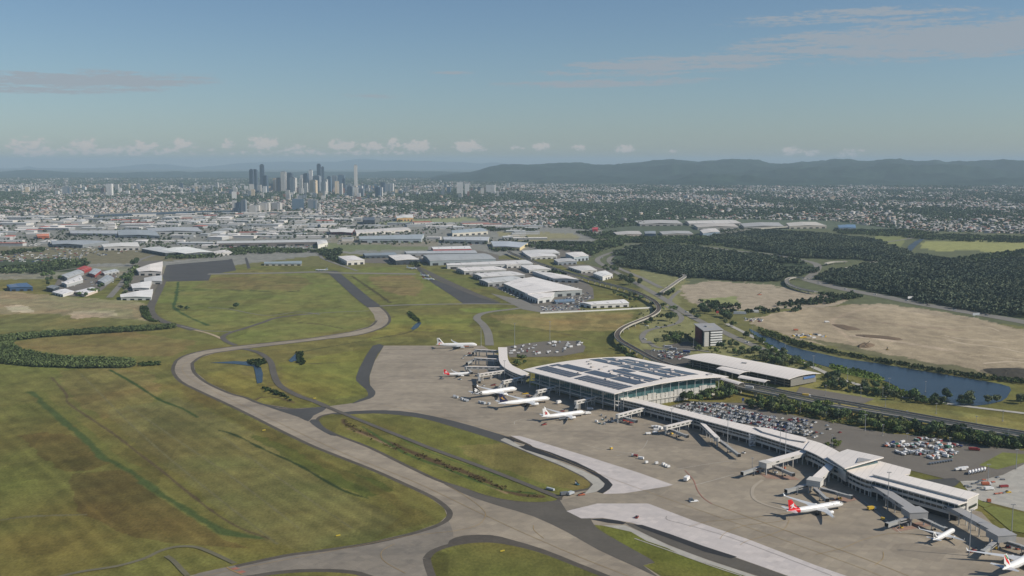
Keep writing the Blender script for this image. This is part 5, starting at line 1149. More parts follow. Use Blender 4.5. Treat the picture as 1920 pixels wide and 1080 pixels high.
WH = [
    ('big white flat warehouse nearest the terminal in the park of white sheds', [(944, 531), (990, 551), (1092, 543), (1000, 519)], 12, W_, (150, 154, 152)),
    ('white shed step in front of the biggest white warehouse', [(984, 550), (1008, 560), (1034, 556), (1040, 548)], 11, W_, (192, 192, 188)),
    ('white sheds row left of the biggest white warehouse', [(898, 524), (915, 530), (985, 524), (960, 517)], 10, S_, (140, 142, 142)),
    ('pale warehouse with a grey side facing the dark old apron', [(886, 513), (903, 519), (985, 515), (955, 508)], 10, (222, 218, 212), (150, 150, 148)),
    ('white warehouse behind the old apron with parked jets', [(855, 502), (870, 508), (950, 505), (925, 499)], 10, W_, (170, 170, 166)),
    ('long white warehouse by the rail line at the top of the shed park', [(836, 494), (838, 497), (1000, 494), (985, 487)], 11, (226, 222, 216), (206, 204, 198)),
    ('white shed beside the rail viaduct, second in its row', [(944, 493), (950, 497), (992, 495), (985, 490)], 9, W_, (196, 194, 188)),
    ('white shed beside the rail viaduct at the middle of its row', [(976, 498), (992, 506), (1034, 504), (1010, 497)], 9, W_, (186, 186, 182)),
    ('long white shed beside the rail viaduct at the near end of its row', [(998, 508), (1038, 522), (1086, 524), (1062, 516)], 9, W_, (190, 190, 186)),
    ('long grey corrugated hangar beyond the old apron', [(793, 478), (806, 489), (930, 485), (908, 475)], 14, G_, (150, 158, 160)),
    ('dark fronted hangar with a white roof beyond the dark runway', [(728, 479), (742, 488), (786, 486), (768, 477)], 14, (230, 224, 216), (62, 70, 78)),
    ('white hangar left of the dark fronted hangar', [(634, 481), (650, 489), (684, 487), (664, 479)], 13, (234, 228, 222), (205, 200, 192)),
    ('grey blue hangar behind the two white hangars', [(680, 475), (684, 479), (745, 478), (740, 473)], 9, (142, 152, 158), (90, 100, 108)),
    ('long low grey shed behind the corrugated hangar', [(758, 471), (762, 475), (895, 474), (890, 469)], 9, (184, 186, 186), (170, 170, 168)),
    ('white low house sized shed with white wall by the freight yard', [(1086, 567), (1108, 571), (1180, 568), (1170, 561)], 8, (240, 234, 228), (214, 210, 204)),
    ('flat blue grey shed in front of the biggest white warehouse', [(1038, 562), (1042, 566), (1078, 564), (1075, 560)], 5, (118, 138, 156), (120, 130, 140)),
    ('grey walled warehouse above the freight road', [(1038, 486), (1046, 491), (1082, 489), (1070, 484)], 10, (196, 194, 190), (130, 136, 142)),
    ('white warehouse with a pale blue side near the airport road', [(1060, 474), (1076, 482), (1104, 479), (1092, 472)], 14, (234, 228, 220), (160, 168, 174)),
    ('low white shed cluster beyond the rail line', [(978, 470), (985, 476), (1050, 474), (1040, 468)], 8, (222, 220, 214), (180, 180, 176)),
    ('second low white shed cluster beyond the rail line', [(985, 476), (995, 482), (1045, 480), (1035, 475)], 8, (230, 226, 220), (180, 180, 176)),
    ('bright white gabled shed at the road bend below the woodland', [(1112, 512), (1130, 519), (1149, 514), (1135, 507)], 10, (240, 236, 230), (206, 204, 200)),
    ('pale low sheds on the bank above the rail viaduct', [(1065, 500), (1090, 508), (1120, 506), (1105, 498)], 7, (220, 216, 208), (180, 178, 172)),
    # left hand airport sheds
    ('broad white hangar by the dark old apron on the left', [(255, 504), (260, 509), (303, 509), (305, 490)], 11, (240, 230, 220), (214, 206, 196)),
    ('grey sheds right of the hangar lane', [(270, 521), (270, 527), (304, 527), (304, 516)], 8, (206, 204, 200), (178, 176, 170)),
    ('white gabled shed in front of the broad white hangar', [(245, 533), (248, 540), (280, 540), (285, 526)], 8, (236, 232, 226), (190, 188, 184)),
    ('row of white low sheds at the near end of the hangar lane', [(225, 552), (226, 557), (284, 557), (287, 542)], 7, (238, 234, 228), (212, 210, 204)),
    ('long white shed with a white gable in the left works', [(115, 530), (125, 533), (156, 524), (150, 515)], 8, (232, 228, 222), (170, 172, 170)),
    ('grey roofed shed at the back of the left works', [(114, 516), (126, 521), (158, 510), (146, 505)], 8, (186, 188, 186), (150, 150, 148)),
    ('grey shed with dark red wall in the left works', [(166, 512), (178, 515), (190, 506), (176, 503)], 8, (178, 184, 186), (142, 66, 60)),
    ('red roofed building at the top of the left works', [(143, 504), (158, 508), (172, 502), (158, 498)], 7, (188, 82, 74), (150, 60, 56)),
    ('grey house like shed right of the red walled shed', [(183, 526), (196, 531), (214, 521), (200, 515)], 7, (176, 180, 180), (142, 146, 146)),
    ('dark cube shaped office of the left works', [(86, 538), (100, 541), (112, 537), (98, 534)], 9, (130, 136, 138), (56, 64, 70)),
    ('white L shaped shed at the near edge of the left works', [(98, 547), (118, 552), (140, 546), (122, 541)], 6, (238, 234, 230), (200, 198, 194)),
    ('white shed with an orange stripe at the near edge of the left works', [(140, 546), (158, 552), (184, 543), (172, 538)], 6, (236, 232, 228), (206, 190, 178)),
    ('blue glass office near the left edge of the photograph', [(12, 534), (18, 539), (62, 538), (50, 530)], 9, (84, 110, 140), (70, 96, 128)),
    ('white shed right of the red roofed building', [(190, 510), (196, 513), (224, 508), (215, 504)], 6, (200, 202, 200), (160, 160, 158)),
    # depot band above the field
    ('broad bright white depot beyond the old apron', [(300, 468), (346, 475), (400, 472), (350, 462)], 12, (242, 238, 230), (90, 96, 100)),
    ('lower white wing beside the broad bright white depot', [(265, 466), (310, 474), (347, 473), (300, 462)], 11, (206, 206, 202), (80, 88, 92)),
    ('small white sheds right of the broad bright depot', [(398, 472), (404, 476), (436, 473), (425, 468)], 8, (228, 222, 214), (180, 178, 172)),
    ('very long pale depot with a dark loading front', [(407, 452), (407, 456), (612, 453), (610, 449)], 13, (200, 200, 196), (120, 112, 108)),
    ('white end block of the very long depot', [(594, 453), (596, 459), (615, 455), (612, 450)], 13, (236, 232, 224), (214, 210, 200)),
    ('white two storey shed on the grass strip by the old apron', [(495, 491), (495, 494), (566, 494), (566, 489)], 6, (150, 164, 168), (214, 206, 194)),
    ('pale warehouse left of the broad bright depot', [(190, 458), (194, 463), (262, 462), (258, 454)], 12, (226, 222, 214), (196, 192, 186)),
    ('grey warehouse far left of the depot band', [(95, 451), (98, 458), (155, 459), (205, 452)], 11, (166, 170, 172), (128, 132, 134)),
    ('orange walled warehouse at the far left', [(68, 439), (70, 443), (92, 443), (92, 438)], 11, (222, 140, 104), (214, 118, 80)),
    ('long grey distribution shed right of the orange warehouse', [(130, 432), (132, 437), (220, 438), (220, 432)], 11, (182, 184, 184), (200, 198, 194)),
    ('huge flat grey distribution shed in the middle of the estate', [(220, 431), (222, 441), (300, 442), (290, 432)], 11, (162, 168, 170), (150, 152, 152)),
    ('huge grey shed with a saw like white front', [(275, 428), (280, 434), (380, 434), (370, 426)], 11, (178, 180, 180), (200, 198, 192)),
    ('pale shed with striped front right of the rubble field', [(830, 444), (832, 449), (915, 451), (918, 444)], 13, (196, 198, 198), (190, 186, 176)),
    ('grey shed with a pale ribbed wall beyond the rubble field', [(846, 432), (848, 437), (915, 433), (900, 427)], 13, (170, 180, 184), (196, 190, 176)),
    ('long shed with blue grey bays beyond the rubble field', [(672, 443), (674, 448), (790, 448), (795, 439)], 14, (168, 176, 178), (176, 182, 184)),
    ('dark red walled shed in the middle of the estate', [(617, 430), (620, 435), (660, 436), (665, 429)], 11, (226, 222, 214), (110, 58, 62)),
    ('long white shed right of the dark red walled shed', [(665, 431), (668, 437), (770, 430), (760, 426)], 11, (214, 208, 200), (196, 190, 182)),
    ('white shed with a red sign block by the depot road', [(808, 463), (812, 467), (884, 466), (880, 461)], 10, (232, 230, 226), (200, 110, 108)),
    ('yellow grey shed on the slope by the racecourse road', [(920, 452), (925, 462), (975, 464), (990, 455)], 11, (186, 192, 196), (212, 194, 150)),
    ('blue roofed shed right of the motorway overpass', [(1571, 422), (1573, 427), (1605, 427), (1604, 421)], 12, (108, 138, 166), (150, 160, 168)),
    ('pale warehouse roof beyond the woodland at the overpass foot', [(1300, 421), (1308, 426), (1385, 425), (1375, 419)], 12, (196, 188, 178), (160, 156, 150)),
    ('wide grey warehouse roof beyond the woodland behind the overpass', [(1388, 419), (1395, 425), (1470, 424), (1460, 417)], 11, (178, 176, 172), (150, 148, 144)),
    ('cream warehouse roof beyond the woodland at the overpass head', [(1474, 418), (1480, 424), (1550, 423), (1530, 416)], 12, (206, 198, 186), (176, 168, 156)),
    ('small pale warehouse roof left of the overpass sheds', [(1190, 414), (1200, 420), (1280, 419), (1270, 413)], 10, (188, 184, 178), (150, 148, 144)),
    ('white warehouse roof behind the overpass sheds', [(1284, 414), (1292, 419), (1390, 418), (1370, 412)], 11, (214, 208, 200), (168, 164, 158)),
    ('white topped office block with a dark blue face by the far road', [(1208, 434), (1210, 438), (1230, 438), (1229, 433)], 17, (150, 156, 160), (60, 78, 98)),
    ('pale office block right of the dark blue faced block', [(1312, 431), (1318, 437), (1350, 434), (1342, 428)], 17, (218, 212, 204), (116, 130, 142)),
    ('long pale retail shed before the suburb', [(1150, 435), (1157, 440), (1205, 439), (1198, 433)], 9, (196, 190, 182), (170, 160, 150)),
    ('grey retail shed right of the dark blue faced office block', [(1236, 434), (1242, 439), (1300, 438), (1292, 433)], 9, (180, 178, 174), (150, 146, 140)),
    ('bright red roofed building at the suburb edge', [(1110, 427), (1111, 430), (1121, 430), (1121, 426)], 10, (196, 60, 72), (180, 70, 74)),
    ('white racecourse stand beside the oval track', [(742, 405), (744, 409), (775, 408), (774, 402)], 16, (226, 222, 214), (180, 146, 100)),
    ('dark apartment block at the near edge of the old racecourse', [(680, 408), (681, 413), (703, 413), (702, 407)], 22, (96, 104, 112), (66, 74, 84)),
]
for w in WH: warehouse(*w)
def wrect(cx, cy, L, W, rz):
    ca, sa = math.cos(rz), math.sin(rz)
    return [(cx + x * ca - y * sa, cy + x * sa + y * ca) for x, y in ((-L / 2, -W / 2), (L / 2, -W / 2), (L / 2, W / 2), (-L / 2, W / 2))]
rw = random.Random(11); taken = []
for w in WH:
    q = [P2(*p, w[2]) for p in w[1]]; taken.append((sum(p[0] for p in q) / 4, sum(p[1] for p in q) / 4, max(math.dist(q[0], q[2]), math.dist(q[1], q[3])) / 2))
INDUS = [(-150, 404), (170, 408), (430, 398), (560, 400), (680, 412), (860, 420), (1000, 425), (990, 466), (780, 460), (620, 462), (420, 468), (300, 470), (180, 452), (-150, 470)]
cnt = 0
for _ in range(6000):
    if cnt >= 228: break
    x, y = rw.uniform(-80, 1000), 400 + 78 * rw.random() ** 1.2
    if not inpoly(np.array([x]), np.array([y]), INDUS)[0]: continue
    X, Y = P2(x, y); L = rw.uniform(32, 150); W = rw.uniform(24, 70); r = max(L, W) * 0.5
    if any(abs(X - a) < (r + c) * 0.8 and abs(Y - b) < (r + c) * 1.25 for a, b, c in taken): continue
    taken.append((X, Y, r * 0.8)); cnt += 1
    k = rw.random(); rc = W_ if k < 0.45 else S_ if k < 0.68 else G_ if k < 0.86 else (214, 204, 188) if k < 0.94 else (190, 110, 90)
    nm = {W_: 'white', S_: 'pale grey', G_: 'grey', (214, 204, 188): 'cream', (190, 110, 90): 'reddish'}[rc]
    warehouse('low %s roofed warehouse in the industrial estate beyond the airfield' % nm, wrect(X, Y, L, W, R(rw.choice((4, 4, 10, -6, 96, 20)))), rw.uniform(7, 12), rc, rw.choice([(206, 200, 192), (176, 176, 174), (150, 152, 152), (196, 192, 186)]), px=False, group='%s roofed warehouses of the industrial estate' % nm, parts=False)
# ------------------------------------------------------------------ aircraft
def loft(rings, mb, mi=None, cap=True):
    n = len(rings[0]); b = len(mb.v); mb.v += [tuple(p) for r in rings for p in r]
    for k in range(len(rings) - 1):
        for i in range(n):
            mb.f.append((b + k * n + i, b + k * n + (i + 1) % n, b + (k + 1) * n + (i + 1) % n, b + (k + 1) * n + i)); mb.m.append(mi(k, i) if callable(mi) else (mi or 0))
    if cap:
        mb.f.append(tuple(b + i for i in range(n))); mb.m.append(mi(0, 0) if callable(mi) else (mi or 0))
        mb.f.append(tuple(b + (len(rings) - 1) * n + i for i in range(n))[::-1]); mb.m.append(mi(len(rings) - 2, 0) if callable(mi) else (mi or 0))
def foil(x_le, chord, y, z, t, vert=False):
    """eight point section; t = half thickness ratio"""
    pr = [(0, 0), (.06, .62), (.3, 1), (.65, .7), (1, 0.04), (.65, -.45), (.3, -.6), (.06, -.45)]
    if vert: pr = [(0, 0), (.06, .7), (.3, 1), (.65, .7), (1, 0.04), (.65, -.7), (.3, -1), (.06, -.7)]
    if vert: return [(x_le - a * chord, y + b * t * chord, z) for a, b in pr]
    return [(x_le - a * chord, y, z + b * t * chord) for a, b in pr]
def fuse_r(f):
    k = [(0, .03), (.006, .22), (.018, .44), (.04, .70), (.07, .90), (.105, 1), (.64, 1), (.72, .95), (.80, .80), (.88, .56), (.95, .30), (.985, .15), (1, .06)]
    return float(np.interp(f, [q[0] for q in k], [q[1] for q in k]))
def fuse_z(f):
    return float(np.interp(f, [0, .03, .1, .66, .8, 1], [-.22, -.12, 0, 0, .16, .52]))
def airliner(label, nose, tail, dk, span, livery, tailmat, engines=1, length=None, winglet='up', wing='wingmetal', wsweep=0.30, zs=(4.3, 5.6), move=None, hk=1.0, double=False):
    a, b = P(*tail, zs[1]), P(*nose, zs[0]); d = Vector((b.x - a.x, b.y - a.y)); hd = math.atan2(d.y, d.x)
    L = length or d.length; c = (a + b) / 2
    if move: c = Vector(move[:2] + (0,)); hd = move[2]
    root = empty('airliner', (c.x, c.y, 0.0), hd, label, 'airliner')
    D = dk * L; Rr = D / 2; zc = Rr * 0.93 + 0.034 * L + (1.2 if hk > 1 else 0); X = lambda f: L * (0.5 - f)
    mats = [M['planewhite']] + [M[m] for m in livery.get('fus', [])]
    fr = sorted(set([0, .006, .018, .04, .07, .105, .2, .3, .4, .5, .6, .64, .70, .74, .78, .82, .86, .90, .94, .97, .985, 1]))
    rings = []; N = 20
    for f in fr:
        r = fuse_r(f) * Rr; z = zc + fuse_z(f) * Rr
        rings.append([(X(f), r * math.cos(2 * math.pi * i / N), z + r * hk * math.sin(2 * math.pi * i / N)) for i in range(N)])
    mb = MB(); loft(rings, mb, (lambda k, i: livery['fn'](fr[k], i / N)) if 'fn' in livery else 0)
    fus = mb.build('fuselage', mats, root, smooth=True)
    side = lambda f, zz, off: (X(f), off * math.sqrt(max(0.0, 1 - min(0.99, abs(zz) / hk) ** 2)) * Rr * fuse_r(f) * 1.006, zc + fuse_z(f) * Rr + zz * Rr * fuse_r(f))
    wb = MB()
    for s in (-1, 1):
        for lv in ((0.12, 0.62) if double else (0.18,)):
            n = int(L * 0.62 / 1.05)
            for k in range(n):
                f = 0.13 + 0.66 * k / n; h = 0.16 / Rr
                p0, p1 = side(f, lv - h, s), side(f, lv + h, s); w = 0.2
                wb.add([(p0[0] - w, p0[1] + s * .012, p0[2]), (p0[0] + w, p0[1] + s * .012, p0[2]), (p1[0] + w, p1[1] + s * .012, p1[2]), (p1[0] - w, p1[1] + s * .012, p1[2])], [(0, 1, 2, 3)])
    win = wb.build('cabin_windows', M['dark'], root); win['kind'] = 'stuff'
    cb = MB()
    for s in (-1, 1):
        pts = [side(f, zz, s) for f, zz in ((.021, .16), (.045, .34), (.062, .42), (.062, .62), (.045, .60), (.027, .42))]
        cb.add([(p[0] + .02, p[1] * 1.02, p[2] + .03) for p in pts], [tuple(range(6))])
    pts = [(X(.024), -.45 * Rr * fuse_r(.024), zc + fuse_z(.024) * Rr + .9 * fuse_r(.024) * Rr), (X(.024), .45 * Rr * fuse_r(.024), zc + fuse_z(.024) * Rr + .9 * fuse_r(.024) * Rr), (X(.05), .4 * Rr * fuse_r(.05), zc + fuse_z(.05) * Rr + .97 * fuse_r(.05) * Rr), (X(.05), -.4 * Rr * fuse_r(.05), zc + fuse_z(.05) * Rr + .97 * fuse_r(.05) * Rr)]
    cb.add([(p[0] + .02, p[1], p[2] + .05) for p in pts], [(0, 1, 2, 3)]); cb.build('cockpit_window', M['glass'], root)
    sp = span / 2; zw = zc - 0.45 * Rr; dih = math.tan(R(5.5))
    for s in (-1, 1):
        f0 = 0.31; cr = 0.20 * L if not double else 0.235 * L
        st = [(0.0, 0.0, 1.0, .075), (.12, 0.05, .86, .07), (.36, .17, .52, .055), (.75, .40, .30, .05), (1.0, .555, .155, .045)]
        sec = [foil(X(f0) - sw * sp * wsweep / 0.30 * 1.05, cr * ch, s * (0.2 * Rr + t * (sp - 0.2 * Rr)), zw + t * sp * dih + 0.6 * t * t, th) for t, sw, ch, th in st]
        tip = st[-1]
        if winglet == 'up':
            xx = X(f0) - tip[1] * sp * wsweep / 0.30 * 1.05; zz = zw + sp * dih + .6
            sec += [foil(xx - .6, cr * .10, s * (sp + 0.5), zz + 0.9, .05), foil(xx - 1.8, cr * .05, s * (sp + 0.8), zz + 2.3, .05)]
        mb = MB(); loft(sec, mb, 0); wg = mb.build('wing', M[wing], root, smooth=False)
        eng = [(0.33, 0.0)] if engines == 1 else [(0.36, 0.0), (0.64, 0.06)]
        for t, back in eng:
            y = s * t * sp; er = 0.0245 * L * (0.85 if engines == 2 else 1); zl = zw + t * sp * dih - er * 1.25
            swx = np.interp(t, [q[0] for q in st], [q[1] for q in st]) * sp * wsweep / .30 * 1.05
            x0 = X(f0) - swx + er * 2.6
            prof = [(0, .80), (.12, .98), (.45, 1.04), (1.1, .98), (2.4, .82), (3.4, .64)]
            mb = MB(); loft([[(x0 - q * er * 1.15, y + er * k * math.cos(2 * math.pi * i / 14), zl + er * k * math.sin(2 * math.pi * i / 14)) for i in range(14)] for q, k in prof], mb, 0, False)
            loft([[(x0 - q * er, y + er * k * math.cos(2 * math.pi * i / 14), zl + er * k * math.sin(2 * math.pi * i / 14)) for i in range(14)] for q, k in ((0, .80), (.35, .72), (.36, .05))], mb, 1, False)
            loft([[(x0 - q * er * 1.15, y + er * k * math.cos(2 * math.pi * i / 14), zl + er * k * math.sin(2 * math.pi * i / 14)) for i in range(14)] for q, k in ((3.38, .60), (4.2, .34), (4.21, .04))], mb, 1, False)
            en = mb.build('engine', [M[livery.get('eng', 'planewhite')], M['dark']], root, smooth=True)
            mb = MB(); mb.prism([(x0 - er * 1.0, y - .2), (x0 - er * 5.2, y - .2), (x0 - er * 5.2, y + .2), (x0 - er * 1.0, y + .2)], [zl + er * .8] * 4, [zl + er * 1.05, zl + er * 1.5, zl + er * 1.5, zl + er * 1.05]); mb.build('pylon', M['wingmetal'], en)
        ht = [foil(X(.845), .105 * L, s * 0.25 * Rr, zc + .42 * Rr, .05), foil(X(.925), .04 * L, s * .155 * L * (1.12 if double else 1), zc + .42 * Rr + .018 * L, .05)]
        mb = MB(); loft(ht, mb, 0); mb.build('tailplane', M[livery.get('tp', 'wingmetal')], root)
    zt = zc + fuse_z(.85) * Rr + .5 * Rr; fh = livery.get('fh', .142) * L
    fs = lambda t: (X(.795) - t * .118 * L, (.16 - .098 * t) * L)       # leading edge, chord at height share t
    mb = MB(); loft([foil(fs(0)[0] + .02 * L, fs(0)[1] + .02 * L, 0, zt - .4 * Rr, .045, True), foil(*fs(0.06), 0, zt + .06 * fh, .045, True), foil(*fs(1), 0, zt + fh, .05, True)], mb, 0); mb.build('fin', M[tailmat], root)
    for m_, polys in livery.get('logo', []):
        for s in (-1, 1):
            mb = MB()
            for poly in polys:
                vs = []
                for (q, t) in poly:           # q = share of the chord, t = share of fin height
                    xl, ch = fs(t); th = .05 * ch * float(np.interp(q, [0, .06, .3, .65, 1], [0, .7, 1, .7, .04])) + .03
                    vs.append((xl - q * ch, s * th, zt + t * fh))
                mb.add(vs, [tuple(range(len(vs)))])
            mb.build('tail_emblem', M[m_], root)
    def leg(x, y, wr, n2, ww):
        lb = MB(); lb.tube((x, y, wr), (x, y, zc - .6 * Rr), .18); lg = lb.build('landing_gear', M['steel'], root)
        for dx in ((-1, 1) if n2 else (0,)):
            for dy in (-1, 1):
                w_ = MB(); w_.tube((x + dx * wr * 1.05, y + dy * ww - .22, wr), (x + dx * wr * 1.05, y + dy * ww + .22, wr), wr, n=12); w_.build('wheel', M['rubber'], lg)
    leg(X(.10), 0, .012 * L, False, .3)
    for s in (-1, 1): leg(X(.53), s * .085 * L * (.8 if dk > .09 else 1), .0135 * L, L > 45, .55)
    mb = MB(); loft([[(X(f), .62 * Rr * k * math.cos(2 * math.pi * i / 10), zc - .62 * Rr + .42 * Rr * k * math.sin(2 * math.pi * i / 10)) for i in range(10)] for f, k in ((.28, .2), (.33, 1), (.52, 1), (.60, .2))], mb, 0); mb.build('belly_fairing', M[wing], root, smooth=True)
    root['size'] = L
    return root, (L, Rr, zc, X, side)
def lettering(root, txt, f0, zz, h, mat, geo, s=-1):
    """raised lettering wrapped on the fuselage side"""
    L, Rr, zc, X, side = geo
    cu = bpy.data.curves.new('lettering', 'FONT'); cu.body = txt; cu.size = h
    o = bpy.data.objects.new('lettering', cu); col.objects.link(o)
    bpy.context.view_layer.update(); dg = bpy.context.evaluated_depsgraph_get(); me = bpy.data.meshes.new_from_object(o.evaluated_get(dg))
    bpy.data.objects.remove(o); bpy.data.curves.remove(cu)
    w = max(v.co.x for v in me.vertices)
    for v in me.vertices:
        a = math.asin(min(.99, zz)) + v.co.y / Rr; x = X(f0) + (v.co.x if s < 0 else w - v.co.x)
        v.co = (x, s * math.cos(a) * (Rr + .02), zc + math.sin(a) * (Rr + .02))
    t = bpy.data.objects.new('lettering', me); col.objects.link(t); me.materials.append(mat); setparent(t, root)
ROO = [[(.10, .10), (.22, .20), (.30, .34), (.16, .50), (.06, .66), (.20, .60), (.34, .50), (.44, .56), (.52, .50), (.50, .40), (.66, .44), (.80, .36), (.66, .34), (.56, .30), (.70, .16), (.86, .10), (.62, .12), (.46, .26), (.36, .16), (.22, .08)]]
red_rear = {'fus': ['qred'], 'fn': lambda f, a: 1 if (f >= .74 and f < .94 and f > .905 - (.165 * max(0, math.sin(2 * math.pi * (a + .025)) + .55) if f < .9 else .3)) else 0}
red_rear = {'fus': ['qred'], 'fn': lambda f, a: 1 if (.78 <= f < .97 and math.sin(2 * math.pi * (a + .025)) > np.interp(f, [.78, .82, .90, .97], [-.8, -.95, -.35, .55])) else 0, 'logo': [('planewhite', ROO)]}
qa, geo = airliner('white wide body jet with a big red tail parked alone on the near apron', (1581, 943.5), (1474, 959), .089, 60.3, red_rear, 'qred')
lettering(qa, 'QANTAS', .235, .42, 3.0, M['dark'], geo)
airliner('small white jet with dark tail pattern parked nose to the grey bridge', (1786, 994.5), (1752, 1011), .105, 34.5, {'fus': ['tblack'], 'fn': lambda f, a: 1 if (.82 <= f < .94 and int(a * 20) % 5 in (0, 1)) else 0, 'logo': [('tblack', [[(.1, .1), (.5, .3), (.2, .55), (.6, .5), (.3, .8), (.75, .75), (.9, .3), (.6, .1)]])]}, 'planewhite', length=37.6, zs=(3, 4))
FLAG = [('qred', [[(.0, .04), (.30, .03), (.62, .40), (.80, .72), (.98, .97), (.78, .97), (.56, .74), (.30, .46)]]), ('flaggreen', [[(.05, .52), (.34, .56), (.60, .86), (.70, .98), (.40, .98)]]), ('tblack', [[(.72, .03), (.98, .06), (.98, .30), (.84, .22)]])]
e_t = P(1887, 1033, 18.8); e_h = R(40); e_dir = Vector((math.cos(e_h), math.sin(e_h)))
ec = Vector((e_t.x, e_t.y)) + e_dir * (64 * .425)
airliner('big white jet with a red and green tail cut off by the bottom right corner', (1900, 1000), (1880, 1060), .092, 64, {'fus': ['qred', 'flaggreen'], 'logo': FLAG, 'fh': .150, 'tp': 'wingmetal'}, 'planewhite', length=64, winglet='up', move=(ec.x, ec.y, e_h), wsweep=.46)
airliner('white jet with a red figure on its tail at the near corner of the hall', (1096.5, 772.5), (1015, 781.5), .092, 58, {'logo': [('brownred', [[(.35, .12), (.75, .12), (.62, .34), (.80, .55), (.52, .44), (.42, .72), (.34, .46), (.14, .50), (.32, .32)]])]}, 'planewhite')
airliner('long white jet with a dark blue tail and a gold stripe along its side', (1031, 747.5), (933, 758.5), .084, 62, {'fus': ['gold', 'navy'], 'fn': lambda f, a: 1 if (.12 < f < .9 and (a * 20) % 20 in ()) else (1 if .1 < f < .86 and (.88 < a < .94 or .56 < a < .62) else 0), 'logo': [('gold', [[(.25, .25), (.6, .35), (.85, .6), (.6, .55), (.35, .7), (.5, .5)]])]}, 'navy')
airliner('white jet with a black tail and black patterned rear beside the hall', (969, 729.5), (883, 740), .092, 60, {'fus': ['tblack'], 'fn': lambda f, a: 1 if (f >= .78 and f < .985 and ((int(a * 20) + int(f * 60)) % 4 != 0)) else 0, 'eng': 'planewhite', 'logo': [('planewhite', [[(.2, .1), (.7, .1), (.8, .3), (.5, .38), (.75, .5), (.45, .55), (.2, .3)]])]}, 'tblack')
airliner('smaller white jet with a red tail by the short curved pier', (885, 700), (830.5, 701.5), .10, 35.8, red_rear, 'qred', zs=(3, 4.2))
airliner('white jet with a black and orange tail at the back of the apron', (894.5, 647), (817, 647), .098, 58, {'fus': ['orange'], 'fn': lambda f, a: 1 if (.18 < f < .34 and (.52 < a < .9)) or (.86 < f < .93) else 0, 'eng': 'wingmetal', 'logo': [('tblack', [[(.3, .25), (.5, .42), (.8, .4), (.62, .58), (.75, .85), (.5, .7), (.28, .85), (.36, .58), (.1, .42), (.38, .42)]]), ('orange', [[(.2, .02), (.8, .02), (.7, .2), (.25, .2)]])]}, 'planewhite')
for lab, n_, t_, sp_, tm in [('small white jet at the far end of the dark runway', (593, 506), (613, 506), 34, 'planewhite'), ('first white jet from the top parked on the old apron', (781, 503.5), (763, 501.5), 32, 'planewhite'),
                            ('white jet with a raised tail parked on the old apron', (808, 518), (784, 514), 34, 'wingmetal'), ('nearest white jet parked on the old apron', (815, 524), (791, 521.5), 34, 'brownred')]:
    airliner(lab, n_, t_, .10, sp_, {}, tm, zs=(3, 4), length=38)

# ------------------------------------------------------------------ vehicles
MV = {c: paint(*v) for c, v in {'white': (232, 230, 226), 'silver': (176, 180, 184), 'grey': (104, 108, 112), 'black': (34, 35, 38), 'blue': (44, 62, 112), 'red': (140, 48, 46), 'orange': (186, 104, 72), 'yellow': (216, 178, 60), 'green': (52, 110, 82), 'teal': (90, 150, 160)}.items()}
def car_mesh(c):
    mb = MB()
    for s in (-1, 1):
        for x in (-1.4, 1.4): mb.tube((x, s * .62, .32), (x, s * .88, .32), .32, n=8, mi=2)
    prof = [(-2.2, .3), (2.2, .3), (2.25, .62), (1.1, .92), (-2.1, .95), (-2.25, .7)]
    for (pr, w, mi) in ((prof, .9, 0), ([(-1.85, .92), (1.15, .90), (.45, 1.42), (-1.35, 1.45)], .78, 1), ([(-1.3, 1.44), (.42, 1.41), (.30, 1.50), (-1.15, 1.53)], .70, 0)):
        n = len(pr); vs = [(x, -w, z) for x, z in pr] + [(x, w, z) for x, z in pr]
        mb.add(vs, [tuple(range(n)), tuple(range(2 * n - 1, n - 1, -1))] + [(i, n + i, n + (i + 1) % n, (i + 1) % n) for i in range(n)], mi)
    return mb, [MV[c], M['glass'], M['rubber']]
def row_cars():
    """parking bays of the car park behind the pier"""
    a, b = Vector(P2(1262, 772)), Vector(P2(1440, 808)); d = (b - a).normalized(); n = Vector((-d.y, d.x))
    lot = [P2(*p) for p in [(1256, 765), (1292, 755), (1380, 759), (1400, 770), (1470, 783), (1520, 789), (1552, 801), (1545, 815), (1528, 822), (1440, 807), (1350, 788)]]
    out = []; r = random.Random(5)
    for k in range(-2, 22):
        off = k * 7.4 + (1.2 if k % 2 else -1.2)
        for i in range(-20, 160):
            p = a + d * (i * 2.75) + n * off
            if not inpoly(np.array([p.x]), np.array([p.y]), lot)[0]: continue
            px, py = unproj(p.x, p.y)
            full = 0.93 if px < 1480 else 0.93 - (px - 1480) / 75.0
            if fbm(np.array([p.x / 14]), np.array([p.y / 14]), 8)[0] < 0.30: continue
            if r.random() < full: out.append((p.x + r.uniform(-.25, .25), p.y + r.uniform(-.25, .25), math.atan2(n.y, n.x) + (math.pi if r.random() < .4 else 0) + r.uniform(-.04, .04)))
    return out
CARS = row_cars()
rc_ = random.Random(3)
for x, y in [(1552, 806), (1556, 806), (1551, 799), (1565, 823), (1575, 812), (1530, 812), (1518, 812), (1541, 814)]:
    q = P(x, y); CARS.append((q.x, q.y, R(35)))
CARS.sort(key=lambda c: math.hypot(c[0], c[1]))
cc = ['white'] * 34 + ['silver'] * 22 + ['grey'] * 12 + ['black'] * 14 + ['blue'] * 8 + ['red'] * 10
protos = {}
stuff_cars = MB()
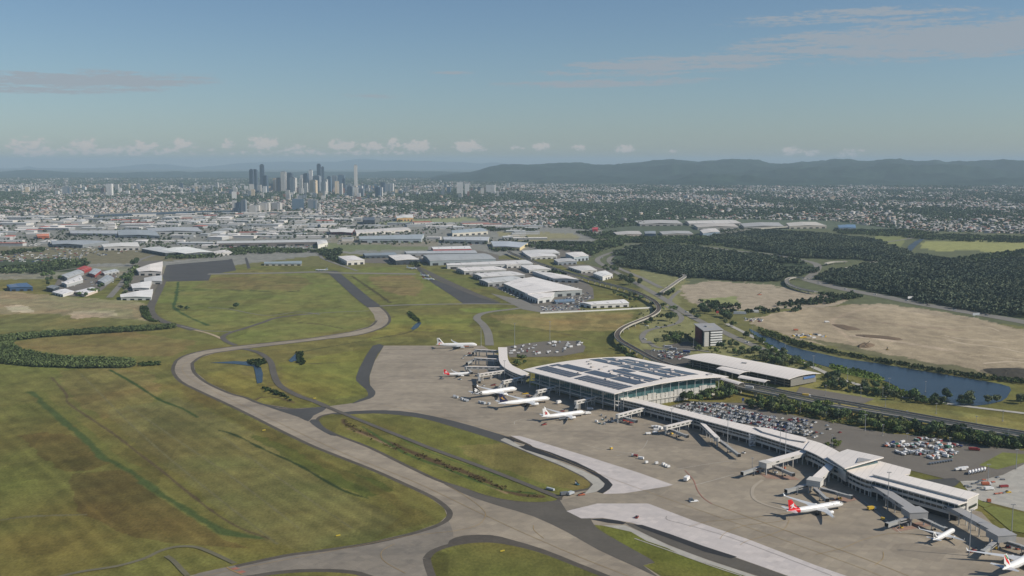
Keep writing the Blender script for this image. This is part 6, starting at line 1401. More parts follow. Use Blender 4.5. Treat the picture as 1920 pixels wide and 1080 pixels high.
for k, (x, y, a) in enumerate(CARS):
    c = rc_.choice(cc)
    if k < 250:
        if c not in protos:
            mb, ms = car_mesh(c); protos[c] = o = mb.build('parked_car', ms)
        else: o = protos[c].copy(); col.objects.link(o)
        o.location = (x, y, 0.42); o.rotation_euler = (0, 0, a)
        tag(o, '%s car parked in the rows of the car park behind the long pier' % c, 'car', '%s cars parked behind the long pier' % c)
    else:
        mb, ms = car_mesh(c); ca, sa = math.cos(a), math.sin(a); b = len(stuff_cars.v)
        stuff_cars.v += [(x + v[0] * ca - v[1] * sa, y + v[0] * sa + v[1] * ca, v[2] + .42) for v in mb.v]
        stuff_cars.f += [tuple(b + i for i in f) for f in mb.f]
        idx = {'white': 0, 'silver': 1, 'grey': 2, 'black': 3, 'blue': 4, 'red': 5}[c]
        stuff_cars.m += [idx if m == 0 else 6 for m in mb.m]
MASSMATS = [MV[c] for c in ('white', 'silver', 'grey', 'black', 'blue', 'red')] + [M['glass']]
# cars in the freight yards and by the roads far off
r2 = random.Random(9)
YARDS = [([(1030, 525), (1088, 541), (1110, 556), (1085, 572), (1040, 570), (1092, 545)], 90), ([(1012, 575), (1085, 573), (1095, 581), (1020, 584)], 60), ([(925, 530), (950, 538), (985, 556), (975, 562), (930, 540)], 70), ([(1218, 655), (1290, 662), (1290, 676), (1240, 674)], 60),
         ([(60, 455), (190, 462), (260, 472), (190, 480), (-10, 478)], 140), ([(0, 476), (160, 480), (150, 490), (0, 492)], 120), ([(430, 460), (600, 460), (600, 466), (430, 466)], 120), ([(480, 400), (900, 420), (900, 460), (480, 455)], 200), ([(100, 530), (220, 515), (215, 530), (120, 542)], 40), ([(1396, 597), (1430, 598), (1428, 604), (1395, 602)], 30), ([(745, 483), (800, 480), (795, 490), (730, 492)], 30)]
for poly, n in YARDS:
    xs = [p[0] for p in poly]; ys = [p[1] for p in poly]; k = 0
    for _ in range(n * 6):
        if k >= n: break
        x, y = r2.uniform(min(xs), max(xs)), r2.uniform(min(ys), max(ys))
        if not inpoly(np.array([x]), np.array([y]), poly)[0]: continue
        k += 1; q = P(x, y); c = r2.choice(cc); a = R(r2.choice((36, 126, 20)))
        big = 1.6 if y < 500 else 1.0
        mb = MB(); mb.box((q.x, q.y, .42 + .55 * big), (4.4 * big, 1.9 * big, .9 * big), a); mb.box((q.x, q.y, .42 + 1.2 * big), (2.6 * big, 1.7 * big, .5 * big), a, 0, .8)
        idx = {'white': 0, 'silver': 1, 'grey': 2, 'black': 3, 'blue': 4, 'red': 5}[c]; b = len(stuff_cars.v)
        stuff_cars.v += mb.v; stuff_cars.f += [tuple(b + i for i in f) for f in mb.f]; stuff_cars.m += [idx] * 6 + [6] * 6
o = stuff_cars.build('parked_cars', MASSMATS); tag(o, 'far rows of parked cars in the car park and freight yards', 'cars', None, 'stuff')

def truck(name, label, cat, x, y, a, body, cab, L=8.0, W=2.5, H=3.0, group=None, z=0.15, kind='box'):
    q = P(x, y); root = empty(name, (q.x, q.y, z), R(a), label, cat, group)
    if kind == 'box':
        MB().box((-.9, 0, .9 + (H - .9) / 2), (L - 2.4, W, H - .9)).build('body', MV[body], root); MB().box((L / 2 - 1.0, 0, .5 + .95), (1.9, W * .96, 1.9), top=.92).build('cab', MV[cab], root)
        MB().box((L / 2 - .14, 0, 1.85), (.5, W * .86, .7)).build('windscreen', M['glass'], root)
    elif kind == 'tank':
        m = MB(); m.tube((-L / 2, 0, 1.95), (L / 2 - 2.3, 0, 1.95), 1.15, n=12); m.build('tank', MV[body], root); MB().box((L / 2 - 1.0, 0, 1.45), (1.9, W * .96, 1.9), top=.92).build('cab', MV[cab], root)
        MB().box((L / 2 - .14, 0, 1.85), (.5, W * .86, .7)).build('windscreen', M['glass'], root)
    elif kind == 'bus':
        MB().box((0, 0, 1.8), (L, W, 2.7), top=.97).build('body', MV[body], root)
        for s in (-1, 1): MB().box((0, s * W / 2, 2.1), (L * .9, .1, .9)).build('window', M['glass'], root)
    elif kind == 'tug':
        MB().box((0, 0, .75), (L, W, .8), top=.94).build('body', MV[body], root); MB().box((-.2 * L, 0, 1.55), (L * .35, W * .8, .9), top=.85).build('cab', M['glass'], root)
    elif kind == 'cart':
        MB().box((0, 0, .45), (L, W, .2)).build('bed', M['steel'], root); MB().box((0, 0, .55 + H / 2), (L * .92, W * .92, H), top=.96).build('cover', MV[body], root)
    elif kind == 'dolly':
        MB().box((0, 0, .45), (L, W, .25)).build('bed', M['steel'], root); m = MB(); m.prism([(-L * .4, -W * .42), (L * .4, -W * .42), (L * .4, W * .42), (-L * .4, W * .42)], .6, H); m.build('container', MV[body], root); MB().box((0, 0, H + .08), (L * .7, W * .84, .12)).build('lid', M['wingmetal'], root)
    elif kind == 'loader':
        MB().box((0, 0, .7), (L, W * .8, .7)).build('body', MV[body], root); m = MB(); m.bar((-L * .55, 0, 1.0), (L * .6, 0, H), 1.0, .3); m.build('belt', M['dark'], root); MB().box((L * .2, W * .3, 1.5), (1.4, 1.0, 1.3)).build('cab', MV[cab], root)
    if kind in ('box', 'tank', 'bus', 'tug', 'cart', 'loader', 'dolly'):
        r_ = .5 if kind in ('box', 'tank', 'bus') else .3
        for s in (-1, 1):
            for t in (-.33, .36):
                m = MB(); m.tube((L * t, s * (W / 2 - .35), r_), (L * t, s * (W / 2 + .02), r_), r_, n=8); m.build('wheel', M['rubber'], root)
    return root
V = [
    ('service_truck', 'white truck with a dark front driving alone across the near apron', 'truck', 1288, 901, 60, 'white', 'grey', 10, 3.4, 4.0, 'box'),
    ('aircraft_tug', 'white low tug on the near apron just below the lone white truck', 'tug', 1301, 941, 15, 'white', 'white', 7.5, 3, 2, 'tug'),
    ('service_truck', 'small dark cart parked against the white low tug', 'truck', 1295, 939, 15, 'grey', 'grey', 3.6, 2, 1.8, 'cart'),
    ('aircraft_tug', 'red tug on the new pale concrete', 'tug', 1194, 971, 70, 'red', 'red', 5, 2.4, 2, 'tug'),
    ('service_truck', 'grey tipper truck at the end of the grass island', 'truck', 1059, 929, 20, 'grey', 'white', 9, 2.8, 3.2, 'box'),
    ('service_truck', 'silver tipper truck beside the grey one at the end of the grass island', 'truck', 1070, 928, 50, 'silver', 'silver', 8, 2.8, 3.2, 'box'),
    ('wheel_loader', 'orange loader by the tipper trucks at the end of the grass island', 'loader', 1090, 929, 20, 'orange', 'orange', 6.5, 2.6, 2.6, 'loader'),
    ('excavator', 'teal digger in the rubble at the tip of the grass island', 'digger', 1082, 909, 120, 'teal', 'white', 5, 2.6, 3.4, 'loader'),
    ('pipe_trailer', 'pale trailer at the end of the strip road in the grass island', 'trailer', 1032, 919, -40, 'silver', 'white', 9, 2.4, 1.4, 'cart'),
    ('freight_dolly', 'yellow freight container alone in the middle of the apron', 'container', 1146, 843, 30, 'yellow', 'yellow', 3, 2.4, 2.6, 'dolly'),
    ('service_truck', 'red and white truck on the apron left of the row of carts', 'truck', 1190, 856.5, 150, 'red', 'white', 6.5, 2.4, 2.4, 'box'),
    ('service_truck', 'white flat truck behind the red and white truck', 'truck', 1202, 861, 150, 'white', 'white', 6, 2.4, 1.8, 'cart'),
    ('service_truck', 'yellow and white truck right of the big red tailed jet', 'truck', 1634, 956, 20, 'yellow', 'white', 8, 2.8, 3, 'box'),
    ('service_truck', 'white catering truck between the two nearest jets by the hall', 'truck', 1048, 757, 50, 'white', 'white', 9, 2.6, 4.0, 'box'),
    ('fuel_truck', 'dark tank truck under the wing of the jet with a red figure tail', 'tanker', 1056, 788, 20, 'grey', 'white', 11, 2.6, 3, 'tank'),
    ('service_truck', 'white box truck at the nose of the jet with a red figure tail', 'truck', 1102, 777, 25, 'white', 'white', 8, 2.5, 3.4, 'box'),
    ('service_truck', 'silver box truck beyond the nose of the jet with a red figure tail', 'truck', 1106, 769, 20, 'silver', 'white', 8, 2.5, 3.2, 'box'),
    ('belt_loader', 'red belt loader behind the jet with a red figure tail', 'loader', 1020, 797, 40, 'red', 'red', 7, 2.2, 2.6, 'loader'),
    ('belt_loader', 'red belt loader between the dark blue tail and the red figure tail', 'loader', 1054, 772, 20, 'red', 'white', 6, 2, 2.2, 'loader'),
    ('cargo_loader', 'yellow cargo loader beside the nose of the black tailed jet', 'loader', 985, 739, 20, 'yellow', 'yellow', 9, 3.4, 3, 'loader'),
    ('belt_loader', 'red loader under the corner boarding bridge by the black tailed jet', 'loader', 925, 723, 20, 'red', 'red', 7, 2.4, 2.6, 'loader'),
    ('aircraft_tug', 'grey tug behind the tail of the small red tailed jet', 'tug', 828, 711, 10, 'grey', 'grey', 6, 2.6, 2, 'tug'),
    ('fire_truck', 'red truck alone at the right end of the equipment lot', 'truck', 1826, 845, -10, 'red', 'red', 11, 3, 3.2, 'box'),
    ('service_truck', 'orange truck on the pale concrete beyond the pier end', 'truck', 1849, 910, 0, 'orange', 'white', 9, 3, 3, 'box'),
    ('service_truck', 'white truck right below the orange truck beyond the pier end', 'truck', 1854, 919, 10, 'white', 'white', 9, 3, 3, 'box'),
    ('service_truck', 'red flat trailer on the pale concrete beyond the pier end', 'trailer', 1882, 914, 10, 'red', 'red', 9, 2.6, 1.6, 'cart'),
    ('aircraft_tug', 'yellow tug on the pale concrete at the right edge', 'tug', 1890, 924, 10, 'yellow', 'yellow', 5, 2.6, 2, 'tug'),
    ('generator_cart', 'orange box on the kerb at the end of the pier', 'cart', 1854, 942, 0, 'orange', 'orange', 3.5, 2.2, 2.4, 'cart'),
    ('service_truck', 'dark red stair truck under the last boarding bridge', 'truck', 1823, 1035, 20, 'red', 'red', 7, 3, 3, 'loader'),
    ('aircraft_tug', 'red tug under the arm of the last boarding bridge', 'tug', 1891, 1027, 20, 'red', 'red', 5, 2.6, 2, 'tug'),
    ('aircraft_tug', 'orange tug at the right edge above the double deck jet', 'tug', 1910, 1030, 20, 'orange', 'orange', 5, 2.6, 2, 'tug'),
    ('coach', 'white coach parked on the bus lot left of the office block', 'bus', 1253, 652, -20, 'white', 'white', 12, 2.6, 3, 'bus'),
    ('coach', 'silver coach parked behind the white coach', 'bus', 1262, 656, -20, 'silver', 'white', 12, 2.6, 3, 'bus'),
    ('event_tent', 'bright blue shelter by the bus lot under the office block', 'shelter', 1287, 661, -20, 'blue', 'blue', 12, 5, 2.6, 'cart'),
    ('excavator', 'orange digger on a dark spoil heap in the sand field', 'digger', 1627, 646, 30, 'orange', 'orange', 8, 3, 5, 'loader'),
    ('excavator', 'yellow digger at the edge of the sand field near the creek', 'digger', 1664, 656, 80, 'yellow', 'yellow', 6, 3, 4, 'loader'),
    ('excavator', 'orange digger in the smaller sand field by the woodland', 'digger', 1424, 553, 30, 'orange', 'orange', 10, 4, 6, 'loader'),
    ('dump_truck', 'white dump truck on the track across the sand field', 'truck', 1550, 605, 10, 'white', 'white', 9, 3, 3, 'box'),
    ('dump_truck', 'orange dump truck left of the spoil heaps in the sand field', 'truck', 1492, 620, 10, 'orange', 'orange', 8, 3, 3, 'box'),
    ('site_cabin', 'pale blue long site cabin at the edge of the sand field', 'cabin', 1387, 589, -5, 'silver', 'white', 26, 6, 4, 'cart'),
    ('site_cabin', 'short white site cabin next to the long pale blue cabin', 'cabin', 1416, 586, -5, 'white', 'white', 14, 5, 4, 'cart'),
]
for (nm, lab, cat, x, y, a, b_, c_, L, W, H, kd) in V: truck(nm, lab, cat, x, y, a, b_, c_, L, W, H, None, 0.16, kd)
for k in range(6): truck('fuel_truck', 'white fuel truck with red trim in the row beside the pier lawn', 'tanker', 1818 + k * 5.6, 889 - k * 1.2, 62, 'white', 'red', 9, 2.6, 3, 'fuel trucks parked in a row', 0.4, 'tank')
for k, (x, y) in enumerate([(1795, 883), (1801, 881), (1806, 883), (1810, 880)]): truck('service_truck', 'white van left of the row of fuel trucks', 'van', x, y, 20, 'white', 'white', 6, 2.2, 2.4, 'vans beside the fuel trucks', 0.4, 'box')
rg = random.Random(21)
for (x, y) in [(852, 745), (857, 747), (866, 750), (871, 752), (876, 753), (899, 756), (904, 757), (908, 758), (917, 759)]:
    truck('freight_dolly', 'silver freight container on a dolly behind the dark tailed jets', 'container', x, y, rg.uniform(0, 90), 'silver', 'white', 4.2, 3, 2.6, 'freight containers behind the dark tailed jets', 0.16, 'dolly')
for (x, y) in [(1212, 869), (1231, 870.5), (1244, 872.5), (1248, 875), (1253, 877)]:
    truck('baggage_cart', 'white baggage cart standing in a loose row on the open apron', 'cart', x, y, rg.uniform(20, 60), 'white', 'white', 3.4, 2, 1.8, 'baggage carts on the open apron', 0.16, 'cart')
for (x, y) in [(1118, 792), (1124, 795), (1130, 788), (1136, 784), (1141, 791), (1147, 787), (1149, 792), (1155, 789), (1133, 796), (1128, 780)]:
    truck('baggage_cart', 'cart in the cluster before the first bridge of the long pier', 'cart', x, y, rg.uniform(0, 180), rg.choice(['silver', 'white', 'grey', 'teal']), 'white', 3.6, 2, 1.9, 'carts before the first bridge of the long pier', 0.16, rg.choice(['cart', 'dolly', 'loader']))
for (x, y) in [(1172, 790), (1178, 792), (1184, 794)]:
    truck('freight_dolly', 'red equipment trailer under the first bridge of the long pier', 'trailer', x, y, 20, rg.choice(['red', 'orange']), 'red', 6, 2.6, 1.6, 'red trailers under the first bridge', 0.16, 'cart')
for (x, y) in [(1226, 802), (1231, 803), (1236, 804), (1240, 806), (1230, 808), (1228, 813), (1215, 815)]:
    truck('service_truck', 'white service vehicle bunched beside the second bridge of the long pier', 'truck', x, y, rg.uniform(0, 60), 'white', 'white', 6, 2.4, rg.uniform(2.2, 3.4), 'white service vehicles by the second bridge', 0.16, 'box')
for (x, y) in [(1812, 912), (1818, 914), (1825, 908), (1832, 906), (1838, 903), (1845, 901), (1870, 896), (1880, 900), (1862, 905), (1868, 927), (1876, 926), (1882, 925), (1836, 916), (1826, 920)]:
    truck('baggage_cart', 'empty dark cart on the pale concrete beyond the pier end', 'cart', x, y, rg.uniform(0, 30), rg.choice(['grey', 'grey', 'orange']), 'white', 4, 2, .5, 'empty carts beyond the pier end', 0.16, 'cart')
for (x, y) in [(1420, 886), (1455, 888), (1470, 880), (1545, 935), (1560, 938), (1575, 936), (1700, 986), (1690, 990), (1655, 975), (1370, 848), (1395, 850), (1260, 815), (1275, 818), (1850, 1032), (1868, 1030)]:
    truck('baggage_cart', 'ground power cart parked beneath a boarding bridge', 'cart', x, y, rg.uniform(0, 180), rg.choice(['white', 'grey', 'orange', 'yellow']), 'white', 3.2, 1.9, 1.6, 'carts beneath the boarding bridges', 0.16, rg.choice(['cart', 'tug']))
for (x, y) in [(875, 688), (880, 692), (888, 690), (868, 703), (893, 706), (902, 712), (913, 710), (880, 663), (873, 668), (868, 672), (886, 678), (862, 712), (907, 724), (990, 744), (1000, 752), (965, 745), (945, 742)]:
    truck('baggage_cart', 'cart or trailer on the stands between the short pier and the hall', 'cart', x, y, rg.uniform(0, 180), rg.choice(['white', 'silver', 'red', 'grey']), 'white', rg.uniform(3, 6), 2.2, rg.uniform(1, 2.4), 'carts on the stands by the short pier', 0.16, rg.choice(['cart', 'dolly', 'tug']))
GSE = 0
for _ in range(900):
    if GSE >= 104: break
    x, y = rg.uniform(1656, 1822), rg.uniform(824, 864)
    if not inpoly(np.array([x]), np.array([y]), [(1690, 826), (1750, 824), (1815, 842), (1806, 858), (1760, 862), (1710, 860), (1655, 842), (1662, 834)])[0]: continue
    if (int(y / 7.0) % 2 == 0 and rg.random() < .8): continue
    GSE += 1; c = rg.choice(['white'] * 9 + ['silver'] * 6 + ['red'] * 2 + ['orange'] * 3 + ['grey'] * 4 + ['teal', 'green', 'blue', 'grey'])
    truck('service_truck', '%s vehicle among the packed equipment lot beside the pier' % c, 'truck', x, y, rg.choice((30, 35, 120, 125)), c, rg.choice(['white', 'white', c]), rg.uniform(4, 7), 2.2, rg.uniform(1.4, 2.7), '%s vehicles of the packed equipment lot' % c, 0.45, rg.choice(['box', 'box', 'cart', 'dolly']))
for k in range(9): truck('freight_dolly', 'flat empty dolly in the row at the front of the equipment lot', 'dolly', 1744 + k * 5, 871 - k * .8 , 60, 'grey', 'grey', 5, 2.4, .8, 'empty dollies at the front of the equipment lot', 0.45, 'cart')
k = 0
for _ in range(300):
    if k >= 44: break
    x, y = rg.uniform(955, 1095), rg.uniform(640, 667)
    if not inpoly(np.array([x]), np.array([y]), [(955, 652), (990, 646), (1060, 640), (1090, 641), (1094, 650), (1050, 664), (975, 667), (956, 664)])[0] or (1000 < x < 1050 and 652 < y < 660): continue
    k += 1; c = rg.choice(['white'] * 6 + ['silver', 'grey', 'grey', 'red'])
    truck('service_truck', '%s vehicle parked on the small lot behind the short pier' % c, 'truck', x, y, rg.choice((0, 90, 20)), c, 'white', rg.uniform(4, 7), 2.3, rg.uniform(1.4, 2.6), '%s vehicles of the lot behind the short pier' % c, 0.42, rg.choice(['box', 'cart']))
for x, y, c in [(1180, 470, 'white'), (1128, 484, 'white'), (1147, 495, 'silver'), (1183, 527, 'white'), (1236, 556, 'black'), (1287, 586, 'white'), (1345, 617, 'grey'), (1400, 643, 'white'), (1535, 532, 'white'), (1585, 543, 'white'), (1600, 546, 'silver'), (1640, 553, 'white'), (1700, 565, 'white'), (1740, 573, 'black'), (1790, 582, 'white'), (1850, 592, 'silver'), (1515, 524, 'white'), (1525, 520, 'white'), (1548, 513, 'grey'), (1300, 462, 'white'), (1350, 467, 'white'), (1410, 474, 'white'), (1212, 612, 'white'), (1232, 614, 'silver'), (1208, 637, 'white')]:
    truck('road_car', '%s vehicle driving on the roads beyond the terminal' % c, 'car', x, y, rg.choice((-30, -25, 150)), c, c, 7, 2.6, 2.2, '%s vehicles on the far roads' % c, 0.55, 'tug')
for nm, x, y, c in (('yellow', 1512, 742, 'yellow'), ('white', 1405, 727, 'white')):
    q = P(x, y, 9); t = truck('road_truck', '%s truck on the raised viaduct right of the car park building' % nm if nm == 'yellow' else 'white bus on the raised road by the walkway canopy', 'truck', x, y, -24, c, 'white', 10, 2.6, 3.2, None, 0, 'box' if nm == 'yellow' else 'bus'); t.location = (q.x, q.y, 8.2)

# ------------------------------------------------------------------ light masts, signs
def mast_height(yb, yt): return CAM_H * (1 - (yt - YH) / (yb - YH)) * 1.02
MASTS = [(902, 650, 612), (965, 650, 606), (1031, 641, 603), (946, 711, 676), (1015, 731, 698), (1086, 748, 723), (1006, 736, 715), (1225, 752, 722), (1169, 773, 734), (1259, 798, 766), (1364, 832, 776), (1462, 853, 804), (1472, 874, 808), (1410, 886, 858), (1664, 957, 884), (1817, 1042, 954), (1896, 1011, 944), (1610, 876, 848), (1852, 908, 870)]
def mast(x, yb, yt, label, group, z=0.0):
    q = P(x, yb); h = max(9, mast_height(yb, yt)); root = empty('light_mast', (q.x, q.y, z), 0, label, 'light mast', group)
    m = MB(); m.tube((0, 0, 0), (0, 0, h), .42 if h > 16 else .28, .22 if h > 16 else .16, n=8); m.build('pole', M['steel'], root)
    m = MB(); m.box((0, 0, h), (3.6 if h > 16 else 2.2, .5, .3)); hd = m.build('head_frame', M['steel'], root)
    for s in (-1.3, 0, 1.3) if h > 16 else (-.8, .8): MB().box((s, -.35, h - .2), (.9, .5, .5)).build('floodlight', M['bridgegrey'], hd)
    MB().box((0, 0, .5), (1.4, 1.4, 1.0)).build('base', M['viaduct'], root)
for i, (x, yb, yt) in enumerate(MASTS): mast(x, yb, yt, 'tall grey floodlight mast standing along the apron edge of the terminal', 'tall masts along the apron')
for x, yb, yt in [(1525, 693, 667), (1589, 712, 690), (1667, 733, 709), (1500, 778, 755), (1572, 789, 765), (1622, 808, 777), (1548, 742, 722), (1614, 744, 726), (1660, 762, 743), (1700, 790, 770), (1755, 776, 756), (1450, 800, 780), (1395, 788, 770), (1330, 782, 765), (1700, 838, 812), (1780, 846, 820), (1830, 800, 780), (1890, 830, 806), (1905, 880, 842), (1300, 650, 634), (1222, 668, 650), (1245, 662, 645), (1472, 662, 645), (1410, 628, 612), (1655, 818, 796), (1560, 840, 815), (1345, 745, 728), (1655, 745, 726), (1735, 735, 715), (1880, 790, 770)]:
    mast(x, yb, yt, 'thin street light pole among the car parks and roads right of the terminal', 'street light poles right of the terminal')
for x, y, lab in [(634, 1006, 'yellow taxiway sign board on the near field edge'), (942, 1035, 'yellow taxiway sign board on the lower grass island'), (495, 808, 'yellow taxiway sign board on the grass left of the long taxiway'), (590, 748, 'yellow taxiway sign board by the upper taxiway junction')]:
    q = P(x, y); root = empty('taxiway_sign', (q.x, q.y, 0), R(30), lab, 'sign'); MB().box((0, 0, 1.0), (3.6, .35, 1.0)).build('board', paint(186, 166, 62), root)
    for s in (-1.3, 1.3): MB().box((s, 0, .25), (.2, .2, .5)).build('leg', M['dark'], root)
for x, y, w, h, c in [(1707, 563, 14, 9, 'white'), (1830, 595, 16, 9, 'silver'), (1345, 591, 5, 9, 'red'), (1548, 783, 3, 7, 'blue'), (1393, 756, 3, 7, 'blue')]:
    q = P(x, y); root = empty('roadside_sign', (q.x, q.y, 0), R(20), '%s sign board on posts standing %s' % (c, {'white': 'beside the motorway', 'silver': 'at the far right motorway', 'red': 'among the trees above the office block', 'blue': 'by the car park trees'}[c]), 'sign', 'blue signs by the car park trees' if c == 'blue' else None)
    MB().box((0, 0, h * .68), (w, .6, h * .5)).build('board', MV[c], root)
    for s in (-.3, .3): MB().box((s * w, .1, h * .22), (.4, .4, h * .44)).build('post', M['steel'], root)
# perimeter wall of the freight yard, creek fence
w0, w1, w2 = P(1013, 588), P(1130, 583), P(1222, 578)
fw = empty('perimeter_wall', (0, 0, 0), 0, 'long low white wall between the field and the freight yard', 'wall')
for a, b in ((w0, w1), (w1, w2)): m = MB(); m.bar((a.x, a.y, 1.4), (b.x, b.y, 1.4), .5, 2.8); m.build('wall_panel', M['planewhite'], fw)
# heaps and stacked material on the sand field
def heap(name, label, pts, h, mat, n=22, kind=None):
    V_, F_ = [], []; xs = [P2(*p) for p in pts]; cx = sum(p[0] for p in xs) / len(xs); cy = sum(p[1] for p in xs) / len(xs)
    ring = smooth_px(xs, True, 4); N = len(ring); rr = random.Random(len(label))
    for k, (t, z) in enumerate(((1, 0), (.72, .55), (.42, .9), (.15, 1))):
        for p in ring: V_.append((cx + (p[0] - cx) * t * rr.uniform(.9, 1.1), cy + (p[1] - cy) * t * rr.uniform(.9, 1.1), z * h * rr.uniform(.75, 1.15) if k else -.1))
    for k in range(3):
        for i in range(N): F_.append((k * N + i, k * N + (i + 1) % N, (k + 1) * N + (i + 1) % N, (k + 1) * N + i))
    F_.append(tuple(3 * N + i for i in range(N))); m = MB(); m.add(V_, F_); o = m.build(name, mat); tag(o, label, 'heap'); return o
dm = pm('spoil_earth', A(116, 100, 82), 0.95, 0.2, 0.2, 0.1)
heap('spoil_heap', 'dark earth heap under the orange digger in the sand field', [(1606, 648), (1625, 643), (1640, 647), (1630, 652), (1612, 652)], 4, dm)
heap('spoil_heap', 'long ridge of dark earth in the middle of the sand field', [(1604, 627), (1650, 629), (1690, 634), (1685, 638), (1640, 634), (1610, 631)], 2.2, dm)
heap('spoil_heap', 'dark earth bank near the top of the sand field', [(1560, 608), (1590, 610), (1612, 618), (1590, 620), (1570, 614)], 1.6, dm)
heap('spoil_heap', 'black heap of spoil at the right edge beside the creek', [(1843, 692), (1890, 690), (1935, 694), (1935, 708), (1890, 710), (1860, 704)], 3.0, pm('black_spoil', A(70, 66, 58), 0.95, 0.2, 0.2, 0.1))
for _ in range(34):
    x, y = rg.uniform(1486, 1548), rg.uniform(626, 634); c = rg.choice(['white', 'white', 'blue', 'silver', 'grey', 'yellow'])
    if not inpoly(np.array([x]), np.array([y]), [(1484, 629), (1510, 626), (1545, 629), (1550, 632), (1520, 635), (1495, 634)])[0]: continue
    q = P(x, y); o = MB().box((q.x, q.y, 1.1), (rg.uniform(3, 7), 2.4, 2.2), R(rg.choice((10, 100))), 0, .97).build('site_container', MV[c]); tag(o, '%s container in the patch of stacked material on the sand field' % c, 'container', '%s containers on the sand field' % c)
# ------------------------------------------------------------------ trees
def crown_np(n, r, zb, zt, leaf, seed, lobes=6, flat=1.0):
    """leaf clumps spread through several uneven lobes"""
    g = np.random.default_rng(seed)
    lc = np.c_[g.normal(0, r * .42, lobes), g.normal(0, r * .42, lobes), g.uniform(zb + (zt - zb) * .30, zb + (zt - zb) * .78, lobes)]
    lr = g.uniform(.42, .72, lobes) * r
    k = g.integers(0, lobes, n); u = g.normal(size=(n, 3)); u /= np.linalg.norm(u, axis=1)[:, None]
    p = lc[k] + u * (lr[k] * g.uniform(.72, 1.05, n))[:, None] * np.array([1, 1, .72 * flat])
    p[:, 2] = np.clip(p[:, 2], zb * .7, zt * 1.05)
    nrm = u + g.normal(0, .45, (n, 3)); nrm /= np.linalg.norm(nrm, axis=1)[:, None]
    t = np.cross(nrm, g.normal(size=(n, 3))); t /= np.linalg.norm(t, axis=1)[:, None]; b = np.cross(nrm, t)
    s = leaf * g.uniform(.6, 1.3, n)[:, None]
    V_ = np.stack([p - t * s - b * s * .7, p + t * s - b * s * .55, p + t * s * .8 + b * s * .7, p - t * s * .9 + b * s * .6], 1).reshape(-1, 3)
    F_ = np.arange(4 * n).reshape(n, 4)
    tint = (.62 + .75 * g.random(lobes))[k] * g.uniform(.75, 1.3, n)
    return V_, F_, tint
GREENS = {'gum': (96, 104, 72), 'dark': (66, 82, 54), 'mid': (84, 100, 58), 'light': (112, 122, 66), 'pine': (72, 84, 58)}
def tree_proto(kind, seed, r, h, n=520):
    root = empty('leafy_tree')
    m = MB(); m.tube((0, 0, 0), (0, 0, h * .45), .035 * h, .02 * h, n=7); m.tube((0, 0, h * .38), (r * .3, .1 * r, h * .7), .018 * h, .008 * h, n=5); m.tube((0, 0, h * .36), (-r * .3, .2 * r, h * .66), .016 * h, .008 * h, n=5); m.tube((0, 0, h * .42), (0, -r * .25, h * .75), .014 * h, .006 * h, n=5)
    m.build('trunk', M['bark'], root)
    V_, F_, t = crown_np(n, r, h * .2, h, r * .155, seed, 9)
    c = np.array([lin(v) for v in GREENS[kind]]) / LIT
    o = mesh_np('crown', V_, F_, M['leaf'], fcol=np.clip(c[None] * t[:, None], 0, .5)); setparent(o, root)
    return root
PROTO = {k: [tree_proto(k, 10 * i + j, r, h) for j, (r, h) in enumerate(((4.6, 9.0), (5.4, 10.0)))] for i, k in enumerate(GREENS)}
used = set(); TREES = 0
def plant(x, y, kind, s, label, group, z=0.0):
    global TREES
    p = PROTO[kind][rt.randrange(2)]
    o = p if p.name not in used else copy_tree(p); used.add(p.name)
    q = P(x, y); o.location = (q.x, q.y, z); o.rotation_euler = (0, 0, rt.uniform(0, 6.28)); k = s * rt.uniform(.85, 1.2); o.scale = (k, k, k * rt.uniform(.85, 1.2))
    tag(o, label, 'tree', group); TREES += 1
rt = random.Random(4)
def grove(poly, n, kinds, s, what, mind=5.0):
    pts = []; xs = [p[0] for p in poly]; ys = [p[1] for p in poly]
    for _ in range(n * 40):
        if len(pts) >= n: break
        x, y = rt.uniform(min(xs), max(xs)), rt.uniform(min(ys), max(ys))
        if not inpoly(np.array([x]), np.array([y]), poly)[0]: continue
        q = P2(x, y)
        if any(math.dist(q, w) < mind for w in pts): continue
        pts.append(q); plant(x, y, rt.choice(kinds), s, 'leafy tree ' + what, 'trees ' + what)
grove([(1396, 752), (1440, 752), (1500, 762), (1560, 771), (1640, 786), (1720, 800), (1800, 815), (1930, 834), (1930, 848), (1850, 838), (1760, 824), (1690, 814), (1600, 800), (1545, 790), (1480, 779), (1400, 764)], 84, ['mid', 'dark', 'mid', 'light', 'gum'], 1.05, 'in the belt between car park and viaduct')
grove([(1270, 752), (1300, 740), (1336, 738), (1336, 750), (1290, 758)], 13, ['mid', 'dark'], 1.05, 'against the right hand wall of the hall')
grove([(1346, 734), (1376, 738), (1374, 752), (1350, 750)], 8, ['mid', 'light', 'dark'], 1.3, 'in the tall clump right of the hall wall')
grove([(1367, 660), (1400, 656), (1440, 664), (1490, 680), (1500, 692), (1460, 685), (1400, 672)], 26, ['gum', 'mid', 'gum', 'dark'], .95, 'behind the car park building')
grove([(1528, 712), (1560, 706), (1600, 717), (1640, 728), (1700, 742), (1780, 757), (1740, 762), (1660, 748), (1590, 735), (1540, 726)], 30, ['mid', 'gum', 'dark'], .95, 'on the lawn right of the car park building')
grove([(1206, 642), (1230, 632), (1260, 628), (1300, 630), (1304, 648), (1270, 645), (1230, 650)], 14, ['dark', 'mid', 'gum'], .9, 'left of the office block')
grove([(1340, 644), (1370, 640), (1385, 650), (1365, 660), (1345, 656)], 7, ['dark', 'gum'], .9, 'at the right foot of the office block')
grove([(1295, 655), (1330, 652), (1360, 664), (1310, 664)], 6, ['gum', 'light'], .7, 'on the grass before the office block')
